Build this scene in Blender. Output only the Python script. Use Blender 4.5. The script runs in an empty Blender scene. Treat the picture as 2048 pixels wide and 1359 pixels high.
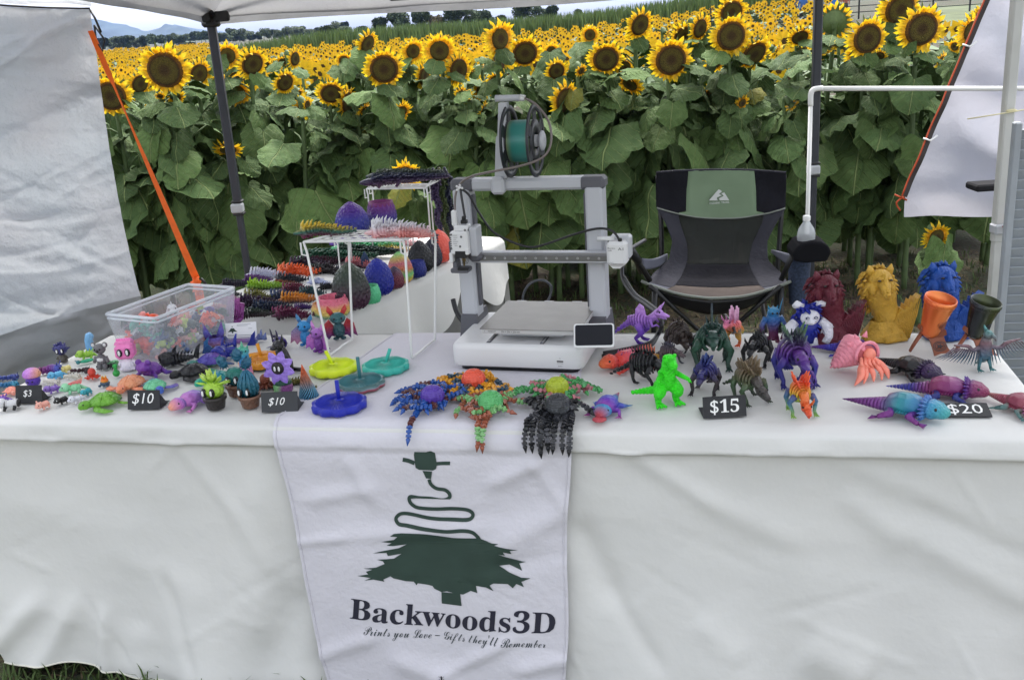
import bpy, math, random
from mathutils import Vector, Matrix, noise
import numpy as np
RND = random.Random(7)
SC = bpy.context.scene
COL = SC.collection
R = math.radians
# ---------------------------------------------------------------- camera
CAM_H, PITCH, ROLL, FPX, CXP, CYP = 1.62, R(17.75), R(3.8), 2002.0, 1024.0, 679.5
F0 = Vector((0, math.cos(PITCH), -math.sin(PITCH)))
U0 = Vector((0, math.sin(PITCH), math.cos(PITCH)))
RX = Vector((1, 0, 0)) * math.cos(ROLL) - U0 * math.sin(ROLL)
UP = Vector((1, 0, 0)) * math.sin(ROLL) + U0 * math.cos(ROLL)
camd = bpy.data.cameras.new('camera'); cam = bpy.data.objects.new('camera', camd); COL.objects.link(cam)
camd.sensor_width = 36.0; camd.lens = 36.0 * FPX / 2048.0; camd.clip_start = 0.05; camd.clip_end = 9000
cam.matrix_world = Matrix((( RX.x, UP.x, -F0.x, 0), (RX.y, UP.y, -F0.y, 0), (RX.z, UP.z, -F0.z, CAM_H), (0, 0, 0, 1)))
SC.camera = cam
# ---------------------------------------------------------------- world, sun, exposure
SUN_EL, SUN_AZ = R(60), R(12)
w = bpy.data.worlds.new("World"); SC.world = w; w.use_nodes = True
nt = w.node_tree; bg = nt.nodes['Background']
sky = nt.nodes.new('ShaderNodeTexSky'); sky.sky_type = 'NISHITA'; sky.sun_disc = False
sky.sun_elevation = SUN_EL; sky.sun_rotation = SUN_AZ; sky.air_density = 1.0; sky.dust_density = 3.0; sky.ozone_density = 1.0
hs = nt.nodes.new('ShaderNodeHueSaturation'); hs.inputs['Saturation'].default_value = 0.22; hs.inputs['Value'].default_value = 1.0
nt.links.new(sky.outputs[0], hs.inputs['Color'])
tcw = nt.nodes.new('ShaderNodeTexCoord'); mpw = nt.nodes.new('ShaderNodeMapping'); mpw.inputs['Scale'].default_value = (2.0, 2.0, 6.0)
nzw = nt.nodes.new('ShaderNodeTexNoise'); nzw.inputs['Scale'].default_value = 1.6; nzw.inputs['Detail'].default_value = 5
rpw = nt.nodes.new('ShaderNodeMapRange'); rpw.inputs[1].default_value = .3; rpw.inputs[2].default_value = .7; rpw.inputs[3].default_value = .86; rpw.inputs[4].default_value = 1.1
mxw = nt.nodes.new('ShaderNodeMixRGB'); mxw.blend_type = 'MULTIPLY'; mxw.inputs[0].default_value = 1
nt.links.new(tcw.outputs['Generated'], mpw.inputs[0]); nt.links.new(mpw.outputs[0], nzw.inputs['Vector']); nt.links.new(nzw.outputs[0], rpw.inputs[0])
nt.links.new(hs.outputs[0], mxw.inputs[1]); nt.links.new(rpw.outputs[0], mxw.inputs[2]); nt.links.new(mxw.outputs[0], bg.inputs['Color'])
bg.inputs['Strength'].default_value = 0.15
sl = bpy.data.lights.new('sun', 'SUN'); so = bpy.data.objects.new('sun', sl); COL.objects.link(so)
sl.energy = 1.5; sl.angle = R(18); sl.color = (1, .965, .91)
sd = Vector((math.sin(SUN_AZ) * math.cos(SUN_EL), math.cos(SUN_AZ) * math.cos(SUN_EL), math.sin(SUN_EL)))
so.rotation_euler = sd.to_track_quat('Z', 'Y').to_euler()
SC.view_settings.view_transform = 'Standard'; SC.view_settings.look = 'None'
SC.view_settings.exposure = 1.74; SC.view_settings.gamma = 1; SC.view_settings.use_curve_mapping = False
SC.cycles.max_bounces = 7; SC.cycles.transparent_max_bounces = 12; SC.cycles.diffuse_bounces = 4
SC.cycles.volume_bounces = 1; SC.cycles.volume_max_steps = 64
# ---------------------------------------------------------------- survey helpers: sight line of a photo pixel met with a real plane
def ray(px, py): return F0 + RX * ((px - CXP) / FPX) - UP * ((py - CYP) / FPX)
def at(px, py, z=0.742):
    r = ray(px, py); return Vector((0, 0, CAM_H)) + r * ((z - CAM_H) / r.z)
def aty(px, py, Y):
    r = ray(px, py); return Vector((0, 0, CAM_H)) + r * (Y / r.y)
def pxm(p, n=1.0):                      # size in metres of n photo pixels at point p
    return n * (Vector(p) - Vector((0, 0, CAM_H))).dot(F0) / FPX
# ---------------------------------------------------------------- materials
MC = {}
def lin(c):
    if isinstance(c, str):
        c = [int(c[i:i + 2], 16) / 255 for i in (0, 2, 4)]
        return tuple(x / 12.92 if x <= .04045 else ((x + .055) / 1.055) ** 2.4 for x in c)
    return tuple(c)
def newmat(name):
    m = bpy.data.materials.new(name); m.use_nodes = True
    return m, m.node_tree, m.node_tree.nodes['Principled BSDF']
def N(t, kind, **kw):
    n = t.nodes.new(kind)
    for k, v in kw.items():
        if k in n.inputs: n.inputs[k].default_value = v
        else: setattr(n, k, v)
    return n
def mat(c, rough=.5, metal=0.0, var=.0, bump=0.0, bscale=200.0, nscale=8.0, spec=.5, coat=0):
    key = (str(c), rough, metal, var, bump, bscale, nscale, spec, coat)
    if key in MC: return MC[key]
    m, t, b = newmat('mat_%d' % len(MC)); MC[key] = m
    col = lin(c); b.inputs['Base Color'].default_value = (*col, 1)
    b.inputs['Roughness'].default_value = rough; b.inputs['Metallic'].default_value = metal
    b.inputs['Specular IOR Level'].default_value = spec
    if coat: b.inputs['Coat Weight'].default_value = coat
    tc = N(t, 'ShaderNodeTexCoord')
    if var:
        nz = N(t, 'ShaderNodeTexNoise', Scale=nscale, Detail=4.0)
        mr = N(t, 'ShaderNodeMapRange'); mr.inputs[1].default_value = .3; mr.inputs[2].default_value = .7
        mr.inputs[3].default_value = 1 - var; mr.inputs[4].default_value = 1 + var
        mx = N(t, 'ShaderNodeMixRGB', blend_type='MULTIPLY'); mx.inputs[0].default_value = 1; mx.inputs[1].default_value = (*col, 1)
        t.links.new(tc.outputs['Object'], nz.inputs['Vector']); t.links.new(nz.outputs[0], mr.inputs[0])
        t.links.new(mr.outputs[0], mx.inputs[2]); t.links.new(mx.outputs[0], b.inputs['Base Color'])
    if bump:
        nz = N(t, 'ShaderNodeTexNoise', Scale=bscale, Detail=3.0)
        bp = N(t, 'ShaderNodeBump', Strength=bump); bp.inputs['Distance'].default_value = .5 / bscale
        t.links.new(tc.outputs['Object'], nz.inputs['Vector']); t.links.new(nz.outputs[0], bp.inputs['Height']); t.links.new(bp.outputs[0], b.inputs['Normal'])
    return m
def grad(cols, axis=2, lo=0.0, hi=.06, rough=.36, metal=0.04, wob=.12, const=False, twist=0, layers=True):
    """multi-colour filament: the plastic itself changes colour along one axis of the print"""
    key = ('g', str(cols), axis, round(lo, 3), round(hi, 3), rough, metal, wob, const, twist)
    if key in MC: return MC[key]
    m, t, b = newmat('filament_%d' % len(MC)); MC[key] = m
    tc = N(t, 'ShaderNodeTexCoord'); sp = N(t, 'ShaderNodeSeparateXYZ'); t.links.new(tc.outputs['Object'], sp.inputs[0])
    nz = N(t, 'ShaderNodeTexNoise', Scale=1.2 / (hi - lo), Detail=1.0); t.links.new(tc.outputs['Object'], nz.inputs['Vector'])
    mr = N(t, 'ShaderNodeMapRange'); mr.inputs[1].default_value = lo; mr.inputs[2].default_value = hi
    t.links.new(sp.outputs[axis], mr.inputs[0])
    a = N(t, 'ShaderNodeMath', operation='MULTIPLY_ADD'); a.inputs[1].default_value = wob * 2
    s = N(t, 'ShaderNodeMath', operation='SUBTRACT'); s.inputs[1].default_value = wob
    t.links.new(nz.outputs[0], a.inputs[0]); t.links.new(mr.outputs[0], a.inputs[2]); t.links.new(a.outputs[0], s.inputs[0])
    cr = N(t, 'ShaderNodeValToRGB'); e = cr.color_ramp.elements; n = len(cols)
    if const: cr.color_ramp.interpolation = 'CONSTANT'
    for i, c in enumerate(cols):
        p = i / (n if const else (n - 1))
        x = e[i] if i < 2 else e.new(p)
        x.position = p; x.color = (*lin(c), 1)
    t.links.new(s.outputs[0], cr.inputs[0]); t.links.new(cr.outputs[0], b.inputs['Base Color'])
    b.inputs['Roughness'].default_value = rough; b.inputs['Metallic'].default_value = metal
    if layers:                                       # printed layer lines and moulded scales
        vo = N(t, 'ShaderNodeTexVoronoi', Scale=11.0 / max(.2, min(1.2, hi - lo))); b2 = N(t, 'ShaderNodeBump', Strength=.35); b2.inputs['Distance'].default_value = .018; t.links.new(tc.outputs['Object'], vo.inputs['Vector']); t.links.new(vo.outputs['Distance'], b2.inputs['Height']); b.inputs['Coat Weight'].default_value = .15; b.inputs['Coat Roughness'].default_value = .25
        wv = N(t, 'ShaderNodeTexWave', Scale=70.0, bands_direction='Z'); bp = N(t, 'ShaderNodeBump', Strength=.25); bp.inputs['Distance'].default_value = .006
        t.links.new(tc.outputs['Object'], wv.inputs['Vector']); t.links.new(wv.outputs['Fac'], bp.inputs['Height']); t.links.new(b2.outputs[0], bp.inputs['Normal']); t.links.new(bp.outputs[0], b.inputs['Normal'])
    return m
# ---------------------------------------------------------------- mesh builder
def rot(x=0, y=0, z=0): return Matrix.Rotation(R(z), 4, 'Z') @ Matrix.Rotation(R(y), 4, 'Y') @ Matrix.Rotation(R(x), 4, 'X')
def T(x, y, z): return Matrix.Translation((x, y, z))
class MB:
    def __init__(s, M=None): s.v = []; s.f = []; s.mi = []; s.sm = []; s.M = M or Matrix(); s.cur = 0
    def add(s, vs, fs, M=None, smooth=True):
        A = s.M @ M if M is not None else s.M; o = len(s.v)
        s.v += [A @ Vector(p) for p in vs]; s.f += [tuple(i + o for i in f) for f in fs]
        s.mi += [s.cur] * len(fs); s.sm += [smooth] * len(fs); return s
    def box(s, c, d, M=None, bev=0.0):
        x, y, z = [k / 2 for k in d]; A = T(*c) @ (M or Matrix())
        if bev <= 0:
            v = [(-x, -y, -z), (x, -y, -z), (x, y, -z), (-x, y, -z), (-x, -y, z), (x, -y, z), (x, y, z), (-x, y, z)]
            return s.add(v, [(0, 3, 2, 1), (4, 5, 6, 7), (0, 1, 5, 4), (1, 2, 6, 5), (2, 3, 7, 6), (3, 0, 4, 7)], A, False)
        b = min(bev, x * .98, y * .98, z * .98)
        v = []; 
        for sx in (-1, 1):
            for sy in (-1, 1):
                for sz in (-1, 1):
                    v += [(sx * x, sy * (y - b), sz * (z - b)), (sx * (x - b), sy * y, sz * (z - b)), (sx * (x - b), sy * (y - b), sz * z)]
        ix = lambda a, b_, c_, k: ((a > 0) * 4 + (b_ > 0) * 2 + (c_ > 0)) * 3 + k
        fs = []
        for a in (-1, 1):
            q = [ix(a, -1, -1, 0), ix(a, 1, -1, 0), ix(a, 1, 1, 0), ix(a, -1, 1, 0)]; fs.append(tuple(q if a > 0 else q[::-1]))
            q = [ix(-1, a, -1, 1), ix(-1, a, 1, 1), ix(1, a, 1, 1), ix(1, a, -1, 1)]; fs.append(tuple(q if a > 0 else q[::-1]))
            q = [ix(-1, -1, a, 2), ix(1, -1, a, 2), ix(1, 1, a, 2), ix(-1, 1, a, 2)]; fs.append(tuple(q if a > 0 else q[::-1]))
            for c_ in (-1, 1):
                fs.append((ix(-1, a, c_, 1), ix(1, a, c_, 1), ix(1, a, c_, 2), ix(-1, a, c_, 2)))
                fs.append((ix(a, -1, c_, 0), ix(a, 1, c_, 0), ix(a, 1, c_, 2), ix(a, -1, c_, 2)))
                fs.append((ix(a, c_, -1, 0), ix(a, c_, 1, 0), ix(a, c_, 1, 1), ix(a, c_, -1, 1)))
                for d_ in (-1, 1):
                    if c_ == 1: fs.append((ix(a, d_, 1, 0), ix(a, d_, 1, 1), ix(a, d_, 1, 2)))
                    else: fs.append((ix(a, d_, -1, 0), ix(a, d_, -1, 1), ix(a, d_, -1, 2)))
        return s.add(v, fs, A, False)
    def ell(s, c, r, M=None, n=10, m=6):
        if not hasattr(r, '__len__'): r = (r, r, r)
        v = [(0, 0, -r[2])]
        for j in range(1, m):
            a = math.pi * j / m
            for i in range(n):
                b = 2 * math.pi * i / n; v.append((r[0] * math.sin(a) * math.cos(b), r[1] * math.sin(a) * math.sin(b), -r[2] * math.cos(a)))
        v.append((0, 0, r[2])); L = len(v) - 1; f = []
        for i in range(n):
            k = (i + 1) % n; f.append((0, 1 + k, 1 + i)); f.append((L, L - n + i, L - n + k))
            for j in range(m - 2): a = 1 + j * n; f.append((a + i, a + k, a + n + k, a + n + i))
        return s.add(v, f, T(*c) @ (M or Matrix()))
    def tube(s, pts, rs, n=8, cap=True, flat=1.0, up=None):
        pts = [Vector(p) for p in pts]; L = len(pts)
        if not hasattr(rs, '__len__'): rs = [rs] * L
        elif len(rs) != L:
            rs = [float(np.interp(i / (L - 1), np.linspace(0, 1, len(rs)), rs)) for i in range(L)]
        v = []; f = []; x = None
        for i, p in enumerate(pts):
            d = (pts[min(i + 1, L - 1)] - pts[max(i - 1, 0)]); d = d.normalized() if d.length > 1e-9 else Vector((0, 0, 1))
            if x is None:
                u = Vector(up) if up else (Vector((0, 0, 1)) if abs(d.z) < .9 else Vector((1, 0, 0)))
                x = d.cross(u).normalized()
            x = (x - d * x.dot(d)); x = x.normalized() if x.length > 1e-9 else d.orthogonal().normalized()
            y = d.cross(x)
            for k in range(n):
                a = 2 * math.pi * k / n; v.append(p + x * (rs[i] * math.cos(a)) + y * (rs[i] * flat * math.sin(a)))
        for i in range(L - 1):
            for k in range(n): q = (k + 1) % n; f.append((i * n + k, i * n + q, i * n + n + q, i * n + n + k))
        if cap: f.append(tuple(range(n))[::-1]); f.append(tuple((L - 1) * n + k for k in range(n)))
        return s.add(v, f)
    def cone(s, p0, p1, r0, r1=0.0, n=8): return s.tube([p0, p1], [r0, max(r1, 1e-5)], n)
    def lathe(s, prof, n=20, M=None, fn=None, cap=False):
        v = []; f = []; L = len(prof)
        for j, (r, z) in enumerate(prof):
            for i in range(n):
                a = 2 * math.pi * i / n; rr = r * (fn(a, j / (L - 1)) if fn else 1); v.append((rr * math.cos(a), rr * math.sin(a), z))
        for j in range(L - 1):
            for i in range(n): k = (i + 1) % n; f.append((j * n + i, j * n + k, j * n + n + k, j * n + n + i))
        if cap: f.append(tuple(range(n))[::-1]); f.append(tuple((L - 1) * n + k for k in range(n)))
        return s.add(v, f, M)
    def prism(s, poly, d, M=None, smooth=False):          # polygon in XZ extruded along Y by d (centred)
        n = len(poly); v = [(x, -d / 2, z) for x, z in poly] + [(x, d / 2, z) for x, z in poly]
        f = [tuple(range(n)), tuple(range(2 * n - 1, n - 1, -1))] + [(i, i + n, (i + 1) % n + n, (i + 1) % n) for i in range(n)]
        return s.add(v, f, M, smooth)
    def grid(s, nu, nv, fn, M=None, closed=False):
        v = [fn(i / nu, j / nv) for j in range(nv + 1) for i in range(nu + 1)]
        f = [(j * (nu + 1) + i, j * (nu + 1) + i + 1, (j + 1) * (nu + 1) + i + 1, (j + 1) * (nu + 1) + i) for j in range(nv) for i in range(nu)]
        return s.add(v, f, M)
    def mesh(s, name, mats):
        me = bpy.data.meshes.new(name); me.from_pydata([tuple(p) for p in s.v], [], s.f)
        for m in (mats if isinstance(mats, (list, tuple)) else [mats]): me.materials.append(m)
        me.polygons.foreach_set('use_smooth', s.sm); me.polygons.foreach_set('material_index', s.mi); me.update(); return me
    def build(s, name, mats, parent=None, loc=None, label=None):
        return ob(name, s.mesh(name, mats), parent, loc, label)
def ob(name, me, parent=None, loc=None, label=None):
    o = bpy.data.objects.new(name, me); COL.objects.link(o)
    if parent is not None: o.parent = parent
    if loc is not None: o.location = loc
    if label: o['label'] = label
    return o
def thing(name, label, cat, loc=(0, 0, 0), yaw=0, group=None):
    o = bpy.data.objects.new(name, None); COL.objects.link(o); o.empty_display_size = .02
    o.location = loc; o.rotation_euler = (0, 0, R(yaw)); o['label'] = label; o['category'] = cat
    if group: o['group'] = group
    return o
def tag(o, label, cat, group=None):
    o['label'] = label; o['category'] = cat
    if group: o['group'] = group
    return o
def struct(o): o['kind'] = 'structure'; return o
def stuff(o): o['kind'] = 'stuff'; return o
def solid(o, t): m = o.modifiers.new('thickness', 'SOLIDIFY'); m.thickness = t; m.offset = 0; return o
def sstep(a, b, x): t = max(0, min(1, (x - a) / (b - a))); return t * t * (3 - 2 * t)
def NZ(x, y, z=0.0): return noise.noise(Vector((x, y, z)))
def catmull(P, n=6):
    P = [Vector(p) for p in P]; out = []
    for i in range(len(P) - 1):
        a, b, c, d = P[max(i - 1, 0)], P[i], P[i + 1], P[min(i + 2, len(P) - 1)]
        for k in range(n):
            t = k / n; out.append(.5 * ((2 * b) + (c - a) * t + (2 * a - 5 * b + 4 * c - d) * t * t + (3 * b - a - 3 * c + d) * t ** 3))
    return out + [P[-1]]
# ================================================================ ground, field, far country
def gz(x, y):
    r = y + .12 * abs(x)
    return -.85 * sstep(8, 30, r) + .35 * sstep(35, 70, r) + .45 * sstep(80, 140, r) + .85 * sstep(3, 19, x) * sstep(25, 68, y)
def ground_mat():
    m, t, b = newmat('ground'); tc = N(t, 'ShaderNodeTexCoord')
    n1 = N(t, 'ShaderNodeTexNoise', Scale=.9, Detail=6.0); n2 = N(t, 'ShaderNodeTexNoise', Scale=45.0, Detail=6.0)
    t.links.new(tc.outputs['Object'], n1.inputs['Vector']); t.links.new(tc.outputs['Object'], n2.inputs['Vector'])
    cr = N(t, 'ShaderNodeValToRGB'); cr.color_ramp.elements[0].position = .4; cr.color_ramp.elements[0].color = (.050, .036, .022, 1)
    cr.color_ramp.elements[1].position = .62; cr.color_ramp.elements[1].color = (.038, .052, .02, 1)
    t.links.new(n1.outputs[0], cr.inputs[0])
    mx = N(t, 'ShaderNodeMixRGB', blend_type='OVERLAY'); mx.inputs[0].default_value = .8
    t.links.new(cr.outputs[0], mx.inputs[1]); t.links.new(n2.outputs['Color'], mx.inputs[2]); t.links.new(mx.outputs[0], b.inputs['Base Color'])
    b.inputs['Roughness'].default_value = .95
    bp = N(t, 'ShaderNodeBump', Strength=.8); bp.inputs['Distance'].default_value = .03; t.links.new(n2.outputs[0], bp.inputs['Height']); t.links.new(bp.outputs[0], b.inputs['Normal'])
    return m
gb = MB()
ys = [-60, -20, -5, -2, 0, 1, 2, 3, 4, 5, 6, 7, 8, 10, 12, 15, 18, 22, 26, 30, 35, 40, 50, 60, 75, 90, 110, 130, 160, 250, 600, 1500, 5000]
xs = [-4500, -900, -200, -100, -60, -40, -25, -15, -10, -6, -3, 0, 3, 6, 10, 15, 25, 40, 60, 100, 200, 900, 4500]
vv = [(x, y, gz(x, y)) for y in ys for x in xs]; nx = len(xs)
gb.add(vv, [(j * nx + i, j * nx + i + 1, (j + 1) * nx + i + 1, (j + 1) * nx + i) for j in range(len(ys) - 1) for i in range(nx - 1)])
GROUND = struct(gb.build('ground', ground_mat()))
# far lawn to the right of the field
lawn_m = mat((.075, .095, .035), .95, var=.35, nscale=.6)
lb = MB(); lb.grid(24, 24, lambda u, v: (lambda x, y: (x, y, gz(x, y) + .03))(9 + 3 + 60 * u + v * 22, 24 + 60 * v))
struct(lb.build('lawn', lawn_m))
# tufts of grass round the tables
gm = [mat((.075, .12, .03), .8, var=.3, nscale=3), mat((.11, .085, .045), .9, var=.3, nscale=3)]
tb = MB(); rg = random.Random(3)
def tufts(tb, n, x0, x1, y0, y1, hh, straw):
    for _ in range(n):
        x = rg.uniform(x0, x1); y = rg.uniform(y0, y1); tb.cur = 1 if rg.random() < straw else 0
        for k in range(3):
            a = rg.uniform(0, 6.28); h = hh * rg.uniform(.5, 1.2) * (.35 if tb.cur else 1); l = rg.uniform(.2, .9) * hh * (2 if tb.cur else 1); q = .0025
            dx, dy = math.cos(a), math.sin(a); px, py = x + rg.uniform(-.02, .02), y + rg.uniform(-.02, .02)
            tb.add([(px - dy * q, py + dx * q, 0), (px + dy * q, py - dx * q, 0), (px + dx * l * .4 + dy * q, py + dy * l * .4 - dx * q, h * .7), (px + dx * l * .4 - dy * q, py + dy * l * .4 + dx * q, h * .7), (px + dx * l, py + dy * l, h)], [(0, 1, 2, 3), (3, 2, 4)])
tufts(tb, 2600, -2.2, .8, 1.75, 2.6, .06, .15)
tufts(tb, 7000, -2.2, 3.2, 4.0, 6.3, .045, .8)
stuff(tb.build('grass', gm))
# ---------------------------------------------------------------- sunflowers
def leaf_mat(i):
    m, t, b = newmat('sunflower_leaf'); uv = N(t, 'ShaderNodeTexCoord'); sp = N(t, 'ShaderNodeSeparateXYZ')
    t.links.new(uv.outputs['Object'], sp.inputs[0])
    ax = N(t, 'ShaderNodeMath', operation='ABSOLUTE'); t.links.new(sp.outputs[0], ax.inputs[0])
    mid = N(t, 'ShaderNodeMapRange'); mid.inputs[1].default_value = .008; mid.inputs[2].default_value = .02; mid.inputs[3].default_value = 1; mid.inputs[4].default_value = 0
    t.links.new(ax.outputs[0], mid.inputs[0])
    # side veins: bands of (y - 0.8|x|)
    a = N(t, 'ShaderNodeMath', operation='MULTIPLY'); a.inputs[1].default_value = -.9; t.links.new(ax.outputs[0], a.inputs[0])
    s = N(t, 'ShaderNodeMath', operation='ADD'); t.links.new(sp.outputs[1], s.inputs[0]); t.links.new(a.outputs[0], s.inputs[1])
    mu = N(t, 'ShaderNodeMath', operation='MULTIPLY'); mu.inputs[1].default_value = 5.2; t.links.new(s.outputs[0], mu.inputs[0])
    fr = N(t, 'ShaderNodeMath', operation='FRACT'); t.links.new(mu.outputs[0], fr.inputs[0])
    vn = N(t, 'ShaderNodeMapRange'); vn.inputs[1].default_value = .03; vn.inputs[2].default_value = .11; vn.inputs[3].default_value = 1; vn.inputs[4].default_value = 0
    t.links.new(fr.outputs[0], vn.inputs[0])
    mxv = N(t, 'ShaderNodeMath', operation='MAXIMUM'); t.links.new(mid.outputs[0], mxv.inputs[0])
    hv = N(t, 'ShaderNodeMath', operation='MULTIPLY'); hv.inputs[1].default_value = .55; t.links.new(vn.outputs[0], hv.inputs[0]); t.links.new(hv.outputs[0], mxv.inputs[1])
    oi = N(t, 'ShaderNodeObjectInfo'); nz = N(t, 'ShaderNodeTexNoise', Scale=5.0, Detail=5.0, Roughness=.7); nz.noise_dimensions = '4D'
    mw = N(t, 'ShaderNodeMath', operation='MULTIPLY'); mw.inputs[1].default_value = 37.0
    t.links.new(oi.outputs['Random'], mw.inputs[0]); t.links.new(mw.outputs[0], nz.inputs['W']); t.links.new(uv.outputs['Object'], nz.inputs['Vector'])
    base = N(t, 'ShaderNodeValToRGB'); e = base.color_ramp.elements
    cs = [((.046, .084, .026), (.080, .128, .042)), ((.058, .104, .028), (.096, .150, .046)), ((.15, .17, .03), (.19, .17, .03))][i]
    e[0].position = .35; e[0].color = (*cs[0], 1); e[1].position = .7; e[1].color = (*cs[1], 1)
    t.links.new(nz.outputs[0], base.inputs[0])
    # brown eaten spots
    vo = N(t, 'ShaderNodeTexVoronoi', Scale=9.0); vo.voronoi_dimensions = '4D'; t.links.new(uv.outputs['Object'], vo.inputs['Vector']); t.links.new(mw.outputs[0], vo.inputs['W'])
    spt = N(t, 'ShaderNodeMapRange'); spt.inputs[1].default_value = .08; spt.inputs[2].default_value = .12; spt.inputs[3].default_value = 1; spt.inputs[4].default_value = 0; t.links.new(vo.outputs['Distance'], spt.inputs[0])
    gt = N(t, 'ShaderNodeMath', operation='GREATER_THAN'); gt.inputs[1].default_value = .5; sc_ = N(t, 'ShaderNodeSeparateColor'); t.links.new(vo.outputs['Color'], sc_.inputs[0]); t.links.new(sc_.outputs[0], gt.inputs[0])
    ml = N(t, 'ShaderNodeMath', operation='MULTIPLY'); t.links.new(spt.outputs[0], ml.inputs[0]); t.links.new(gt.outputs[0], ml.inputs[1])
    hsn = N(t, 'ShaderNodeHueSaturation'); rr = N(t, 'ShaderNodeMapRange'); rr.inputs[3].default_value = .82; rr.inputs[4].default_value = 1.42
    t.links.new(oi.outputs['Random'], rr.inputs[0]); t.links.new(rr.outputs[0], hsn.inputs['Value']); t.links.new(base.outputs[0], hsn.inputs['Color'])
    m1 = N(t, 'ShaderNodeMixRGB'); m1.inputs[2].default_value = (.21, .27, .10, 1); t.links.new(mxv.outputs[0], m1.inputs[0]); t.links.new(hsn.outputs[0], m1.inputs[1])
    m2 = N(t, 'ShaderNodeMixRGB'); m2.inputs[2].default_value = (.03, .025, .012, 1); t.links.new(ml.outputs[0], m2.inputs[0]); t.links.new(m1.outputs[0], m2.inputs[1])
    t.links.new(m2.outputs[0], b.inputs['Base Color']); b.inputs['Roughness'].default_value = .72; b.inputs['Specular IOR Level'].default_value = .22
    hb = N(t, 'ShaderNodeMath', operation='MULTIPLY_ADD'); hb.inputs[1].default_value = -.8; t.links.new(mxv.outputs[0], hb.inputs[0]); t.links.new(nz.outputs[0], hb.inputs[2])
    bp = N(t, 'ShaderNodeBump', Strength=.9); bp.inputs['Distance'].default_value = .02; t.links.new(hb.outputs[0], bp.inputs['Height']); t.links.new(bp.outputs[0], b.inputs['Normal'])
    return m
LM = [leaf_mat(0), leaf_mat(1), leaf_mat(2)]
def leaf_mesh(seed, m, droop):
    """heart-shaped toothed blade, unit length along +Y from the petiole at the origin, normal +Z, curling down"""
    r = random.Random(seed); b = MB(); L = 10; W = 8
    def half(t):    # half width along the blade
        return .53 * max(0, math.sin(math.pi * (t * .79 + .21))) ** .72 * (1 - .22 * sstep(.65, 1, t))
    k1, k2, wv = r.uniform(.25, .5), r.uniform(-.1, .1), r.uniform(.02, .05)
    ph = r.uniform(0, 6)
    def fn(u, v):
        t = v; s = u * 2 - 1; wd = half(t) * (1 + .07 * math.sin(t * 47 + ph) + .05 * NZ(t * 9, seed, s * 3))
        x = s * wd; y = t - .24 * (math.sin(min(1, abs(s)) * 2.1)) ** 1.0 * (1 - t) ** 3 + (.03 * math.sin(t * 40 + s * 9) if abs(s) > .9 else 0)
        z = -k1 * abs(x) ** 1.5 * .9 - droop * t * t + k2 * x + wv * math.sin(x * 14 + t * 9 + ph) + .03 * math.sin(t * 21 + ph) * abs(s)
        y *= (1 - droop * .25 * t)
        return (x, y, z)
    b.grid(W, L, fn); return b.mesh('leaf', m)
LEAVES = [leaf_mesh(i, LM[0 if i % 3 else 1], .12 + .09 * (i % 4)) for i in range(8)]
YLEAF = leaf_mesh(40, LM[2], .25)
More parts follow.
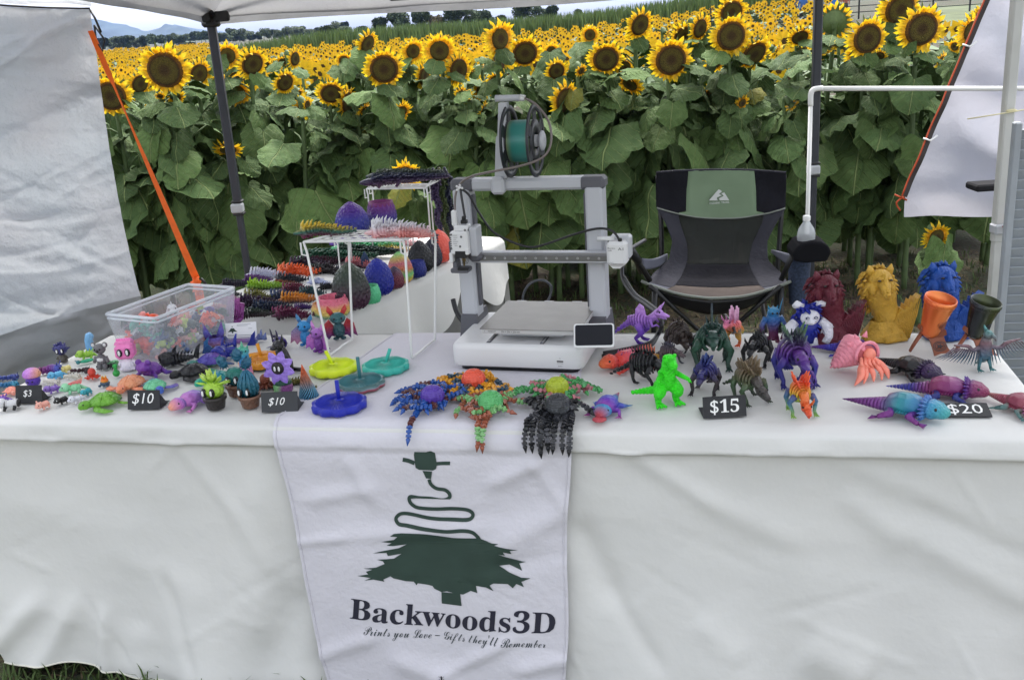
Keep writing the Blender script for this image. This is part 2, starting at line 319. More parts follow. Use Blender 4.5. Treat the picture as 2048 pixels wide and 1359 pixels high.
def head_mats():
    m, t, b = newmat('petal'); tc = N(t, 'ShaderNodeTexCoord'); sp = N(t, 'ShaderNodeSeparateXYZ'); t.links.new(tc.outputs['Object'], sp.inputs[0])
    ln = N(t, 'ShaderNodeVectorMath', operation='LENGTH'); t.links.new(tc.outputs['Object'], ln.inputs[0])
    cr = N(t, 'ShaderNodeValToRGB'); e = cr.color_ramp.elements; e[0].position = .5; e[0].color = (.85, .38, .008, 1); e[1].position = .85; e[1].color = (.93, .66, .02, 1)
    t.links.new(ln.outputs['Value'], cr.inputs[0]); nz = N(t, 'ShaderNodeTexNoise', Scale=9.0, Detail=2.0); t.links.new(tc.outputs['Object'], nz.inputs['Vector'])
    mr = N(t, 'ShaderNodeMapRange'); mr.inputs[1].default_value = .3; mr.inputs[2].default_value = .7; mr.inputs[3].default_value = .75; mr.inputs[4].default_value = 1.15; t.links.new(nz.outputs[0], mr.inputs[0])
    mx = N(t, 'ShaderNodeMixRGB', blend_type='MULTIPLY'); mx.inputs[0].default_value = 1; t.links.new(cr.outputs[0], mx.inputs[1]); t.links.new(mr.outputs[0], mx.inputs[2])
    t.links.new(mx.outputs[0], b.inputs['Base Color']); b.inputs['Roughness'].default_value = .6
    tr = N(t, 'ShaderNodeBsdfTranslucent'); ms = N(t, 'ShaderNodeMixShader'); ms.inputs[0].default_value = .3
    t.links.new(mx.outputs[0], tr.inputs[0]); out = t.nodes['Material Output']; t.links.new(b.outputs[0], ms.inputs[1]); t.links.new(tr.outputs[0], ms.inputs[2]); t.links.new(ms.outputs[0], out.inputs[0])
    d, t, b = newmat('seed_disc'); tc = N(t, 'ShaderNodeTexCoord'); ln = N(t, 'ShaderNodeVectorMath', operation='LENGTH'); t.links.new(tc.outputs['Object'], ln.inputs[0])
    cr = N(t, 'ShaderNodeValToRGB'); e = cr.color_ramp.elements; e[0].position = 0; e[0].color = (.09, .045, .012, 1); e[1].position = .16; e[1].color = (.12, .065, .014, 1)
    for p, c in ((.3, (.20, .155, .02, 1)), (.44, (.17, .125, .016, 1)), (.5, (.09, .04, .008, 1)), (.56, (.28, .12, .01, 1))): x = e.new(p); x.color = c
    t.links.new(ln.outputs['Value'], cr.inputs[0]); vo = N(t, 'ShaderNodeTexVoronoi', Scale=34.0); t.links.new(tc.outputs['Object'], vo.inputs['Vector'])
    mr = N(t, 'ShaderNodeMapRange'); mr.inputs[2].default_value = .6; mr.inputs[3].default_value = 1.35; mr.inputs[4].default_value = .5; t.links.new(vo.outputs['Distance'], mr.inputs[0])
    mx = N(t, 'ShaderNodeMixRGB', blend_type='MULTIPLY'); mx.inputs[0].default_value = 1; t.links.new(cr.outputs[0], mx.inputs[1]); t.links.new(mr.outputs[0], mx.inputs[2]); t.links.new(mx.outputs[0], b.inputs['Base Color'])
    bp = N(t, 'ShaderNodeBump', Strength=.7); bp.inputs['Distance'].default_value = .03; bp.invert = True; t.links.new(vo.outputs['Distance'], bp.inputs['Height']); t.links.new(bp.outputs[0], b.inputs['Normal'])
    b.inputs['Roughness'].default_value = .9
    return m, d
PETAL, DISC = head_mats()
STEMG = mat((.09, .14, .05), .7, var=.2, nscale=12, bump=.3, bscale=60)
SEPAL = mat((.085, .13, .04), .7, var=.2, nscale=6)
def petals_mesh(seed, np_, rd):
    """ray florets of a unit-radius head that faces -Y; disc radius rd"""
    r = random.Random(seed); b = MB()
    for lay in range(2):
        for i in range(np_):
            a = 2 * math.pi * (i + .5 * lay) / np_ + r.uniform(-.07, .07); Lp = r.uniform(.86, 1.06) - rd * .9 - lay * .05; wd = r.uniform(.07, .1)
            tilt = r.uniform(-.35, .45) if lay else r.uniform(-.1, .6); cur = r.uniform(-.35, .5); tw = r.uniform(-.5, .5)
            if math.sin(a) > .45 and r.random() < .55: tilt -= r.uniform(.5, 1.2)        # upper rays fold over the face
            ca, sa = math.cos(a), math.sin(a); V = []
            for k, wk in enumerate((.55, 1.0, .85, 0.0)):
                t = k / 3; rr = rd * .9 + Lp * t * math.cos(tilt * t); yy = -.03 + Lp * math.sin(tilt) * t + cur * Lp * t * t * .5 + lay * .04
                for s in ((-1, 0, 1) if wk else (0,)):
                    o = s * wd * wk; V.append((ca * rr - sa * o, yy + s * tw * wd * t + (.03 if s == 0 else 0), sa * rr + ca * o))
            b.add(V, [(0, 1, 4, 3), (1, 2, 5, 4), (3, 4, 7, 6), (4, 5, 8, 7), (6, 7, 9), (7, 8, 9)])
    return b.mesh('petals', PETAL)
def disc_mesh(rd):
    b = MB(rot(x=90)); b.lathe([(.001, .07), (.15 * rd, .06), (.35 * rd, .085), (.7 * rd, .095), (.93 * rd, .06), (rd, .0), (rd * .9, -.05)], 26); return b.mesh('seed_disc', DISC)
def back_mesh(rd, seed):
    r = random.Random(seed); b = MB(rot(x=90)); b.lathe([(rd * .98, -.02), (rd * .8, -.12), (.3, -.24), (.09, -.34), (.001, -.36)], 16); b.M = Matrix()
    for i in range(18):
        a = 6.283 * i / 18; ca, sa = math.cos(a), math.sin(a); l = r.uniform(.25, .42); q = .09
        b.add([(ca * rd * .9 - sa * q, .05, sa * rd * .9 + ca * q), (ca * rd * .9 + sa * q, .05, sa * rd * .9 - ca * q), (ca * (rd + l), .08 + r.uniform(-.05, .15), sa * (rd + l))], [(0, 1, 2)])
    return b.mesh('calyx', SEPAL)
HEADS = []
for i, rd in enumerate((.62, .56, .5, .6, .45)): HEADS.append((petals_mesh(i, 22 - i % 2 * 3, rd), disc_mesh(rd), back_mesh(rd, i)))
rs = random.Random(11)
POS = ['far left beside the fabric wall', 'above the clear bin', 'right of the left canopy post', 'above the wire racks', 'left of the printer spool', 'right of the printer spool', 'above the camp chair', 'left of the right canopy post', 'above the wolf busts', 'beside the white tent flap']
def where(px): return POS[max(0, min(9, int(px / 205)))]
SFN = 0
def sunflower(p, r, yaw, pitch, nleaf, variant=None, label=None, lsize=1.0, zlo=.34, group='sunflowers in the field edge'):
    """p: centre of the head"""
    global SFN; SFN += 1
    dirv = Vector((math.sin(R(yaw)) * math.cos(R(pitch)), -math.cos(R(yaw)) * math.cos(R(pitch)), -math.sin(R(pitch))))
    g = gz(p.x, p.y); back = p - dirv * r * .34
    base = Vector((p.x - dirv.x * .12 + rs.uniform(-.06, .06), p.y + .1 + rs.uniform(-.05, .05), g))
    t = thing('sunflower', label or 'sunflower', 'sunflower', base, 0, group)
    H = p.z - g
    top = Vector((base.x * .3 + back.x * .7, base.y * .3 + back.y * .7, p.z + r * .25 + .02)) if pitch > 5 else Vector((back.x, back.y, p.z - .03))
    P = catmull([base, base.lerp(Vector((top.x, top.y, g)), .4) + Vector((0, 0, H * .45)), Vector((top.x, top.y + .01, p.z - .12)), top, back - dirv * .0], 5)
    P = [q - base for q in P]
    sb = MB(); sb.tube(P, [.017, .015, .013, .011, .014, .02], 7)
    nv = variant if variant is not None else rs.randrange(5)
    hd = bpy.data.objects.new('flower_head', HEADS[nv][1]); COL.objects.link(hd); hd.parent = t; hd.location = p - base; hd.scale = (r, r, r)
    hd.rotation_euler = (dirv.to_track_quat('-Y', 'Z') @ Matrix.Rotation(rs.uniform(-.15, .15), 4, 'Y').to_quaternion()).to_euler()
    for k, nme in ((0, 'petals'), (2, 'calyx')): ob(nme, HEADS[nv][k], hd)
    for k in range(nleaf):
        f = (k + .5) / nleaf; z = zlo + (H - zlo - r * .75) * (1 - (1 - f) ** 1.15) + rs.uniform(-.03, .03)
        # leaves turn to the light, outwards from the field edge
        a = rs.gauss(-90, 62) if k % 4 else rs.uniform(0, 360); a = R(a)
        L = lsize * .80 * rs.uniform(.6, 1.25) * (.25 + .13 * math.sin(math.pi * min(1, f * 1.05 + .12))) * (1 - .35 * f)
        pl = rs.uniform(.07, .18) * (1.15 - .5 * f)
        q = P[0].lerp(P[-1], 0); 
        for i in range(len(P) - 1):
            if P[i].z <= z <= P[i + 1].z: q = P[i].lerp(P[i + 1], (z - P[i].z) / max(1e-6, P[i + 1].z - P[i].z)); break
        else: q = Vector((P[6].x, P[6].y, z))
        d = Vector((math.cos(a), math.sin(a), 0)); e = q + d * pl + Vector((0, 0, pl * rs.uniform(.3, .8)))
        sb.tube([q, q.lerp(e, .5) + Vector((0, 0, .015)), e], [.006, .0045, .004], 5)
        el = rs.uniform(-80, -30) if f < .5 else rs.uniform(-68, -8) if f < .85 else rs.uniform(-45, 12)        # tip hangs down
        lo = ob('leaf', YLEAF if rs.random() < .008 else rs.choice(LEAVES), t, e); lo.scale = (L * rs.uniform(.95, 1.2), L, L)
        lo.rotation_euler = (Matrix.Rotation(a - math.pi / 2 + rs.uniform(-.35, .35), 4, 'Z') @ Matrix.Rotation(R(el), 4, 'X') @ Matrix.Rotation(rs.uniform(-.4, .4), 4, 'Y')).to_euler()
    sb.build('stem', STEMG, t)
    return t
big = [(330,140,58,0,12,0),(222,192,48,5,14,0),(280,168,32,50,20,1),(398,148,36,50,18,1),(455,112,32,25,10,2),(505,128,38,38,22,3),(475,187,31,12,4,2),(607,215,28,45,12,2),(662,187,34,8,25,0),(694,205,38,72,12,1),
 (688,122,20,0,5,2),(768,138,46,5,12,0),(735,88,33,55,25,1),(826,103,29,25,12,2),(879,102,39,5,8,2),(917,140,40,42,10,1),(848,150,34,65,15,3),(1000,78,42,38,5,2),(1050,106,40,5,20,0),(1103,103,20,5,5,2),(1130,200,44,40,12,1),
 (1113,142,28,15,15,3),(1168,132,24,10,22,1),(1212,118,42,0,20,0),(1249,137,26,25,12,1),(1280,50,38,30,20,1),(1255,187,23,15,5,4),(1342,120,50,2,10,0),(1368,72,34,8,28,3),(1400,57,34,38,15,1),(1463,24,38,5,22,3),(1462,72,47,3,8,0),
 (1508,108,44,22,32,0),(1600,75,30,5,38,1),(1735,77,48,8,8,0),(1800,18,50,8,18,0),(1843,58,54,3,10,0),(1942,62,40,25,12,2),(1668,45,42,165,-5,3),(1715,108,30,12,18,2),(1180,70,22,0,6,2),(570,165,30,40,22,3),(590,118,24,60,10,1),(960,180,24,55,15,2)]
U_ = 'first second third fourth fifth sixth seventh eighth ninth tenth eleventh twelfth thirteenth fourteenth fifteenth sixteenth seventeenth eighteenth nineteenth twentieth'.split(); ORD = U_ + ['twenty-' + u for u in U_[:9]] + ['thirtieth'] + ['thirty-' + u for u in U_[:9]] + ['fortieth'] + ['forty-' + u for u in U_[:9]]
for i, (px, py, r, yw, pt, v) in enumerate(big):
    Y = 5.45 + (58 - r) * .02 + rs.uniform(-.1, .2); p = aty(px, py, Y); rr = pxm(p, r)
    rank_ = ORD[sorted(q[0] for q in big).index(px)]; kind = 'wide dark-centred' if r >= 46 else 'medium' if r >= 34 else 'small'
    face = 'facing the stall' if abs(yw) < 20 else 'seen from the back' if abs(yw) > 90 else 'turned to the right'
    sunflower(p, rr, yw, pt, 20 if Y < 6.2 else 14, v, '%s %s sunflower %s, %s front head from the left' % (kind, 'nodding' if pt > 15 else 'upright', face, rank_))
sunflower(aty(1873, 474, 4.75), pxm(aty(1873, 474, 4.75), 33), 12, 8, 4, 2, 'short small sunflower blooming low in the shade behind the blue wolf bust', .8)
sunflower(aty(812, 350, 5.25), pxm(aty(812, 350, 5.25), 36), -10, 12, 8, 2, 'low sunflower showing just above the raised back wire rack', .9)
nfill = 0
for row, (Y, n) in enumerate(((5.75, 22), (6.5, 24), (7.3, 26))):
    for i in range(n):
        px = -60 + 2200 * (i + rs.uniform(.1, .9)) / n
        if px > 2010 and row > 1: continue
        hz = 108 - .0665 * px + rs.uniform(55, 150) * 5.6 / Y * (1.15 if row == 0 else 1)
        if row == 0: hz += rs.uniform(15, 70)
        p = aty(px, hz, Y + rs.uniform(-.2, .2)); r = rs.uniform(.05, .095)
        if i % 3 == 0: r *= .7
        s_ = sunflower(p, r, rs.gauss(35, 45), rs.uniform(10, 60), 18 if row == 0 else 14, (4, 2, 1, 4)[i % 4], 'small sunflower half hidden among leaves, ' + where(px), zlo=.34 if row == 0 else .14, group='sunflowers half hidden behind the first row')
# mid-field plants: one mesh each, too small to show parts
PETM, DSCM = mat((.92, .56, .012), .6, var=.15, nscale=20), mat((.06, .03, .01), .9)
LEFM = mat((.085, .135, .055), .7, var=.3, nscale=6)
def small_plant(b, x, y, z, hgt, r, yaw, lod, rr):
    ca, sa = math.cos(yaw), math.sin(yaw); n = 9 if lod == 0 else 6; hz_ = z + hgt
    fw = Vector((sa, -ca, -.3)).normalized(); rt = Vector((ca, sa, 0)); up_ = rt.cross(fw) * -1
    if up_.z < 0: up_ = -up_
    c = Vector((x, y, hz_)); V = [c + fw * .01]
    for i in range(n * 2):
        a = math.pi * i / n; q = r * (1.0 if i % 2 == 0 else .62) * rr.uniform(.85, 1.1); V.append(c + rt * (q * math.cos(a)) + up_ * (q * math.sin(a)))
    b.cur = 0; b.add(V, [(0, 1 + i, 1 + (i + 1) % (2 * n)) for i in range(2 * n)], smooth=False)
    b.cur = 1; V = [c + fw * .03 + rt * (r * .33 * math.cos(6.283 * i / 6)) + up_ * (r * .33 * math.sin(6.283 * i / 6)) for i in range(6)]; b.add(V, [tuple(range(6))], smooth=False)
    b.cur = 2; nl = 9 if lod == 0 else 4
    for k in range(nl):
        a = rr.uniform(0, 6.28); zz = hz_ - r * .9 - rr.random() ** 1.3 * hgt * (.75 if lod == 0 else .4); L = rr.uniform(.16, .3) * (1 if lod == 0 else 1.5); ww = L * .42
        d = Vector((math.cos(a), math.sin(a), rr.uniform(-.7, .3))); s = Vector((-math.sin(a), math.cos(a), rr.uniform(-.3, .3))); o = Vector((x, y, zz))
        b.add([o, o + d * L * .35 + s * ww, o + d * L, o + d * L * .35 - s * ww], [(0, 1, 2, 3)])
    if lod == 0:
        b.add([(x - .012, y, z), (x + .012, y, z), (x + .01, y + .01, hz_), (x - .01, y + .01, hz_)], [(0, 1, 2, 3)])
rm = random.Random(5)
protos = []
for k in range(7):
    b = MB(); small_plant(b, 0, 0, 0, 1.25, rm.uniform(.085, .12), rm.uniform(-.6, .8), 0, rm); protos.append(b.mesh('sunflower', [PETM, DSCM, LEFM]))
cnt = 0
for row in range(9):
    Y = 8.2 + row * .85; wn = Y * .56
    for i in range(25):
        x = -wn + 2 * wn * (i + rm.uniform(.1, .9)) / 25
        if x > 4.6 - (Y - 8) * .0 and Y > 12: continue
        if cnt >= 205: break
        o = ob('sunflower', protos[rm.randrange(7)], None, (x, Y + rm.uniform(-.3, .3), gz(x, Y)))
        o.rotation_euler = (0, 0, rm.uniform(-.5, .5)); s = rm.uniform(.88, 1.08); o.scale = (s, s, s * rm.uniform(.92, 1.05))
        tag(o, 'small yellow sunflower in the open field beyond the tall front rows', 'sunflower', 'sunflowers in the open field'); cnt += 1
fb = MB(); rf = random.Random(9)
y = 14.5
while y < 118:
    sp = .42 if y < 26 else .6 if y < 45 else .95
    x = -y * .6 - 1; xr = min(y * .62 + 1, 7.0 + max(0, (y - 24)) * .36)
    while x < xr:
        if y > 68 and x > -.27 * y: break
        small_plant(fb, x + rf.uniform(-.2, .2), y + rf.uniform(-.25, .25), gz(x, y), rf.uniform(1.05, 1.35), rf.uniform(.105, .155) * (1 if y < 40 else 1.45), rf.uniform(-.7, .9), 1, rf)
        x += sp * rf.uniform(.7, 1.3)
    y += sp
stuff(fb.build('sunflower_field', [PETM, DSCM, LEFM]))
# ---------------------------------------------------------------- corn strip, trees, hills
cb = MB(); rc = random.Random(21); CORN = mat((.11, .17, .05), .8, var=.25, nscale=1.5)
for _ in range(9000):
    x = rc.uniform(-18.5, 20.5); yy = 69 + rc.uniform(0, 4); z = gz(x, yy); h = rc.uniform(1.9, 2.35) * (.75 + .25 * sstep(-18.5, -10, x)); a = rc.uniform(0, 3.14); q = rc.uniform(.025, .06)
    dx, dy = math.cos(a) * q, math.sin(a) * q; lx, ly = rc.uniform(-.25, .25), rc.uniform(-.2, .2)
    cb.add([(x - dx, yy - dy, z), (x + dx, yy + dy, z), (x + dx + lx * .4, yy + dy, z + h * .7), (x - dx + lx * .4, yy - dy, z + h * .7), (x + lx, yy + ly, z + h)], [(0, 1, 2, 3), (3, 2, 4)], smooth=False)
stuff(cb.build('corn_rows', CORN))
TRUNK = mat((.09, .07, .05), .9, bump=.4, bscale=12)
CROWN = [mat((.035, .06, .022), .85, var=.4, nscale=.7), mat((.055, .08, .03), .85, var=.4, nscale=.7), mat((.10, .085, .035), .85, var=.35, nscale=.7)]
def crown_mesh(seed, m, n=2600):
    r = random.Random(seed); b = MB(); cl = [(Vector((r.uniform(-.6, .6), r.uniform(-.5, .5), r.uniform(-.5, .75))), r.uniform(.25, .45)) for _ in range(11)]
    for _ in range(n):
        c, q = r.choice(cl); d = Vector((r.gauss(0, 1), r.gauss(0, 1), r.gauss(0, 1))).normalized() * q * r.uniform(.55, 1.08); p = c + d
        u = Vector((r.gauss(0, 1), r.gauss(0, 1), r.gauss(0, 1))).normalized(); v = u.orthogonal().normalized(); s = r.uniform(.06, .11)
        b.add([p - u * s, p + v * s * .7, p + u * s, p - v * s * .7], [(0, 1, 2, 3)], smooth=False)
    return b.mesh('crown', m)
CM = [crown_mesh(i, CROWN[(0, 0, 1, 0, 2, 1)[i]]) for i in range(6)]
tkb = MB(); tkb.tube([(0, 0, 0), (.02, 0, .5), (0, .02, 1)], [.06, .045, .03], 7)
for a in range(5): tkb.tube([(0, 0, .6 + a * .07), (math.cos(a * 2.4) * .3, math.sin(a * 2.4) * .3, .95 + .05 * a)], [.025, .01], 5)
TKM = tkb.mesh('trunk', TRUNK)
def tree(px, ptop, pbot, wpx, Y, ci, label, grp):
    top = aty(px, ptop, Y); x = top.x; g = gz(x, Y); H = top.z - g; wd = pxm(top, wpx) / 2
    t = thing('tree', label, 'tree', (x, Y, g), 0, grp)
    k = ob('trunk', TKM, t); k.scale = (H * .45, H * .45, H * .55)
    c = ob('crown', CM[ci], t, (0, 0, H * .50)); c.scale = (wd, wd, H * .50); c.rotation_euler = (0, 0, rc.uniform(0, 6))
i = 0
for (px, tp, w_, ci, lab) in [(652,48,52,2,'round olive tree standing alone at the end of the corn'),(690,52,42,0,'low dark tree beside the round olive tree'),(722,52,36,0,'small dark tree left of the tall tree line'),
    (757,34,44,0,'dark tree at the left end of the tall tree line'),(795,22,52,0,'tall dense dark tree under the canopy edge'),(835,20,50,1,'broad green tree in the tall line under the canopy edge'),(868,30,40,4,'brownish autumn-tinged tree in the middle of the tree line'),(900,14,56,0,'tallest dark tree of the line behind the corn'),
    (938,8,58,1,'tall open-crowned tree right of the tallest dark tree'),(972,20,44,0,'dark tree right of centre in the tree line'),(1000,30,34,0,'smaller dark tree closing the tree line on the right'),(1048,-2,62,0,'tall tree standing in the gap right of the tree line'),(1082,8,38,1,'slim green tree between two rounder ones right of the tree line'),(1103,10,34,0,'small rounded dark tree at the right of the skyline'),(1158,18,26,0,'tiny tree top far right over the corn')]:
    tree(px, tp, 0, w_, 150, ci, lab, 'trees behind the corn')
for k in range(44):
    px = 150 + k * 12.5 + rc.uniform(-5, 5); tp = 91 - .0665 * px + rc.uniform(-10, 3) + 6
    tree(px, tp, 0, rc.uniform(24, 44), 330 + rc.uniform(-30, 30), rc.choice((0, 1, 2, 5)), 'far hedgerow tree at the foot of the blue mountains', 'far hedgerow trees')
tree(425, 64, 0, 22, 190, 0, 'dark upright tree beside the left canopy post on the skyline', None)
tree(380, 84, 0, 26, 180, 0, 'low dark bush-like tree at the left edge of the sunflower field', None)
def ridge(name, Y, prof, m, seed, depth):
    b = MB(); n = 150; rows = 7; px0, px1 = prof[0][0], prof[-1][0]; V = []
    for j in range(rows + 1):
        f = j / rows
        for i in range(n + 1):
            px = px0 + (px1 - px0) * i / n; py = float(np.interp(px, [q[0] for q in prof], [q[1] for q in prof]))
            p = aty(px, py, Y); h = p.z; z = -5 + (h + 5) * (1 - f) ** 1.0 * (1 + .05 * NZ(i * .13, f * 5, seed)) + NZ(i * .35, f * 6, seed) * h * .06 * (1 if j else .5) * min(1, f * 3 + .25)
            V.append((p.x, Y - depth * f + NZ(i * .2, f * 3, seed + 4) * depth * .12, z))
    b.add(V, [(j * (n + 1) + i, j * (n + 1) + i + 1, (j + 1) * (n + 1) + i + 1, (j + 1) * (n + 1) + i) for j in range(rows) for i in range(n)])
    return struct(b.build(name, m))
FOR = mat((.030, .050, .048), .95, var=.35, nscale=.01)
FOR2 = mat((.05, .075, .035), .95, var=.4, nscale=.03)
ridge('mountain_ridge', 4200, [(-200,60),(100,48),(172,36),(230,48),(300,64),(350,50),(400,60),(470,66),(560,72),(700,60),(900,55),(1200,40)], FOR, 1.3, 700)
ridge('mountain_ridge', 3300, [(-200,44),(60,36),(172,37),(200,40),(255,52),(300,66),(360,84),(430,92),(520,80)], FOR, 5.1, 500)
ridge('mountain_ridge', 2900, [(150,88),(240,78),(290,66),(320,56),(338,48),(360,52),(400,64),(455,72),(520,76),(600,78)], FOR, 9.7, 400)
ridge('wooded_hill', 1100, [(-100,96),(150,88),(250,84),(330,76),(400,74),(480,68),(560,66),(640,62),(800,55),(1100,36)], FOR2, 2.2, 300)
# haze over the valley
hz = MB(); hz.box((0, 2700, 150), (9400, 5500 + 300, 320)); hm, ht, hb_ = newmat('haze'); ht.nodes.remove(hb_)
pv = N(ht, 'ShaderNodeVolumePrincipled'); pv.inputs['Color'].default_value = (.30, .46, .90, 1); pv.inputs['Density'].default_value = .00010; pv.inputs['Anisotropy'].default_value = .1
ht.links.new(pv.outputs[0], ht.nodes['Material Output'].inputs['Volume']); HAZE = stuff(hz.build('haze', hm))
# people and a rail fence far off beyond the lawn
# ================================================================ tables and cloths
TO = Vector((-1.43, 2.41, 0)); TA = R(-12); TU = Vector((math.cos(TA), math.sin(TA), 0)); TV = Vector((-math.sin(TA), math.cos(TA), 0)); TL, TD, TH = 2.60, .70, .74
def cloth_mat(name, col, bscale, strength, trans=0.0, tint=None, rough=.9, ridged=False):
    m, t, b = newmat(name); tc = N(t, 'ShaderNodeTexCoord'); mp = N(t, 'ShaderNodeMapping'); t.links.new(tc.outputs['Object'], mp.inputs[0])
    n1 = N(t, 'ShaderNodeTexNoise', Scale=bscale, Detail=5.0, Distortion=.35); n1.inputs['Roughness'].default_value = .55; t.links.new(mp.outputs[0], n1.inputs['Vector'])
    if ridged: n1.noise_type = 'RIDGED_MULTIFRACTAL'; n1.inputs['Distortion'].default_value = .6; mp.inputs['Scale'].default_value = (.8, .8, 1.9); mp.inputs['Rotation'].default_value = (0, .25, 0); n1.inputs['Roughness'].default_value = .4
    n2 = N(t, 'ShaderNodeTexNoise', Scale=bscale * 12, Detail=3.0); t.links.new(tc.outputs['Object'], n2.inputs['Vector'])
    ad = N(t, 'ShaderNodeMath', operation='MULTIPLY_ADD'); ad.inputs[1].default_value = .12; t.links.new(n2.outputs[0], ad.inputs[0]); t.links.new(n1.outputs[0], ad.inputs[2])
    bp = N(t, 'ShaderNodeBump', Strength=strength); bp.inputs['Distance'].default_value = .25 / bscale; t.links.new(ad.outputs[0], bp.inputs['Height']); t.links.new(bp.outputs[0], b.inputs['Normal'])
    nv = N(t, 'ShaderNodeTexNoise', Scale=2.2, Detail=3.0); t.links.new(tc.outputs['Object'], nv.inputs['Vector'])
    cr = N(t, 'ShaderNodeValToRGB'); e = cr.color_ramp.elements; e[0].position = .32; e[1].position = .68
    c0 = lin(col); c1 = lin(tint) if tint else tuple(x * .95 for x in c0); e[0].color = (*c1, 1); e[1].color = (*c0, 1)
    t.links.new(nv.outputs[0], cr.inputs[0]); t.links.new(cr.outputs[0], b.inputs['Base Color']); b.inputs['Roughness'].default_value = rough; b.inputs['Specular IOR Level'].default_value = .25
    if trans:
        tr = N(t, 'ShaderNodeBsdfTranslucent'); ms = N(t, 'ShaderNodeMixShader'); ms.inputs[0].default_value = trans; t.links.new(cr.outputs[0], tr.inputs[0]); t.links.new(bp.outputs[0], tr.inputs['Normal'])
        t.links.new(b.outputs[0], ms.inputs[1]); t.links.new(tr.outputs[0], ms.inputs[2]); t.links.new(ms.outputs[0], t.nodes['Material Output'].inputs[0])
    return m
CLOTH = cloth_mat('white_cloth', (.71, .705, .675), 1.7, .16, tint=(.65, .65, .625), ridged=True)
RUNM = cloth_mat('runner_cloth', (.68, .665, .71), 7.0, .3, tint=(.63, .615, .66))
def dplane(px, py):        # photo point -> (s along table, z) on the hanging front
    r = ray(px, py); n = -TV; o = Vector((0, 0, CAM_H)); k = (TO - o).dot(n) / r.dot(n); p = o + r * k; return (p - TO).dot(TU), p.z
RIDGE = []
for (a, b_, w_, A) in [((345,870),(470,1010),.02,.006),((470,1010),(560,1130),.03,.008),((520,960),(530,1230),.05,.014),((0,1290),(90,1190),.03,.022),((90,1350),(160,1200),.03,.02),((230,1340),(222,1215),.02,.02),((300,1350),(290,1250),.05,.015),
        ((340,1150),(410,1310),.02,-.012),((600,1180),(545,1340),.05,-.02),((110,880),(135,850),.012,.004),((365,880),(380,850),.012,.004),((1215,870),(1420,1000),.022,.010),((1420,1000),(1600,1090),.03,.007),((1160,1050),(1230,1180),.035,-.018),((1230,1180),(1320,1310),.02,-.010),
        ((1500,880),(1610,850),.018,.007),((1590,900),(1660,865),.012,.006),((1290,865),(1330,900),.01,.005),((1700,1000),(1800,1090),.03,.008),((1770,1040),(2048,1190),.03,.009),((1850,1020),(2048,1110),.02,-.006),((1620,1290),(1720,1340),.06,.02),((1400,1230),(1480,1290),.03,.008),
        ((1680,920),(1900,1010),.025,.005),((880,1000),(1000,1150),.03,.006),((20,1000),(300,1060),.05,.005),((250,1100),(420,1180),.04,.006)]:
    RIDGE.append((*dplane(*a), *dplane(*b_), w_, A))
rq = random.Random(31)
for _ in range(26):
    a0_, z0_, an_, L_ = rq.uniform(0, 2.5), rq.uniform(.12, .66), rq.choice((-1, 1, -1)) * rq.uniform(.2, 1.2), rq.uniform(.06, .26); RIDGE.append((a0_, z0_, a0_ + L_ * math.cos(an_), z0_ + L_ * math.sin(an_), rq.uniform(.005, .010), rq.choice((1, -1, 1)) * rq.uniform(.0015, .004)))
def ridges(s, z):
    t = 0
    for (s0, z0, s1, z1, w_, A) in RIDGE:
        dx, dz = s1 - s0, z1 - z0; L2 = dx * dx + dz * dz; k = ((s - s0) * dx + (z - z0) * dz) / L2; kk = max(-.25, min(1.25, k)); d = math.hypot(s - s0 - dx * kk, z - z0 - dz * kk)
        fade = sstep(-.25, .15, k) * (1 - sstep(.85, 1.25, k)); t += A * fade * math.exp(-(d / w_) ** 2)
    return t
def drape(s, z):           # outward offset of the front cloth at height z
    h = TH - z
    h0 = max(0, h - .006)
    if h < .05: o = .012 * (1 - math.exp(-h0 / .003)) + .30 * h0 + (.003 * math.sin(s * 19) + .002 * math.sin(s * 43)) * sstep(0.006, .05, h)
    else:
        o = .027 - (.034 * sstep(.048, .062, h)) * (.6 + .4 * math.sin(s * 3.1 + 1) ** 2)
        o += .05 * (h / TH) ** 1.6 + .022 * NZ(s * 1.7, z * 1.4, 3) * sstep(.05, .3, h) + .011 * NZ(s * 4, z * 2.2 + s * 1.5, 8) * sstep(.05, .4, h)
        fan = sstep(.35, .74, h); o += fan * (.022 * math.sin(s * 9.0 + 2.4 * math.sin(s * 2.3)) + .010 * math.sin(s * 23 + z * 5))
        o += .85 * ridges(s, z)
    return o
def hem(s): return .03 - .02 * math.exp(-((s - .35) / .3) ** 2) + .05 * math.exp(-((s - 1.66) / .13) ** 2) + .025 * math.sin(s * 4.2 + .6) + .012 * math.sin(s * 11)
def tp(s, d, z): return TO + TU * s + TV * d + Vector((0, 0, z))
def topz(s, d):            # table top level under the cloth with faint ripples
    e = min(s, TL - s, d, TD - d); return TH - .006 * math.exp(-max(e, 0) / .007) + .0012 * NZ(s * 6, d * 6, 1) * sstep(0, .05, e)
cb_ = MB()
cb_.grid(120, 34, lambda u, v: tp(u * TL, v * TD, topz(u * TL, v * TD)))
def rows_(k): return k / 70
def side(s, k, f=drape):
    zb = hem(s); h = .0 + (TH - .006 - zb) * (k if k > .12 else k)
    return TH - .006 - h
KS = [0, .004, .009, .015, .025, .04, .055, .064, .072, .08, .09] + [.09 + .91 * i / 52 for i in range(1, 53)]
def frontpt(u, j):
    s = u * TL; zb = hem(s); z = TH - .006 - (TH - .006 - zb) * KS[j]; return tp(s, -drape(s, z), z)
nu = 330; V = [frontpt(i / nu, j) for j in range(len(KS)) for i in range(nu + 1)]
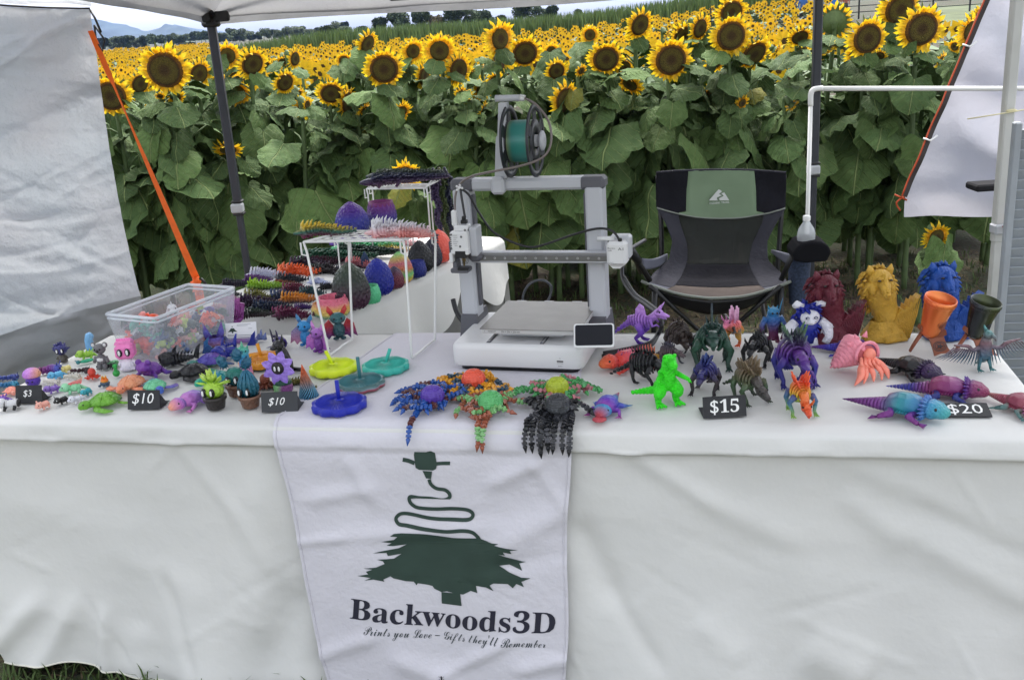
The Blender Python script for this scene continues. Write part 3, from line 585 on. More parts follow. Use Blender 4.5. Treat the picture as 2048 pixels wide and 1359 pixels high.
cb_.add(V, [(j * (nu + 1) + i, (j + 1) * (nu + 1) + i, (j + 1) * (nu + 1) + i + 1, j * (nu + 1) + i + 1) for j in range(len(KS) - 1) for i in range(nu)])
def sidept(i0, n, f):
    V = [f(i / n, j) for j in range(len(KS)) for i in range(n + 1)]
    cb_.add(V, [(j * (n + 1) + i, (j + 1) * (n + 1) + i, (j + 1) * (n + 1) + i + 1, j * (n + 1) + i + 1) for j in range(len(KS) - 1) for i in range(n)])
def cor(x): return math.exp(-x / .08)
def leftpt(u, j):
    d = TD * (1 - u); z = TH - .006 - (TH - .006 - hem(0)) * KS[j]; o = drape(0, z) + .03 * math.sin(d * 17) * sstep(.05, .5, TH - z) * (1 - cor(d)); p = tp(-o * (1 - cor(d)), d - drape(0, z) * cor(d), z); return p
def rightpt(u, j):
    d = TD * u; z = TH - .006 - (TH - .006 - hem(TL)) * KS[j]; o = drape(TL, z) + .03 * math.sin(d * 15) * sstep(.05, .5, TH - z) * (1 - cor(d)); return tp(TL + o * (1 - cor(d)), d - drape(TL, z) * cor(d), z)
def backpt(u, j):
    s = TL * (1 - u); z = TH - .006 - (TH - .006 - .3) * KS[j]; return tp(s, TD + .01 + .02 * math.sin(s * 9) * sstep(0, .3, TH - z), z)
sidept(0, 50, leftpt); sidept(0, 50, rightpt); sidept(0, 90, backpt)
FT = thing('folding_table', 'long front folding table hidden under a white cloth', 'table', (0, 0, 0))
tb1 = MB(); tb1.box((0, 0, 0), (TL - .04, TD - .04, .04), Matrix.Translation(tp(TL / 2, TD / 2, .708)) @ Matrix.Rotation(TA, 4, 'Z')); tb1.build('table_top', mat((.6, .6, .58), .5), FT)
for s in (.3, TL - .3):
    for d in (.12, TD - .12): b = MB(); b.tube([tp(s, d, 0), tp(s, d, .69)], .014, 10); b.build('leg', mat((.2, .2, .21), .4, .6), FT)
HB = MB(); HB.tube([frontpt(i / 330, len(KS) - 1) for i in range(331)], .0028, 5)
TC = tag(cb_.build('tablecloth', CLOTH), 'white cloth draped over the long front table down to the grass', 'tablecloth')
HB.build('stitched_hem', mat((.74, .72, .62), .8), TC)
# second table at an angle behind
A1, A2 = at(440, 622, .745), at(716, 618, .745); D2 = Vector((.444, .896, 0)); W2v = Vector((.896, -.444, 0))
QN_R = Vector((-.545, 3.115, 0)); QF_R = QN_R + D2 * 1.19; QF_L = QF_R - W2v * .59; QN_L = QN_R - W2v * .59; QX = tp((QN_L - TO).dot(TU) - .02, TD - .01, 0)
Z2 = .746
b2 = MB()
def t2(u, v):
    p = (QN_L.lerp(QN_R, u) - D2 * (.02 + .02 * (1 - u))).lerp(QF_L.lerp(QF_R, u), v); e = min(u, 1 - u) * .59; e2 = min(v, 1 - v) * 1.2
    return Vector((p.x, p.y, Z2 - .006 * math.exp(-min(e, e2) / .012) + .003 * NZ(u * 3, v * 7, 2)))
b2.grid(40, 60, t2)
def hang(P, outv, drop, amp, n, seed, rows=22):
    def fn(u, v):
        p = P(u); h = drop(u) * v; o = .012 * sstep(0, .02, h) + amp * v * (.6 + .8 * math.sin(u * n + seed + 1.5 * math.sin(u * 3)) + .6 * NZ(u * 7, h * 3, seed)) + .02 * v
        return Vector((p.x, p.y, Z2 - .006 - h)) + outv * o
    b2.grid(90, rows, fn)
Rr = lambda u: (QN_R - D2 * .02).lerp(QF_R, u)
hang(Rr, W2v, lambda u: .19 + .04 * math.sin(u * 7 + .4) + .05 * math.sin(u * 17), .022, 22, 1.0)
hang(lambda u: (QN_L - D2 * .04).lerp(QF_L, u), -W2v, lambda u: .22 + .03 * math.sin(u * 9), .02, 18, 2.0)
hang(lambda u: QF_R.lerp(QF_L, u), D2, lambda u: .3 + .03 * math.sin(u * 9), .02, 12, 3.0)
hang(lambda u: (QN_L - D2 * .04).lerp(QN_R - D2 * .02, u), -D2, lambda u: .1, .0, 12, 3.0, 8)
tag(b2.build('tablecloth', CLOTH), 'short white cloth with an uneven hem over the angled back table', 'tablecloth')
b3 = MB()
def sk(u, v):
    p = Rr(u); return Vector((p.x, p.y, Z2 - .03 - .70 * v)) + W2v * (-.006 + .02 * v * math.sin(u * 31 + math.sin(u * 5) * 2) + .015 * v)
b3.grid(120, 16, sk); b3.grid(50, 16, lambda u, v: (lambda p: Vector((p.x, p.y, Z2 - .03 - .70 * v)) + D2 * (-.006 + .02 * v * math.sin(u * 18)))(QF_R.lerp(QF_L, u)))
b3.build('table_skirt', cloth_mat('skirt_cloth', (.20, .20, .19), 6, .4), None); tag(bpy.data.objects['table_skirt'], 'grey long skirt cloth hanging below the short white cloth of the back table', 'tablecloth')
FT2 = thing('folding_table', 'folding table under the short white cloth set at an angle behind', 'table', (0, 0, 0))
b = MB(); c = (QN_R + QF_L) / 2; b.box((0, 0, 0), (.56, 1.13, .035), Matrix.Translation((c.x, c.y, .718)) @ Matrix.Rotation(math.atan2(D2.y, D2.x) - math.pi / 2, 4, 'Z')); b.build('table_top', mat((.6, .6, .58), .5), FT2)
for (q, o) in ((QN_R, .06), (QF_R, -.06), (QN_L, .06), (QF_L, -.06)):
    p = q + D2 * o + (W2v * -.05 if q in (QN_R, QF_R) else W2v * .05); b = MB(); b.tube([(p.x, p.y, 0), (p.x, p.y, .7)], .013, 8); b.build('leg', mat((.03, .03, .033), .4), FT2)
# ---------------------------------------------------------------- runner with the printed emblem
RS0, RS1 = (Vector((-.575, 2.255, 0)) - TO).dot(TU), (Vector((.125, 2.103, 0)) - TO).dot(TU)
def run_s(u, t):             # t<0 on the table (depth -t), t>=0 hanging (drop t)
    if t < 0: k = -t / TD; a = RS0 + .10 * k - .01; b__ = RS1 - .01 * k - .03 * k
    else: a = RS0 + .105 * t + .006 * math.sin(t * 9); b__ = RS1 - .045 * t - .01 * t + .004 * math.sin(t * 14 + 1)
    return a + (b__ - a) * u
RW = [((700,900),(760,1000),.02,.004),((985,960),(1100,900),.02,.005),((620,990),(760,965),.02,.004),((1000,1080),(1150,1000),.03,.005),((800,1290),(930,1340),.03,.006),((650,1290),(760,1250),.02,.005),((1040,1310),(1150,1290),.02,.005),((600,1070),(700,1060),.012,.003),((980,1120),(1160,1085),.02,-.003),((690,1060),(1000,1040),.02,.003),((880,1330),(1040,1250),.015,.004),((1060,900),(1130,1000),.015,.003)]
RW = [(*dplane(*a), *dplane(*b_), w_, A) for (a, b_, w_, A) in RW]
def runner_pt(u, t, off=0.0):
    s = run_s(u, t)
    if t < 0: return tp(s, -t, topz(s, max(0, -t)) + .004 + off + .0015 * abs(NZ(s * 9, t * 9, 4)))
    z = TH - .006 - t; h = t; o = max(.014, drape(s, max(z, 0)) * .5 + .008 + .02 * sstep(.1, .74, h)) + .007 + .008 * sstep(.0, .1, h) + .004 * NZ(s * 8, z * 6, 6) * sstep(.02, .15, h)
    o = max(o, drape(s, max(z, 0)) + .006)
    for (s0, z0, s1, z1, w_, A) in RW:
        dx, dz = s1 - s0, z1 - z0; k = ((s - s0) * dx + (z - z0) * dz) / (dx * dx + dz * dz); kk = max(-.2, min(1.2, k)); d = math.hypot(s - s0 - dx * kk, z - z0 - dz * kk); o += 1.7 * (A + abs(A) * .2) * sstep(-.2, .2, k) * (1 - sstep(.8, 1.2, k)) * math.exp(-(d / w_) ** 2)
    ro = .012 * math.exp(-h / .012)          # rounded fold over the table edge
    return tp(s, -(o * sstep(0, .02, h) + .004 * (1 - sstep(0, .02, h)) + off), z + .004 * math.exp(-h / .01))
rb = MB(); TT = [-.69 + .69 * i / 24 for i in range(24)] + [0, .003, .007, .012, .02, .03] + [.03 + .70 * i / 90 for i in range(1, 91)]; nu = 70
V = [runner_pt(i / nu, t) for t in TT for i in range(nu + 1)]
rb.add(V, [(j * (nu + 1) + i, j * (nu + 1) + i + 1, (j + 1) * (nu + 1) + i + 1, (j + 1) * (nu + 1) + i) for j in range(len(TT) - 1) for i in range(nu)])
RUN = tag(rb.build('table_runner', RUNM), 'white runner printed with a dark green plug-and-cord tree emblem, hanging over the front table', 'banner')
for uu in (.012, .988):
    b = MB(); b.tube([runner_pt(uu, t, .0012) for t in TT], .0011, 5); b.build('stitched_hem', RUNM, RUN)
def run_uv(px, py):          # photo point -> (u, t) on the hanging part
    s, z = dplane(px, py)
    o = TV * -.03; r = ray(px, py); n = -TV; c = Vector((0, 0, CAM_H)); k = (TO + o - c).dot(n) / r.dot(n); p = c + r * k; s = (p - TO).dot(TU); z = p.z
    t = TH - .006 - z; a, b__ = run_s(0, max(t, 0)), run_s(1, max(t, 0)); return (s - a) / (b__ - a), t
def print_flat(name, loops, m, cell=.012, parent=None):
    """flat print: loops are outlines in photo points; tessellated finely and laid on the runner"""
    cu = bpy.data.curves.new(name, 'CURVE'); cu.dimensions = '2D'; cu.fill_mode = 'FRONT'
    for lp in loops:
        sp = cu.splines.new('POLY'); sp.points.add(len(lp) - 1)
        for i, (x, y) in enumerate(lp): sp.points[i].co = (x, -y, 0, 1)
        sp.use_cyclic_u = True
    return curve_to_runner(name, cu, m, parent)
def curve_to_runner(name, cu, m, parent, xf=None):
    tmp = bpy.data.objects.new('tmp', cu); COL.objects.link(tmp); bpy.context.view_layer.update()
    dg = bpy.context.evaluated_depsgraph_get(); me = bpy.data.meshes.new_from_object(tmp.evaluated_get(dg)); bpy.data.objects.remove(tmp)
    import bmesh
    bm = bmesh.new(); bm.from_mesh(me)
    if xf:
        for v in bm.verts: v.co = Vector(xf(v.co.x, v.co.y))
    for k in range(6):
        es = [e for e in bm.edges if e.calc_length() > 14]
        if not es: break
        bmesh.ops.subdivide_edges(bm, edges=es, cuts=1); bmesh.ops.triangulate(bm, faces=bm.faces[:])
    for v in bm.verts: u, t = run_uv(v.co.x, -v.co.y); v.co = runner_pt(u, t, .0016)
    for f in bm.faces: f.smooth = True
    me2 = bpy.data.meshes.new(name); bm.to_mesh(me2); bm.free(); me2.materials.append(m); return ob(name, me2, parent)
INKG = mat((.028, .055, .042), .8, var=.1, nscale=20); INKN = mat((.018, .018, .034), .8)
def stroke(P, w_):
    P = catmull([(x, y, 0) for x, y in P], 6); Lf, Rt = [], []
    for i, p in enumerate(P):
        d = (P[min(i + 1, len(P) - 1)] - P[max(0, i - 1)]).normalized(); n = Vector((-d.y, d.x, 0)) * w_ / 2; Lf.append((p.x + n.x, p.y + n.y)); Rt.append((p.x - n.x, p.y - n.y))
    return Lf + Rt[::-1]
plug = [(828,903),(836,901),(862,902),(869,906),(874,928),(872,937),(866,940),(838,939),(831,935),(827,910)]
print_flat('emblem_plug', [plug], INKG, parent=RUN)
print_flat('emblem_plug', [stroke([(805,919),(816,921),(829,926)], 8)], INKG, parent=RUN)
print_flat('emblem_plug', [stroke([(871,927),(885,926),(900,926)], 7)], INKG, parent=RUN)
print_flat('emblem_plug', [[(845,941),(864,942),(862,957),(852,956)]], INKG, parent=RUN)
cord = [(858,958),(862,968),(873,976),(890,979),(899,987),(898,995),(885,999),(860,996),(838,995),(820,993),(819,1002),(826,1010),(838,1015),(870,1017),(905,1016),(935,1019),(946,1028),(937,1037),(900,1036),(860,1035),(820,1027),(801,1027),(792,1036),(798,1046),(815,1049),(850,1055),(890,1058),(925,1056),(945,1059),(956,1068),(962,1078)]
print_flat('emblem_cord', [stroke(cord, 7)], INKG, parent=RUN)
tr = [(790,1063),(805,1062),(850,1064),(905,1070),(960,1072),(985,1081),(999,1081),(990,1085),(1038,1093),(1022,1094),(1025,1101),(1008,1097),(1012,1104),(998,1102),(1020,1110),(1045,1118),(1053,1119),(1040,1122),(1046,1135),(1034,1130),(1020,1124),(1000,1126),(1020,1138),(1045,1148),(1063,1149),(1045,1156),(1050,1166),(1035,1160),(1028,1168),(1018,1160),(990,1158),(978,1164),(980,1159),(990,1173),(975,1166),(955,1163),(958,1176),(945,1172),(930,1179),(912,1177),(897,1174),(886,1176),(872,1170),(868,1165),(860,1163),(838,1160),(836,1164),(830,1157),(815,1156),(790,1150),(784,1146),(770,1152),(772,1156),(750,1152),(732,1154),(745,1149),(718,1145),(740,1142),(735,1137),(748,1133),(730,1131),(755,1129),(772,1122),(768,1117),(756,1114),(775,1113),(790,1112),(805,1103),(778,1107),(775,1101),(748,1102),(770,1097),(800,1092),(815,1085),(788,1088),(775,1087),(785,1082),(765,1079),(790,1075),(797,1069),(782,1068)]
print_flat('emblem_tree', [tr], INKG, parent=RUN)
print_flat('emblem_trunk', [[(886,1176),(924,1177),(927,1201),(887,1198)]], INKG, parent=RUN)
def text_curve(body, size=1.0, shear=0.0, off=0.0):
    c = bpy.data.curves.new('lettering', 'FONT'); c.body = body; c.size = size; c.shear = shear; c.offset = off; return c
def bold(sx): 
    o = ''
    for ch in sx:
        if 'A' <= ch <= 'Z': o += chr(0x1D400 + ord(ch) - 65)
        elif 'a' <= ch <= 'z': o += chr(0x1D41A + ord(ch) - 97)
        elif '0' <= ch <= '9': o += chr(0x1D7CE + ord(ch) - 48)
        else: o += ch
    return o
def scr(sx):
    o = ''
    for ch in sx:
        if 'A' <= ch <= 'Z': o += chr(0x1D4D0 + ord(ch) - 65)
        elif 'a' <= ch <= 'z': o += chr(0x1D4EA + ord(ch) - 97)
        else: o += ch
    return o
def text_bounds(c):
    tmp = bpy.data.objects.new('tmp', c); COL.objects.link(tmp); bpy.context.view_layer.update(); d = tmp.dimensions.copy(); bb = [Vector(q) for q in tmp.bound_box]; bpy.data.objects.remove(tmp); return min(q.x for q in bb), min(q.y for q in bb), d.x, d.y
def runner_text(body, x0, y0, x1, y1, height, m, name, shear=0, off=0.0, lift=None):
    c = text_curve(body, 1.0, shear, off); c.resolution_u = 3; bx, by, W, Hh = text_bounds(c); dx, dy = x1 - x0, y1 - y0; L = math.hypot(dx, dy); k = L / W; ky = height
    def xf(x, y): f = (x - bx) / W; yy = y * ky; s = (dy + 0) / L; bend = (lift or 0) * (4 * f * (1 - f)); return (x0 + dx * f + yy * .06, -(y0 + dy * f + bend - yy), 0)
    return curve_to_runner(name, c, m, RUN, xf)
runner_text(bold('Backwoods3D'), 704, 1228, 1112, 1255, 57, INKN, 'lettering', off=.002, lift=4)
runner_text(scr('Prints you Love') + ' – ' + scr("Gifts they'll Remember"), 733, 1257, 1094, 1283, 25, mat((.03, .045, .05), .8), 'lettering', off=-.006)
# small fly on the runner
p = runner_pt(*run_uv(892, 1336), .003); fl = thing('fly', 'small black winged insect sitting low on the printed runner', 'insect', p, -12)
b = MB(); b.ell((0, 0, .002), (.0018, .0022, .005), n=8); b.ell((0, -.001, .008), (.0018, .002, .0025), n=8); b.build('body', mat((.01, .01, .012), .5), fl)
b = MB()
for sx in (-1, 1): b.tube([(0, 0, .004), (sx * .006, -.001, .001), (sx * .008, 0, -.006)], .0004, 4); b.tube([(0, 0, .005), (sx * .007, -.001, .009)], .0004, 4)
b.build('leg', mat((.01, .01, .012), .5), fl)
# ================================================================ canopies, posts, walls
NAVY = mat((.022, .025, .034), .45, var=.1, nscale=30); GRY = mat((.42, .43, .45), .4); BLK = mat((.012, .012, .014), .5); WHT = mat((.82, .82, .80), .35, var=.05, nscale=5)
CANF = cloth_mat('canopy_fabric', (.26, .26, .26), 3.0, .35, trans=.5, tint=(.22, .22, .23))
BLc, BRc = Vector((-1.19, 4.5, 1.70)), aty(1638, -38, 4.5); FLc = Vector((-1.50, 1.9, 1.93)); FRc = Vector((BRc.x + .15, 1.75, 1.98)); PK = Vector((.05, 3.15, 2.75))
CN = thing('canopy_tent', 'grey pop-up canopy over the stall with dark navy frame', 'canopy')
b = MB(); V0 = [BLc, BRc, FRc, FLc]
for i in range(4):
    a, c = V0[i], V0[(i + 1) % 4]; mid = (a + c) / 2
    def pan(u, v, a=a, c=c):
        e = a.lerp(c, u); p = e.lerp(PK, v); sag = -.05 * math.sin(math.pi * u) * (1 - v) * 0 - .04 * math.sin(math.pi * v) * math.sin(math.pi * u); return Vector((p.x, p.y, p.z + sag + .01 * NZ(u * 6, v * 5, i)))
    b.grid(24, 14, pan)
b.build('roof_fabric', CANF, CN)
b = MB()
for i in range(4):
    a, c = V0[i], V0[(i + 1) % 4]; out = ((a + c) / 2 - Vector((PK.x, PK.y, a.z))); out.z = 0; out.normalize()
    b.grid(60, 4, lambda u, v: a.lerp(c, u) + out * (.006 + .004 * math.sin(u * 40) * v) + Vector((0, 0, .03 - .055 * v + .006 * math.sin(u * 9))))
b.build('valance', CANF, CN)
for (q, nm) in ((BLc, 0), (BRc, 1), (FLc, 2), (FRc, 3)):
    foot = Vector((q.x + (.0 if nm != 0 else 0), q.y, 0)); b = MB(); s_ = .036
    if nm >= 2: continue          # the front legs stand outside the picture
    b.box((q.x, q.y, (q.z - .02 + .86) / 2), (s_, s_, q.z - .02 - .86), bev=.006); b.build('post', NAVY, CN)
    b = MB(); b.box((q.x, q.y, .44), (s_ * .8, s_ * .8, .86), bev=.005); b.build('post', NAVY, CN)
    b = MB(); b.box((q.x, q.y, .862), (.048, .048, .012), bev=.003); b.box((q.x, q.y, .918), (.048, .048, .010), bev=.003); b.build('collar', BLK, CN)
    b = MB(); b.box((q.x - .003, q.y - .004, .889), (.052, .05, .042), bev=.006); b.build('latch', GRY, CN)
    b = MB(); b.box((q.x, q.y, q.z + .015), (.07, .07, .10), bev=.01); b.box((q.x + (.05 if nm == 0 else -.05), q.y - .02, q.z + .01), (.07, .03, .05), bev=.006); b.box((q.x, q.y - .05, q.z + .01), (.03, .07, .05), bev=.006); b.build('corner_bracket', BLK, CN)
    b = MB(); b.box((q.x, q.y, .006), (.09, .09, .012)); b.build('foot_plate', GRY, CN)
b = MB(); b.tube([BLc + Vector((.02, -.02, .01)), BLc.lerp(FLc, .4) + Vector((.12, 0, .42))], .011, 8); b.build('roof_strut', NAVY, CN)
b = MB(); b.tube([BLc + Vector((.02, -.02, .01)), BLc.lerp(BRc, .28) + Vector((0, -.05, .36))], .011, 8); b.build('roof_strut', NAVY, CN)
b = MB(); m_ = aty(800, 4, 4.4); b.box((m_.x, m_.y, m_.z + .03), (.09, .03, .05), bev=.008); b.build('truss_joint', BLK, CN)
b = MB(); b.tube([m_ + Vector((-.02, 0, .05)), BLc.lerp(BRc, .28) + Vector((0, -.05, .36))], .011, 8); b.build('roof_strut', NAVY, CN)
# left fabric wall
WR = Vector((-1.362, 3.6, 0)); WD = Vector((-.86, -.5, 0)).normalized(); WN_ = Vector((.5, -.86, 0)).normalized(); WTOP = 1.738
WALLM = cloth_mat('wall_fabric', (.50, .49, .51), 2.6, .85, trans=.32, tint=(.44, .475, .51), ridged=True)
rw = random.Random(4); WRID = [(rw.uniform(0, .8), rw.uniform(.1, 1.75), rw.uniform(-.6, .8), rw.uniform(.12, .45), rw.uniform(.007, .018), rw.uniform(.003, .009) * rw.choice((1, 1, -1))) for _ in range(90)]
def wall_d(s, z):
    o = .03 * NZ(s * 1.3, z * 1.6, 11) + .010 * NZ(s * 5 + z * 2, z * 7, 12) + .005 * NZ(s * 13, z * 17, 2)
    for (a, zz, an, L, w_, A) in WRID:
        dx, dz = s - a, z - zz; l = dx * math.cos(an) + dz * math.sin(an)
        if abs(l) < L: n = -dx * math.sin(an) + dz * math.cos(an); 
        else: continue
        n += .02 * math.sin(l * 9 + a * 5)
        if abs(n) < w_ * 3: o += A * (1 - (l / L) ** 2) * math.exp(-(n / w_) ** 2)
    cz = .735 - .10 * s
    o += .012 * math.exp(-((z - cz) / .015) ** 2)
    if z < cz: o -= .5 * (cz - z)                     # below the crease the cloth is tilted inwards to darken it
    return o
b = MB(); NS, NZs = 130, 120
def wpt(u, v, low=0):
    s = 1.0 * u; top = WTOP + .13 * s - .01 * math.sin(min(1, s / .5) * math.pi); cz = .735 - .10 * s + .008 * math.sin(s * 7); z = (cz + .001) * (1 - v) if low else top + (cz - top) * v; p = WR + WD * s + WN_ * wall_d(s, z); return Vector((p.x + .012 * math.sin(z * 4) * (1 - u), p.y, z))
CZ = lambda s: .735 - .10 * s
b.grid(NS, 150, lambda u, v: wpt(u, v, 0))
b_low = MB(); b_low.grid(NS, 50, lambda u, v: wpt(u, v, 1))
WL = thing('fabric_wall', 'wrinkled white fabric side wall at the far left', 'tent wall'); b.build('fabric_panel', WALLM, WL); b_low.build('lower_panel', cloth_mat('shaded_wall_fabric', (.48, .48, .50), 2.6, .25, tint=(.38, .40, .43), ridged=True), WL, None, 'lower part of the wall with its shade put into a darker grey')  # same wall cloth below the crease, its shade painted in as darker grey
b = MB(); b.tube([wpt(i / 24, 0) + Vector((0, 0, .004)) for i in range(25)], .004, 6); b.tube([wpt(0, 0), wpt(0, 0) + Vector((.015, -.01, -.03)), wpt(0, 0) + Vector((.03, -.02, -.075))], .004, 6); b.build('hem_cord', BLK, WL)
b = MB(); b.grid(30, 8, lambda u, v: wpt(u, 0) + Vector((0, .02, .012)) + Vector((-.1, .25, .16)) * v + Vector((0, 0, .02 * NZ(u * 5, v * 3, 3)))); b.build('roof_flap', WALLM, WL)
# orange ratchet strap
ORG = mat('f26a1e', .55, var=.08, nscale=40, bump=.3, bscale=900)
S0, S1 = aty(181, 62, 3.56), aty(392, 556, 3.95); ST = thing('ratchet_strap', 'bright orange tie-down strap stretched from the fabric wall corner', 'strap')
b = MB(); P = [S0.lerp(S1, i / 20) for i in range(21)]; sd_ = (S1 - S0).normalized().cross(Vector((0, 1, 0))).normalized()
def band(b, P, wd, th=.0015, twist=lambda i: 0):
    V = []
    for i, p in enumerate(P):
        d = (P[min(i + 1, len(P) - 1)] - P[max(i - 1, 0)]).normalized(); x = d.cross(Vector((0, 1, 0))).normalized(); y = d.cross(x); a = twist(i); q = x * math.cos(a) + y * math.sin(a); n = d.cross(q) * th; w_ = wd[i] if hasattr(wd, '__len__') else wd
        V += [p - q * w_ / 2 - n, p + q * w_ / 2 - n, p + q * w_ / 2 + n, p - q * w_ / 2 + n]
    f = []
    for i in range(len(P) - 1): f += [(i * 4 + k, i * 4 + (k + 1) % 4, i * 4 + 4 + (k + 1) % 4, i * 4 + 4 + k) for k in range(4)]
    b.add(V, f, smooth=False)
band(b, P, [float(np.interp(i, [0, 3, 4, 7, 9, 20], [.018, .022, .010, .012, .014, .030])) for i in range(21)], twist=lambda i: .9 * math.exp(-((i - 6) / 3) ** 2)); b.build('webbing', ORG, ST)
b = MB(); kn = aty(393, 556, 3.94)
for k in range(6): a = k * 1.05; b.tube([kn + Vector((.02 * math.cos(a), -.012, .02 * math.sin(a) - .01)), kn + Vector((.0, -.02, -.03)), kn + Vector((-.018 * math.cos(a), -.01, -.05 + .02 * math.sin(a)))], .009, 6, flat=.35)
b.ell(kn + Vector((0, -.01, -.02)), (.018, .014, .025)); b.build('knot', ORG, ST)
b = MB(); band(b, [kn + Vector((0, 0, -.03)), kn + Vector((.005, 0, -.3)), kn + Vector((.01, 0, -.72))], .034); b.build('webbing', ORG, ST)
b = MB(); b.tube([kn + Vector((.02, -.01, .0)), kn + Vector((.035, -.01, -.02)), kn + Vector((.03, -.01, -.05))], .006, 6); b.build('hook', BLK, ST)
b = MB(); q = wpt(0, 0) + Vector((.008, -.01, -.05)); b.tube([q, q + Vector((-.003, 0, -.05)), q + Vector((.012, 0, -.085)), q + Vector((.026, 0, -.05)), q], .0035, 6); b.build('buckle', BLK, ST)
# white PVC frame of the next stall
PV = thing('pipe_frame', 'white plastic pipe frame rising beside the dark right post', 'pipe frame')
pa, pb = aty(1622, 184, 4.46), aty(2110, 177, 4.62); b = MB(); b.tube([pa + Vector((.03, 0, .012)), pb], .0105, 12); b.build('cross_bar', WHT, PV)
b = MB(); b.tube([Vector((pa.x, pa.y, 0)), pa + Vector((0, 0, -.015))], .0095, 12); b.build('upright', WHT, PV)
b = MB(); b.tube(catmull([pa + Vector((0, 0, -.06)), pa + Vector((0, 0, -.01)), pa + Vector((.012, 0, .010)), pa + Vector((.05, 0, .013))], 4), .0118, 12); b.build('elbow', WHT, PV)
# white tent of the next stall at right
FLM = cloth_mat('flap_fabric', (.50, .49, .55), 2.0, .4, trans=.38, tint=(.44, .45, .52), ridged=True)
NTt = thing('tent_flap', 'white tent side flap tied back in a slant at the upper right', 'tent flap')
fa, fb_, fc, fd = aty(1992, -40, 4.9), aty(1810, 392, 4.8), aty(1808, 434, 4.8), aty(2250, 395, 4.8)
def flp(u, v):
    l = fa.lerp(fb_, min(1, v / .9)) if v < .9 else fb_.lerp(fc, (v - .9) / .1); rgt = aty(2260, -40 + 440 * v, 4.85); p = l.lerp(rgt, u)
    fold = .075 * math.sin((v * 3.2 - u * 1.6) * 4.4) * sstep(.1, .9, v) * sstep(0, .25, u) + .012 * math.sin((v * 9 - u * 5) * 3) * sstep(0, .2, u) + .012 * NZ(u * 6, v * 9, 5)
    return p + Vector((0, fold, -.02 * math.sin(u * 3.1) * (v > .97)))
b = MB(); b.grid(80, 90, flp); b.build('fabric_panel', FLM, NTt)
b = MB(); band(b, [flp(0, .9 * i / 30) + Vector((-.006, -.004, 0)) for i in range(31)], .03); b.build('edge_binding', mat((.03, .02, .018), .6), NTt)
b = MB(); b.tube([flp(0, .9 * i / 30) + Vector((-.019, -.008, .0)) for i in range(31)], .004, 6); b.tube(catmull([flp(0, .9), flp(0, .9) + Vector((-.04, 0, -.03)), flp(0, .9) + Vector((-.02, 0, -.07))], 4), .004, 6); b.tube([flp(0, .9) + Vector((-.05, 0, .01)), flp(0, .9) + Vector((.01, 0, -.02))], .005, 6); b.build('orange_cord', mat('b8481c', .6), NTt)
for v in (.27, .66):
    b = MB(); q = flp(0, v); b.tube([q + Vector((-.03, -.01, .012)), q + Vector((0, -.02, 0)), q + Vector((.035, -.01, .02))], .009, 8, flat=.5); b.build('tie', WHT, NTt)
NP = thing('tent_pole', 'off-white square tent pole with red clamp at far right', 'tent pole'); GW = mat((.50, .50, .47), .45, var=.06, nscale=9)
q0 = aty(2035, -20, 3.45); q1 = aty(1987, 570, 3.45); b = MB(); cx_ = (q0.x + q1.x) / 2 ; b.box((cx_, 3.45, 1.25), (.036, .036, .98), bev=.005); b.build('pole', GW, NP)
b = MB(); b.box((cx_, 3.45, .38), (.029, .029, .78), bev=.004); b.build('pole', GW, NP)
qc = aty(1997, 457, 3.44); b = MB(); b.box((cx_, 3.44, qc.z), (.05, .05, .035), bev=.005); b.build('clamp', GRY, NP)
b = MB(); b.tube([(cx_ - .005, 3.405, qc.z + .012), (cx_ + .02, 3.40, qc.z + .022), (cx_ + .035, 3.41, qc.z + .008)], .008, 8, flat=.5); b.build('clamp_lever', mat('8a1f1c', .4), NP)
b = MB(); e0, e1 = aty(1935, 238, 3.42), aty(2120, 205, 3.42); b.tube([e0, Vector((cx_, 3.42, (e0.z + e1.z) / 2 - .004)), e1], .0022, 5); b.ell((cx_, 3.425, (e0.z + e1.z) / 2), (.02, .004, .006)); b.build('yellow_tie_cord', mat((.6, .55, .33), .7), NP)
# dark tray table and louvred panel
b = MB(); tq = aty(1972, 384, 3.6); b.box((tq.x + .30, 3.72, tq.z), (.60, .10, .026), bev=.006); TT_ = thing('side_table', 'dark grey table edge poking out behind the white tent pole', 'table'); b.build('table_top', mat((.02, .02, .022), .9, spec=.1), TT_)
for dx in (.25, .5): b = MB(); b.tube([(tq.x + dx, 3.78, 0), (tq.x + dx, 3.78, tq.z - .01)], .014, 8); b.build('leg', BLK, TT_)
LV = thing('louvred_panel', 'grey slatted louvre panel at the right edge behind the table end', 'louvre panel'); LGR = mat((.33, .36, .39), .5, var=.06, nscale=12)
l0, l1 = aty(2052, 345, 2.95), aty(1998, 660, 2.95); yaw = R(-8); X = Vector((math.cos(yaw), math.sin(yaw), 0)); xb = l1.x + .0
b = MB(); b.box((xb, 2.95, .62), (.022, .03, 1.24), Matrix.Rotation(yaw, 4, 'Z'), bev=.004); b.build('frame_stile', LGR, LV)
for k in range(40):
    z = .05 + k * .0295; b = MB(); b.box((xb + X.x * .22, 2.95 + X.y * .22, z), (.42, .040, .004), Matrix.Rotation(yaw, 4, 'Z') @ Matrix.Rotation(R(-62), 4, 'X')); b.build('slat', LGR, LV)
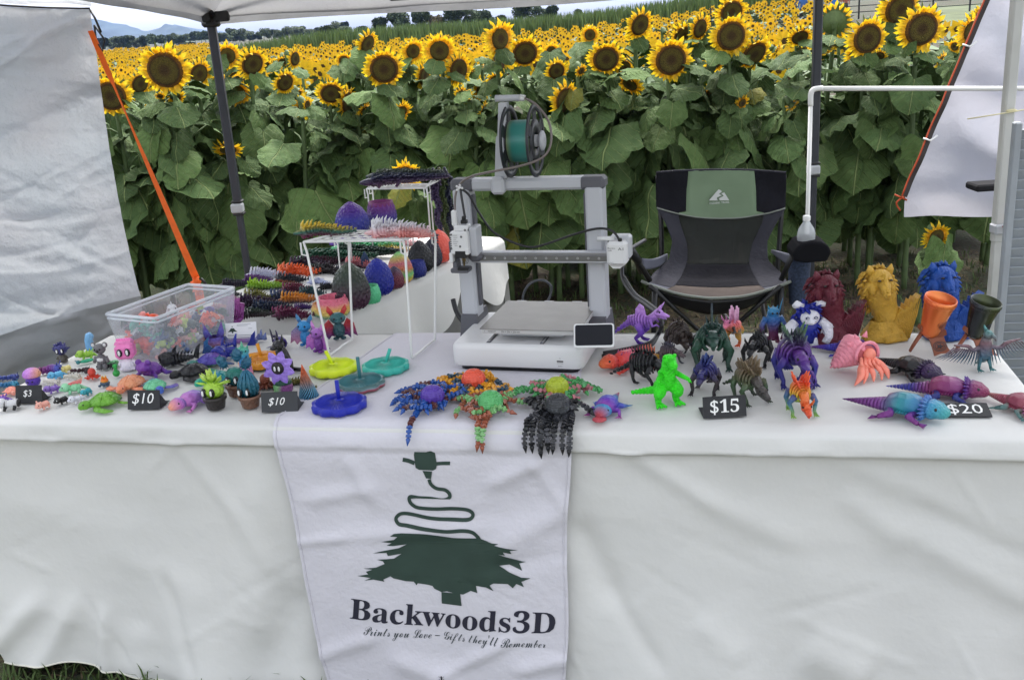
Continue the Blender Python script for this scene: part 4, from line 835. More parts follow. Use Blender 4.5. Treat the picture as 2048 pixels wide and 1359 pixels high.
# ================================================================ camp chair
CG, CB = mat('6f8468', .7, var=.06, nscale=10, bump=.2, bscale=600), mat((.014, .014, .018), .95, var=.15, nscale=8, bump=.5, bscale=60, spec=.1)
CGY = mat((.042, .042, .052), .95, var=.12, nscale=8, bump=.5, bscale=60, spec=.1); CBR = mat((.085, .07, .064), .95, var=.12, nscale=8, spec=.1, bump=.5, bscale=60); PIPE = mat((.23, .25, .22), .6); CBK = mat((.012, .012, .014), .35); CLG = mat((.12, .125, .155), .9, var=.1, nscale=9, spec=.1)
CH = thing('camp_chair', 'black and green folding camp chair with white mountain logo and cup holder', 'chair', (.9, 4.1, 0)); CO = Vector((.9, 4.1, 0))
def cp(px, py, Y): return aty(px, py, Y) - CO
def mesh_black():
    m, t, b = newmat('mesh_cloth'); b.inputs['Base Color'].default_value = (.012, .014, .012, 1); b.inputs['Alpha'].default_value = .80; b.inputs['Roughness'].default_value = .8; return m
CROWS = [(345, 1313, 1572, 6, 4.30), (378, 1312, 1572, 4, 4.29), (412, 1313, 1571, -22, 4.26), (440, 1322, 1562, -14, 4.24), (480, 1334, 1545, -8, 4.2), (520, 1330, 1542, -2, 4.14), (548, 1308, 1562, -4, 4.06), (566, 1296, 1574, -12, 3.96), (562, 1283, 1582, -34, 3.74)]
def CS(u, v):
    f = v * (len(CROWS) - 1); i = min(int(f), len(CROWS) - 2); k = f - i; a, b = CROWS[i], CROWS[i + 1]
    k = k * k * (3 - 2 * k) * .4 + k * .6; py, l, r, arc, Y = [a[j] + (b[j] - a[j]) * k for j in range(5)]
    bow = 4 * u * (1 - u); p = cp(l + (r - l) * u, py - arc * bow, Y + .05 * bow * (1 if v < .8 else .3)); return p + Vector((0, .009 * NZ(u * 5, v * 7, 3) + .005 * NZ(u * 14, v * 9 + u * 8, 6), 0))
def chp(name, u0, u1, v0, v1, m, inset=None, label=None, n=14):
    b = MB()
    def fn(u, v):
        vv = v0 + (v1 - v0) * v; a, c = (u0(vv) if callable(u0) else u0), (u1(vv) if callable(u1) else u1); return CS(a + (c - a) * u, vv)
    b.grid(n, n, fn); return solid(b.build(name, m, CH, None, label), .006)
ul = lambda v: .245 - .03 * math.sin(v * 3) if v < .25 else .19 + .03 * math.cos(v * 9); ur = lambda v: 1 - ul(v)
uo = lambda v: 0 if v < .27 else .0 + .055 * math.sin((min(v, .74) - .27) / .47 * math.pi)
chp('head_panel', 0, ul, 0, .27, CB); chp('head_panel', ur, 1, 0, .27, CB); chp('head_panel', ul, ur, 0, .275, CG, label='sage green centre panel with white logo')
chp('side_panel', uo, ul, .27, .93, CGY); chp('side_panel', ur, lambda v: 1 - uo(v), .27, .93, CGY)
chp('mesh_panel', ul, ur, .28, .66, mesh_black()); chp('lower_panel', ul, ur, .66, .86, CB); chp('seat_panel', ul, ur, .86, 1, CBR, label='greyish brown seat panel'); chp('seat_panel', 0, ul, .93, 1, CLG); chp('seat_panel', ur, 1, .93, 1, CLG)
b = MB(); b.tube([CS(i / 24, .27) + Vector((0, -.006, 0)) for i in range(25)], .0035, 6); b.build('piping', PIPE, CH); b = MB(); b.tube([CS(i / 24, 1.0) for i in range(25)], .006, 6); b.build('piping', PIPE, CH)
b = MB(); b.tube([CS(i / 24, 0.0) for i in range(25)], .005, 6); b.build('piping', CGY, CH)
for f in (uo, lambda v: 1 - uo(v)): b = MB(); b.tube([CS(f(.27 + .66 * i / 20), .27 + .66 * i / 20) for i in range(21)], .004, 6); b.build('piping', CGY, CH)
LOGO = mat((.62, .64, .62), .7)
def on_head(x, y): p = cp(x, y, 4.3); u = (x - 1312) / 260.; q = CS(u, max(0, min(.26, (y - 345) / 67. * .26))); return Vector((p.x, q.y - .012, p.z))
for poly in ([(1418,401),(1437,379),(1441,380),(1444,383),(1438,388),(1444,391),(1434,395),(1434,399),(1437,401)], [(1440,401),(1438,397),(1448,392),(1443,387),(1449,385),(1459,401)]):
    b = MB(); c = on_head(sum(x for x, y in poly) / len(poly), sum(y for x, y in poly) / len(poly)); V = [on_head(x, y) for x, y in poly]; y_ = min(v.y for v in V); V = [Vector((v.x, y_, v.z)) for v in V]; b.add(V, [tuple(range(len(V)))], smooth=False); b.build('logo', LOGO, CH)
def text_mesh(body, m, parent, M, width=None, height=None, shear=0, off=0.0, name='lettering', extr=0.0):
    c = text_curve(body, 1.0, shear, off); c.resolution_u = 2; bx, by, W, Hh = text_bounds(c)
    tmp = bpy.data.objects.new('tmp', c); COL.objects.link(tmp); bpy.context.view_layer.update(); me = bpy.data.meshes.new_from_object(tmp.evaluated_get(bpy.context.evaluated_depsgraph_get())); bpy.data.objects.remove(tmp)
    sx = width / W if width else height / Hh; sy = height / Hh if height else sx
    for v in me.vertices: v.co = M @ Vector(((v.co.x - bx - W / 2) * sx, -.0, (v.co.y - by - Hh / 2) * sy))
    me.name = name; me.materials.clear(); me.materials.append(m); return ob(name, me, parent)
q = on_head(1439, 405.5); text_mesh('OZARK TRAIL', LOGO, CH, T(q.x, q.y - .002, q.z), width=.088, height=.0085, off=.01)
def ctube(name, P, r, m=CBK, n=8): b = MB(); b.tube([cp(*p) for p in P], r, n); return b.build(name, m, CH)
ctube('frame_tube', [(1316,350,4.33),(1322,440,4.31),(1324,520,4.28),(1322,700,4.25)], .011); ctube('frame_tube', [(1568,350,4.33),(1562,440,4.31),(1556,520,4.28),(1550,700,4.25)], .011)
ctube('frame_tube', [(1258,500,3.72),(1275,520,3.72),(1300,562,3.73)], .011); ctube('frame_tube', [(1592,495,3.72),(1580,520,3.72),(1562,560,3.73)], .011)
ctube('leg', [(1300,572,3.72),(1440,700,3.95),(1530,790,4.2)], .0095); ctube('leg', [(1560,572,3.72),(1420,695,3.95),(1330,790,4.2)], .0095)
ctube('leg', [(1310,575,3.74),(1308,640,3.74),(1306,800,3.72)], .012); ctube('leg', [(1562,572,3.74),(1562,640,3.74),(1563,800,3.72)], .012)
ctube('leg', [(1420,600,4.25),(1480,660,4.0),(1560,740,3.75)], .0085); ctube('leg', [(1520,580,4.25),(1530,640,4.2),(1535,760,4.2)], .0095)
b = MB(); b.grid(16, 4, lambda u, v: CS(u * .9 + .05, 1.0) + Vector((0, .01 + .02 * v, -.012 - .05 * v * math.sin(math.pi * u) - .012 * v))); solid(b.build('seat_skirt', CBK, CH), .004)
b = MB(); b.grid(10, 5, lambda u, v: cp(1282 + 52 * u, 516 - 10 * u + (22 - 6 * u) * v + 6 * math.sin(u * 3), 3.76 + .45 * u)); solid(b.build('armrest', CLG, CH), .008)
b = MB(); b.grid(10, 5, lambda u, v: cp(1544 + 40 * u, 499 + 10 * u + (6 + 20 * u) * v, 4.2 - .4 * u)); solid(b.build('armrest', CLG, CH), .008)
b = MB(); b.tube([cp(1256, 496, 3.7), cp(1262, 503, 3.7), cp(1275, 520, 3.72), cp(1283, 545, 3.74)], [.022, .020, .016, .012], 10); b.build('arm_cover', CBK, CH)
b = MB(); P = [(1600,489),(1625,483),(1645,484),(1658,492),(1664,505),(1655,523),(1640,525),(1612,527),(1590,524),(1586,508)]
V0_ = [cp(x, y, 3.66) for x, y in P]; V1_ = [cp(x, y, 3.66) + Vector((0, .10, .012)) for x, y in P]; n_ = len(P); b.add(V0_ + V1_, [tuple(range(n_))[::-1], tuple(range(n_, 2 * n_))] + [(i, (i + 1) % n_, (i + 1) % n_ + n_, i + n_) for i in range(n_)], smooth=False)
o = b.build('cup_holder', mat((.010, .010, .012), .9, spec=.1), CH); mo = o.modifiers.new('bevel', 'BEVEL'); mo.width = .01; mo.segments = 3
b = MB(); qn = cp(1606, 548, 3.72); b.lathe([(.036, -.13), (.04, -.06), (.042, 0), (.044, .05)], 16, T(qn.x, qn.y + .05, qn.z)); b.build('cup_holder_net', mat((.03, .045, .085), .8, var=.5, nscale=120), CH)
# bottle
def glassy(name, col, alpha, rough=.08):
    m, t, b = newmat(name); b.inputs['Base Color'].default_value = (*col, 1); b.inputs['Roughness'].default_value = rough; b.inputs['Alpha'].default_value = alpha; b.inputs['Specular IOR Level'].default_value = .8; return m
bq = aty(1612, 486, 3.71); BT = thing('water_bottle', 'clear plastic water bottle with white cap standing in the chair cup holder', 'bottle', (bq.x, bq.y, bq.z - .035))
b = MB(); b.lathe([(.001, -.0), (.028, -.0), (.034, .01), (.034, .06), (.0335, .075), (.029, .092), (.016, .112), (.0115, .12), (.0115, .126)], 20, fn=lambda a, k: 1 + .02 * math.sin(a * 8) * (k > .3 and k < .8)); b.build('bottle_body', glassy('clear_plastic', (.8, .84, .87), .42), BT)
b = MB(); b.lathe([(.0135, .122), (.014, .124), (.014, .138), (.012, .141), (.001, .141)], 16, fn=lambda a, k: 1 + .03 * math.sin(a * 16)); b.build('cap', WHT, BT)
# ================================================================ 3D printer
PY = R(-17); PO = Vector((.012, 2.452, .7455)); PM = Matrix.Translation(PO) @ Matrix.Rotation(PY, 4, 'Z'); PI_ = PM.inverted()
PR = thing('desktop_printer', 'white open-frame desktop printer with moving bed and teal spool on top', 'printer', PO, -17)
def PL(px, py, yl):
    r = (PI_.to_3x3() @ ray(px, py)); o = PI_ @ Vector((0, 0, CAM_H)); return o + r * ((yl - o.y) / r.y)
PW, PLG, PDG = mat((.70, .70, .70), .38), mat((.47, .48, .51), .42), mat((.10, .10, .115), .5); PBK = mat((.012, .012, .014), .4); STEEL = mat((.42, .42, .43), .3, .9)
def pb_(name, c, d, m, bev=.002, M=None, parent=None, label=None): b = MB(); b.box(c, d, M, bev); return b.build(name, m, parent or PR, None, label)
b = MB()                                             # base: rounded slab
def rrect(x0, y0, x1, y1, r, n=5):
    o = []
    for cx, cy, a0 in ((x1 - r, y0 + r, -90), (x1 - r, y1 - r, 0), (x0 + r, y1 - r, 90), (x0 + r, y0 + r, 180)):
        for k in range(n + 1): a = R(a0 + 90 * k / n); o.append((cx + r * math.cos(a), cy + r * math.sin(a)))
    return o
def slab(b, x0, y0, x1, y1, lay, r=.02):
    V = []; n = None
    for ins, z in lay:
        q = rrect(x0 + ins, y0 + ins, x1 - ins, y1 - ins, r); n = len(q); V += [(x, y, z) for x, y in q]
    F = [tuple(range(n))[::-1], tuple(range((len(lay) - 1) * n, len(lay) * n))]
    for j in range(len(lay) - 1): F += [(j * n + i, j * n + (i + 1) % n, (j + 1) * n + (i + 1) % n, (j + 1) * n + i) for i in range(n)]
    b.add(V, F[:1] + F[2:], smooth=True); b.add([V[i] for i in F[1]], [tuple(range(n))], smooth=False)
slab(b, -.182, 0, .172, .30, [(.004, .012), (0, .016), (0, .058), (.001, .066), (.005, .072), (.010, .0745)]); b.build('base', PW, PR)
b = MB(); slab(b, -.165, .012, .155, .29, [(0, 0), (0, .014)]); b.build('base_foot', PBK, PR)
for x in (-.082, .062):
    b = MB(); b.box((x, .10, .0752), (.011, .17, .0012)); b.build('bed_slot', PDG, PR); b = MB(); b.tube([(x, .02, .0765), (x, .18, .0765)], .0028, 8); b.build('rod', STEEL, PR)
pb_('usb_port', (.112, -.0005, .034), (.017, .002, .0035), PBK, .0008); TXD = mat((.12, .12, .125), .6)
text_mesh('Smart', TXD, PR, T(.112, -.0012, .022), width=.011, height=.0025); text_mesh('↑', TXD, PR, T(.112, -.0012, .042), height=.004)
b = MB(); b.box((.112, -.0005, .0285), (.016, .001, .0005)); b.build('port_line', TXD, PR)
b = MB(); b.add([(-.018, .03, .0749), (.018, .03, .0749), (.004, .044, .0749), (-.004, .044, .0749)], [(0, 1, 2, 3)], smooth=False); b.build('logo', mat((.60, .60, .61), .4), PR)
# bed
pb_('bed_carriage', (.03, .13, .093), (.17, .18, .014), PLG, .003); b = MB(); slab(b, -.098, .01, .162, .262, [(0, .101), (0, .1135)], .006); b.build('heated_bed', PW, PR)
PLATE = mat((.21, .20, .185), .42, .35, var=.10, nscale=14, bump=.25, bscale=900); b = MB(); slab(b, -.1, .002, .164, .268, [(0, .1145), (0, .1158)], .004); b.build('build_plate', PLATE, PR)
text_mesh('⚠', TXD, PR, T(-.088, .0085, .1075), height=.005); text_mesh('WARNING HOT', TXD, PR, T(-.068, .0085, .1075), width=.022, height=.0035); text_mesh('256 × 256 × 256 mm', TXD, PR, T(-.018, .0085, .1075), width=.05, height=.005)
for x in (-.06, .02, .1): pb_('plate_tab', (x, .272, .112), (.03, .012, .006), PLG, .002)
# uprights and beam
zt = PL(1190, 385, .215).z; xl, xr = PL(938, 520, .215).x, PL(1196, 520, .215).x; UW = .046
for x, sgn in ((xl, 1), (xr, -1)):
    b = MB(); b.box((x, .215, (zt + .02) / 2 + .01), (UW, .062, zt + .0), bev=.006); b.build('upright', PLG, PR)
    pb_('upright_track', (x + sgn * (UW / 2 + .0035), .214, (zt + .12) / 2), (.008, .022, zt - .12), PDG, .001)
    b = MB(); b.prism([(-.03, 0), (.03, 0), (.022, .07), (-.022, .07)], .10, T(x, .225, .03)); b.build('upright_foot', PDG, PR)
bz = zt + .028; b = MB(); b.box(((xl + xr) / 2, .215, bz), (xr - xl + UW + .006, .05, .032), bev=.007); b.build('top_beam', PLG, PR)
for x, s in ((xl, 1), (xr, -1)): pb_('beam_corner', (x + s * .004, .214, bz), (.068, .054, .034), PDG, .008)
# x gantry
gz_ = PL(1100, 512, .17).z; g0, g1 = PL(945, 505, .17).x, PL(1222, 512, .17).x
pb_('x_rail', ((g0 + g1) / 2, .165, gz_), (g1 - g0, .026, .030), PLG, .003); pb_('rail_face', ((g0 + g1) / 2, .1505, gz_ - .001), (g1 - g0 - .008, .003, .0155), mat((.22, .22, .225), .35, .8), .001)
pb_('rail_rod', ((g0 + g1) / 2, .1505, gz_ + .011), (g1 - g0, .006, .005), STEEL, .002)
for k in range(13):
    x = g0 + .012 + k * (g1 - g0 - .04) / 12; b = MB(rot(x=90)); b.M = T(x, .149, gz_ - .001) @ rot(x=90); b.lathe([(.0012, .0004), (.0015, .0012), (.0032, .0012), (.0036, 0)], 10); b.build('screw', STEEL, PR)
# motor box
mc = PL(1235, 505, .15); b = MB(); b.box((mc.x, .155, mc.z), (.052, .05, .064), bev=.008); b.build('motor_box', PW, PR)
pb_('motor_box', (mc.x + .004, .18, mc.z + .010), (.056, .04, .062), PLG, .006); b = MB(); b.tube([(mc.x - .052, .15, mc.z + .037), (mc.x - .008, .15, mc.z + .037)], [.0055, .006], 10); b.build('cable_guide', PW, PR)
b = MB(); b.prism([(-.022, 0), (.018, 0), (.006, -.010), (-.012, -.010)], .03, T(mc.x, .16, mc.z - .031)); b.build('motor_foot', PW, PR)
text_mesh('A1', PBK, PR, T(mc.x + .012, .1295, mc.z + .014), width=.014, height=.007); text_mesh('Bambu', PBK, PR, T(mc.x - .012, .1295, mc.z + .016), width=.019, height=.0035); text_mesh('Lab', PBK, PR, T(mc.x - .016, .1295, mc.z + .0105), width=.010, height=.0035)
text_mesh('Caution', TXD, PR, T(mc.x - .014, .1295, mc.z - .021), width=.013, height=.002); text_mesh('Hot moving parts', TXD, PR, T(mc.x - .010, .1295, mc.z - .025), width=.02, height=.002)
# tool head
tc_ = PL(922, 487, .12); TX, TZ = tc_.x, tc_.z
b = MB(); b.box((TX, .125, TZ + .004), (.050, .045, .062), bev=.004); b.build('tool_head', PW, PR); pb_('tool_head', (TX + .034, .145, TZ + .004), (.020, .05, .078), PLG, .003)
pb_('tool_head_top', (TX + .004, .13, TZ + .042), (.038, .036, .016), PW, .003); pb_('tube_sleeve', (TX - .014, .125, TZ + .068), (.014, .016, .042), PW, .003)
pb_('head_notch', (TX + .004, .104, TZ - .026), (.034, .006, .020), PBK, .002); pb_('head_leg', (TX - .024, .108, TZ - .034), (.009, .02, .026), PW, .001); pb_('head_leg', (TX + .022, .108, TZ - .018), (.010, .02, .016), PW, .002)
pb_('connector', (TX + .012, .125, TZ + .058), (.016, .014, .010), PBK, .001); pb_('connector', (TX + .012, .125, TZ + .068), (.009, .010, .010), PBK, .001)
for x, z in ((.008, .022), (.003, -.004), (-.02, .028), (.02, .04), (-.022, -.01), (.018, -.018)): b = MB(); b.M = T(TX + x, .1025, TZ + z) @ rot(x=90); b.lathe([(.001, .001), (.0028, .001), (.003, 0)], 10); b.build('screw', PBK, PR)
for k in range(6): pb_('label_line', (TX - .010 + .002 * (k % 2), .1022, TZ + .026 - k * .0055), (.014 - .003 * (k % 3), .0008, .0009), TXD, 0); pb_('label_mark', (TX - .0215, .1022, TZ + .02 - k * .0055), (.003, .0008, .003), PBK, 0)
pb_('fan_duct', (TX - .026, .135, TZ - .022), (.016, .04, .06), PDG, .003); pb_('fan_duct', (TX + .030, .15, TZ - .040), (.040, .04, .028), PDG, .010)
pb_('nozzle_shroud', (TX - .018, .125, TZ - .062), (.012, .035, .03), PDG, .002); pb_('nozzle_shroud', (TX - .004, .118, TZ - .070), (.05, .038, .013), PDG, .003); pb_('nozzle_shroud', (TX + .006, .105, TZ - .066), (.03, .014, .008), PBK, .002)
b = MB(); b.lathe([(.001, -.012), (.003, -.009), (.0035, 0), (.005, .004), (.005, .014)], 10, T(TX + .006, .115, TZ - .048)); b.build('nozzle', mat((.45, .33, .12), .3, .9), PR)
b = MB()
for k in range(5): b.tube(catmull([(TX + .022, .105, TZ - .022), (TX + .012 + .003 * k, .10, TZ - .034 - .002 * k), (TX + .004 + .003 * k, .106, TZ - .052)], 4), .0007, 4)
b.build('wire', mat((.04, .035, .03), .4), PR)
# spool holder
clx = PL(998, 370, .19); b = MB(); b.box((clx.x, .185, clx.z), (.037, .03, .046), bev=.007); b.build('holder_clip', PLG, PR)
a0, a1, a2 = PL(1000, 348, .2), PL(1003, 268, .2), PL(1008, 205, .2)
b = MB(); b.prism([(a0.x - .012, a0.z - .01), (a0.x + .022, a0.z - .01), (a0.x + .020, a0.z + .02), (a1.x + .013, a1.z), (a2.x + .010, a2.z), (a2.x - .012, a2.z), (a1.x - .008, a1.z - .002), (a1.x - .012, a1.z - .006), (a1.x - .014, a1.z - .018)], .022, T(0, .2, 0)); b.build('holder_arm', PLG, PR)
h0, h1 = PL(991, 197, .2), PL(1040, 196, .2); b = MB(); b.tube([h0, h1], .0085, 12); b.build('holder_bar', PLG, PR)
b = MB(); b.tube([h1, h1 + Vector((.012, 0, -.003))], [.008, .006], 10); b.tube([h1 + Vector((.002, -.004, .006)), h1 + Vector((.016, -.004, .004))], .003, 6); b.build('tube_clip', PW, PR)
sp0, sp1 = PL(1020, 283, .21), PL(1071, 279, .21); SR = .094; SPm = mat((.02, .022, .028), .45)
axm = Matrix(((0, 0, 1, 0), (0, 1, 0, 0), (-1, 0, 0, 0), (0, 0, 0, 1)))      # lathe axis along local +X
def flange(x):
    b = MB()
    for a in range(6):      # spoked flange: rim, hub, spokes
        an = a * math.pi / 3; b.M = T(x, .21, sp0.z) @ rot(x=math.degrees(an)); b.box((0, 0, .055), (.003, .030, .05), bev=.0006)
    b.M = T(x, .21, sp0.z) @ axm; b.lathe([(SR, -.0018), (SR, .0018), (SR - .016, .0018), (SR - .016, -.0018), (SR, -.0018)], 44); b.lathe([(.055, -.0018), (.055, .0018), (.022, .0018), (.022, -.0018), (.055, -.0018)], 32); return b
SPL = thing('filament_spool', 'black spool wound with teal filament on the printer holder', 'spool', PO, -17)
flange(sp0.x).build('flange', SPm, SPL); flange(sp1.x).build('flange', SPm, SPL)
b = MB(T((sp0.x + sp1.x) / 2, .21, sp0.z) @ axm); hw = (sp1.x - sp0.x) / 2 - .004; prof = [(.03, -hw)]
for k in range(45): prof.append((.0535 + (.0012 if k % 2 else 0), -hw + 2 * hw * k / 44))
prof.append((.03, hw)); b.lathe(prof, 40); b.build('filament', grad(['767a4c', '2c7a72', '2f857c', '3a8a80', '7a7c5a'], 0, sp0.x - .0, sp1.x, .35, layers=False, wob=.05), SPL)
b = MB(); b.tube([(sp0.x - .02, .21, sp0.z), (sp1.x + .018, .21, sp0.z)], .016, 16); b.build('spool_axle', PLG, PR); b = MB(T(sp1.x + .02, .21, sp0.z) @ axm); b.lathe([(.001, .004), (.02, .004), (.026, 0), (.026, -.004), (.018, -.01)], 20); b.build('axle_knob', PLG, PR)
def cab(name, pts, r, m, par=PR): b = MB(); b.tube(catmull([PL(*p) for p in pts], 7), r, 7); return b.build(name, m, par)
cab('feed_tube', [(1050,197,.2),(1075,212,.18),(1098,245,.16),(1102,285,.15),(1085,315,.13),(1040,332,.12),(985,343,.11),(945,352,.12),(922,366,.14),(911,390,.14),(910,425,.125)], .0032, mat((.17, .14, .13), .3))
cab('cable', [(920,374,.14),(924,400,.13),(930,435,.125)], .0032, PBK)
cab('cable', [(922,378,.14),(938,390,.14),(958,425,.15),(985,462,.16),(1020,482,.17),(1060,494,.18),(1095,487,.18),(1150,468,.17),(1195,457,.16),(1225,462,.15),(1240,482,.14)], .0032, PBK)
b = MB(); qx = PL(919, 376, .14)
for k in range(5): a = k * 1.256; b.ell(qx + Vector((.008 * math.cos(a), -.002, .008 * math.sin(a))), .0035, n=6, m=4)
b.ell(qx, .006, n=8, m=5); b.build('cable_clip', PW, PR); pb_('connector', PL(1240, 479, .14), (.010, .010, .009), PBK, .002)
# screen
sc = PL(1188, 671, -.02); SM = T(sc.x, sc.y + .0, sc.z) @ rot(z=8) @ rot(x=-24); b = MB(SM); q = rrect(-.050, -.030, .050, .030, .006); n = len(q)
for y0_, y1_, ins in ((-.004, .006, 0),):
    b.add([(x, y0_, z) for x, z in q] + [(x, y1_, z) for x, z in q], [tuple(range(n)), tuple(range(2 * n - 1, n - 1, -1))] + [(i, i + n, (i + 1) % n + n, (i + 1) % n) for i in range(n)], smooth=False)
b.build('screen_case', PW, PR)
b = MB(SM); q = rrect(-.0465, -.0245, .0465, .027, .005); b.add([(x, -.0046, z) for x, z in q], [tuple(range(len(q)))], smooth=False); b.build('screen', mat((.012, .013, .018), .35, spec=.15), PR)
b = MB(SM); b.box((-.01, .018, -.012), (.05, .03, .03), bev=.003); b.build('screen_bracket', PLG, PR)
b = MB(); P = [at(1205, 712, .75), at(1260, 702, .75), at(1300, 690, .752), at(1315, 670, .76)]; P = P + [aty(1323, 652, 2.62), aty(1318, 632, 2.66), aty(1295, 612, 2.75), aty(1268, 592, 2.85), aty(1247, 560, 2.95), aty(1245, 530, 3.0), aty(1252, 505, 3.05), aty(1290, 480, 3.2)]
b.tube(catmull(P, 6), .0065, 8); b.tube(catmull([p + Vector((.004, .01, .006)) for p in P[:-3]], 6), .005, 8); CBL = b.build('power_cable', PBK); tag(CBL, 'thick black cable looping up beside the printer screen', 'cable')
b = MB(); P = [aty(906, 598, 2.95), aty(914, 625, 2.93), aty(934, 655, 2.9), aty(942, 672, 2.85)]; b.tube(catmull(P, 6), .008, 8)
tag(b.build('cable', PBK), 'thick black cable bending behind the left printer upright', 'cable')
b = MB(); P = [aty(1045, 612, 3.0), aty(1048, 585, 3.0), aty(1062, 566, 3.0), aty(1085, 560, 3.0), aty(1102, 572, 3.0), aty(1100, 592, 3.0), aty(1090, 612, 2.98)]; b.tube(catmull(P, 6), .004, 8); tag(b.build('cable', mat((.05, .055, .065), .4)), 'thin dark cable loop seen through the printer frame behind the bed', 'cable')
# ================================================================ printed toys: builders (unit size, facing -Y, base at z=0)
EYEB, EYEW = mat((.008, .008, .01), .2), mat((.8, .8, .8), .4)
def cr(name, label, cat, px, py, S, yaw=0, group=None, z=.7445, p=None):
    p = at(px, py, z) if p is None else p; t = thing(name, label, cat, p, yaw, group); k = pxm(p, S); t.scale = (k, k, k); return t
def part(t, name, m, fn, label=None):
    b = MB(); fn(b); return b.build(name, m, t, None, label)
def G(cols, axis=2, lo=0, hi=1, **k):
    if isinstance(cols, str): cols = (cols,)
    if len(cols) == 1: return mat(cols[0], .38, var=.10, nscale=6, bump=.5, bscale=24, coat=.2)
    return grad(list(cols), axis, lo, hi, **k)
def eyes(t, c, r, dx, m=EYEB):
    for s in (-1, 1): part(t, 'eye', m, lambda b: b.ell((c[0] + s * dx, c[1], c[2]), r, n=8, m=5))
def fur(b, c, r, n, L, w_, rn, lean=(0, 0, -.3), zmin=-2, cone=True, front=None):
    for _ in range(n):
        d = Vector((rn.gauss(0, 1), rn.gauss(0, 1), rn.gauss(0, 1))).normalized()
        if d.z < zmin or (front is not None and d.y < front): continue
        p = Vector(c) + Vector((d.x * r[0], d.y * r[1], d.z * r[2])); e = (d + Vector(lean)).normalized() * L * rn.uniform(.6, 1.2); b.tube([p - e * .2, p + e * .4, p + e], [w_, w_ * .8, w_ * .1], 4)
def pathz(P): return [Vector(p) for p in P]
def turtle(px, py, S, yaw, shell, skin, label, hd=None, grp=None):
    t = cr('toy_turtle', label, 'toy turtle', px, py, S * 1.2, yaw, grp); sm, km = G(shell, 1, -.4, .45), G(skin, 1, -.5, .5)
    def sh(b):
        rings = []
        b.lathe([(.30, .10), (.33, .12), (.30, .17), (.25, .22), (.16, .285), (.06, .315), (.001, .32)], 12, T(0, .05, 0) @ Matrix.Diagonal((1, 1.2, 1, 1)), fn=lambda a, k: 1 + .03 * math.cos(a * 6))
        for k in range(6): a = R(k * 60 + 30); b.tube([(.31 * math.cos(a), .05 + .37 * math.sin(a), .15), (.2 * math.cos(a), .05 + .24 * math.sin(a), .262), (.08 * math.cos(a), .05 + .1 * math.sin(a), .318)], .012, 5)
        for k in range(6): a, c = R(k * 60 + 30), R(k * 60 + 90); b.tube([(.19 * math.cos(a), .05 + .23 * math.sin(a), .268), (.19 * math.cos(c), .05 + .23 * math.sin(c), .268)], .011, 5)
    part(t, 'shell', sm, sh); part(t, 'belly', km, lambda b: b.ell((0, .05, .10), (.28, .36, .09)))
    part(t, 'head', km, lambda b: (b.ell((0, -.42, .13), (.12, .15, .11)), b.ell((0, -.50, .10), (.08, .08, .07)), b.tube([(0, -.25, .11), (0, -.36, .12)], .08, 8)))
    eyes(t, (0, -.47, .17), .022, .085)
    for s in (-1, 1):
        part(t, 'flipper', km, lambda b: b.tube([(s * .2, -.2, .09), (s * .38, -.24, .07), (s * .55, -.1, .04), (s * .62, .06, .03)], [.08, .10, .09, .03], 8, flat=.35, up=(0, 0, 1)))
        part(t, 'flipper', km, lambda b: b.tube([(s * .2, .3, .07), (s * .32, .42, .05), (s * .36, .52, .03)], [.06, .07, .03], 8, flat=.35, up=(0, 0, 1)))
    return t
def shark(px, py, S, yaw, cols, label):
    t = cr('toy_shark', label, 'toy shark', px, py, S, yaw); m = G(cols, 1, -.5, .6); dk = mat((.01, .01, .012), .7)
    part(t, 'head', m, lambda b: (b.lathe([(.13, .0), (.165, -.02), (.185, .05), (.18, .16), (.15, .26)], 14, T(0, -.42, .18) @ rot(x=-78), fn=lambda a, k: 1), b.tube([(0, -.44, .33), (0, -.30, .36), (0, -.1, .30)], [.05, .09, .1], 8, flat=.5)))
    part(t, 'mouth', dk, lambda b: b.ell((0, -.36, .18), (.14, .06, .14)))
    part(t, 'teeth', m, lambda b: [b.cone((.145 * math.cos(a * .52), -.43, .175 + .145 * math.sin(a * .52)), (.10 * math.cos(a * .52), -.46, .175 + .10 * math.sin(a * .52)), .022, .002, 5) for a in range(12)])
    def bd(b):
        for k in range(7): y = -.16 + k * .085; r = .17 - k * .018; b.ell((0, y, .16 - k * .008), (r, .062, r), n=10, m=6); b.cone((0, y, .16 + r * .8), (0, y + .06, .16 + r + .07), .03, .004, 5)
    part(t, 'body', m, bd); part(t, 'dorsal_fin', m, lambda b: b.prism([(-.02, 0), (.13, 0), (.12, .12), (.16, .24), (.04, .14)], .03, T(0, -.14, .28) @ rot(z=90)))
    part(t, 'tail_fin', m, lambda b: b.prism([(0, .0), (.06, 0), (.16, .10), (.22, .30), (.10, .22), (.03, .08), (.12, -.1), (.02, -.05)], .03, T(0, .40, .12) @ rot(z=90)))
    for s in (-1, 1): part(t, 'side_fin', m, lambda b: b.tube([(s * .14, -.12, .10), (s * .27, -.02, .05), (s * .34, .08, .02)], [.07, .05, .015], 6, flat=.3, up=(0, 0, 1)))
    eyes(t, (0, -.3, .27), .03, .15); return t
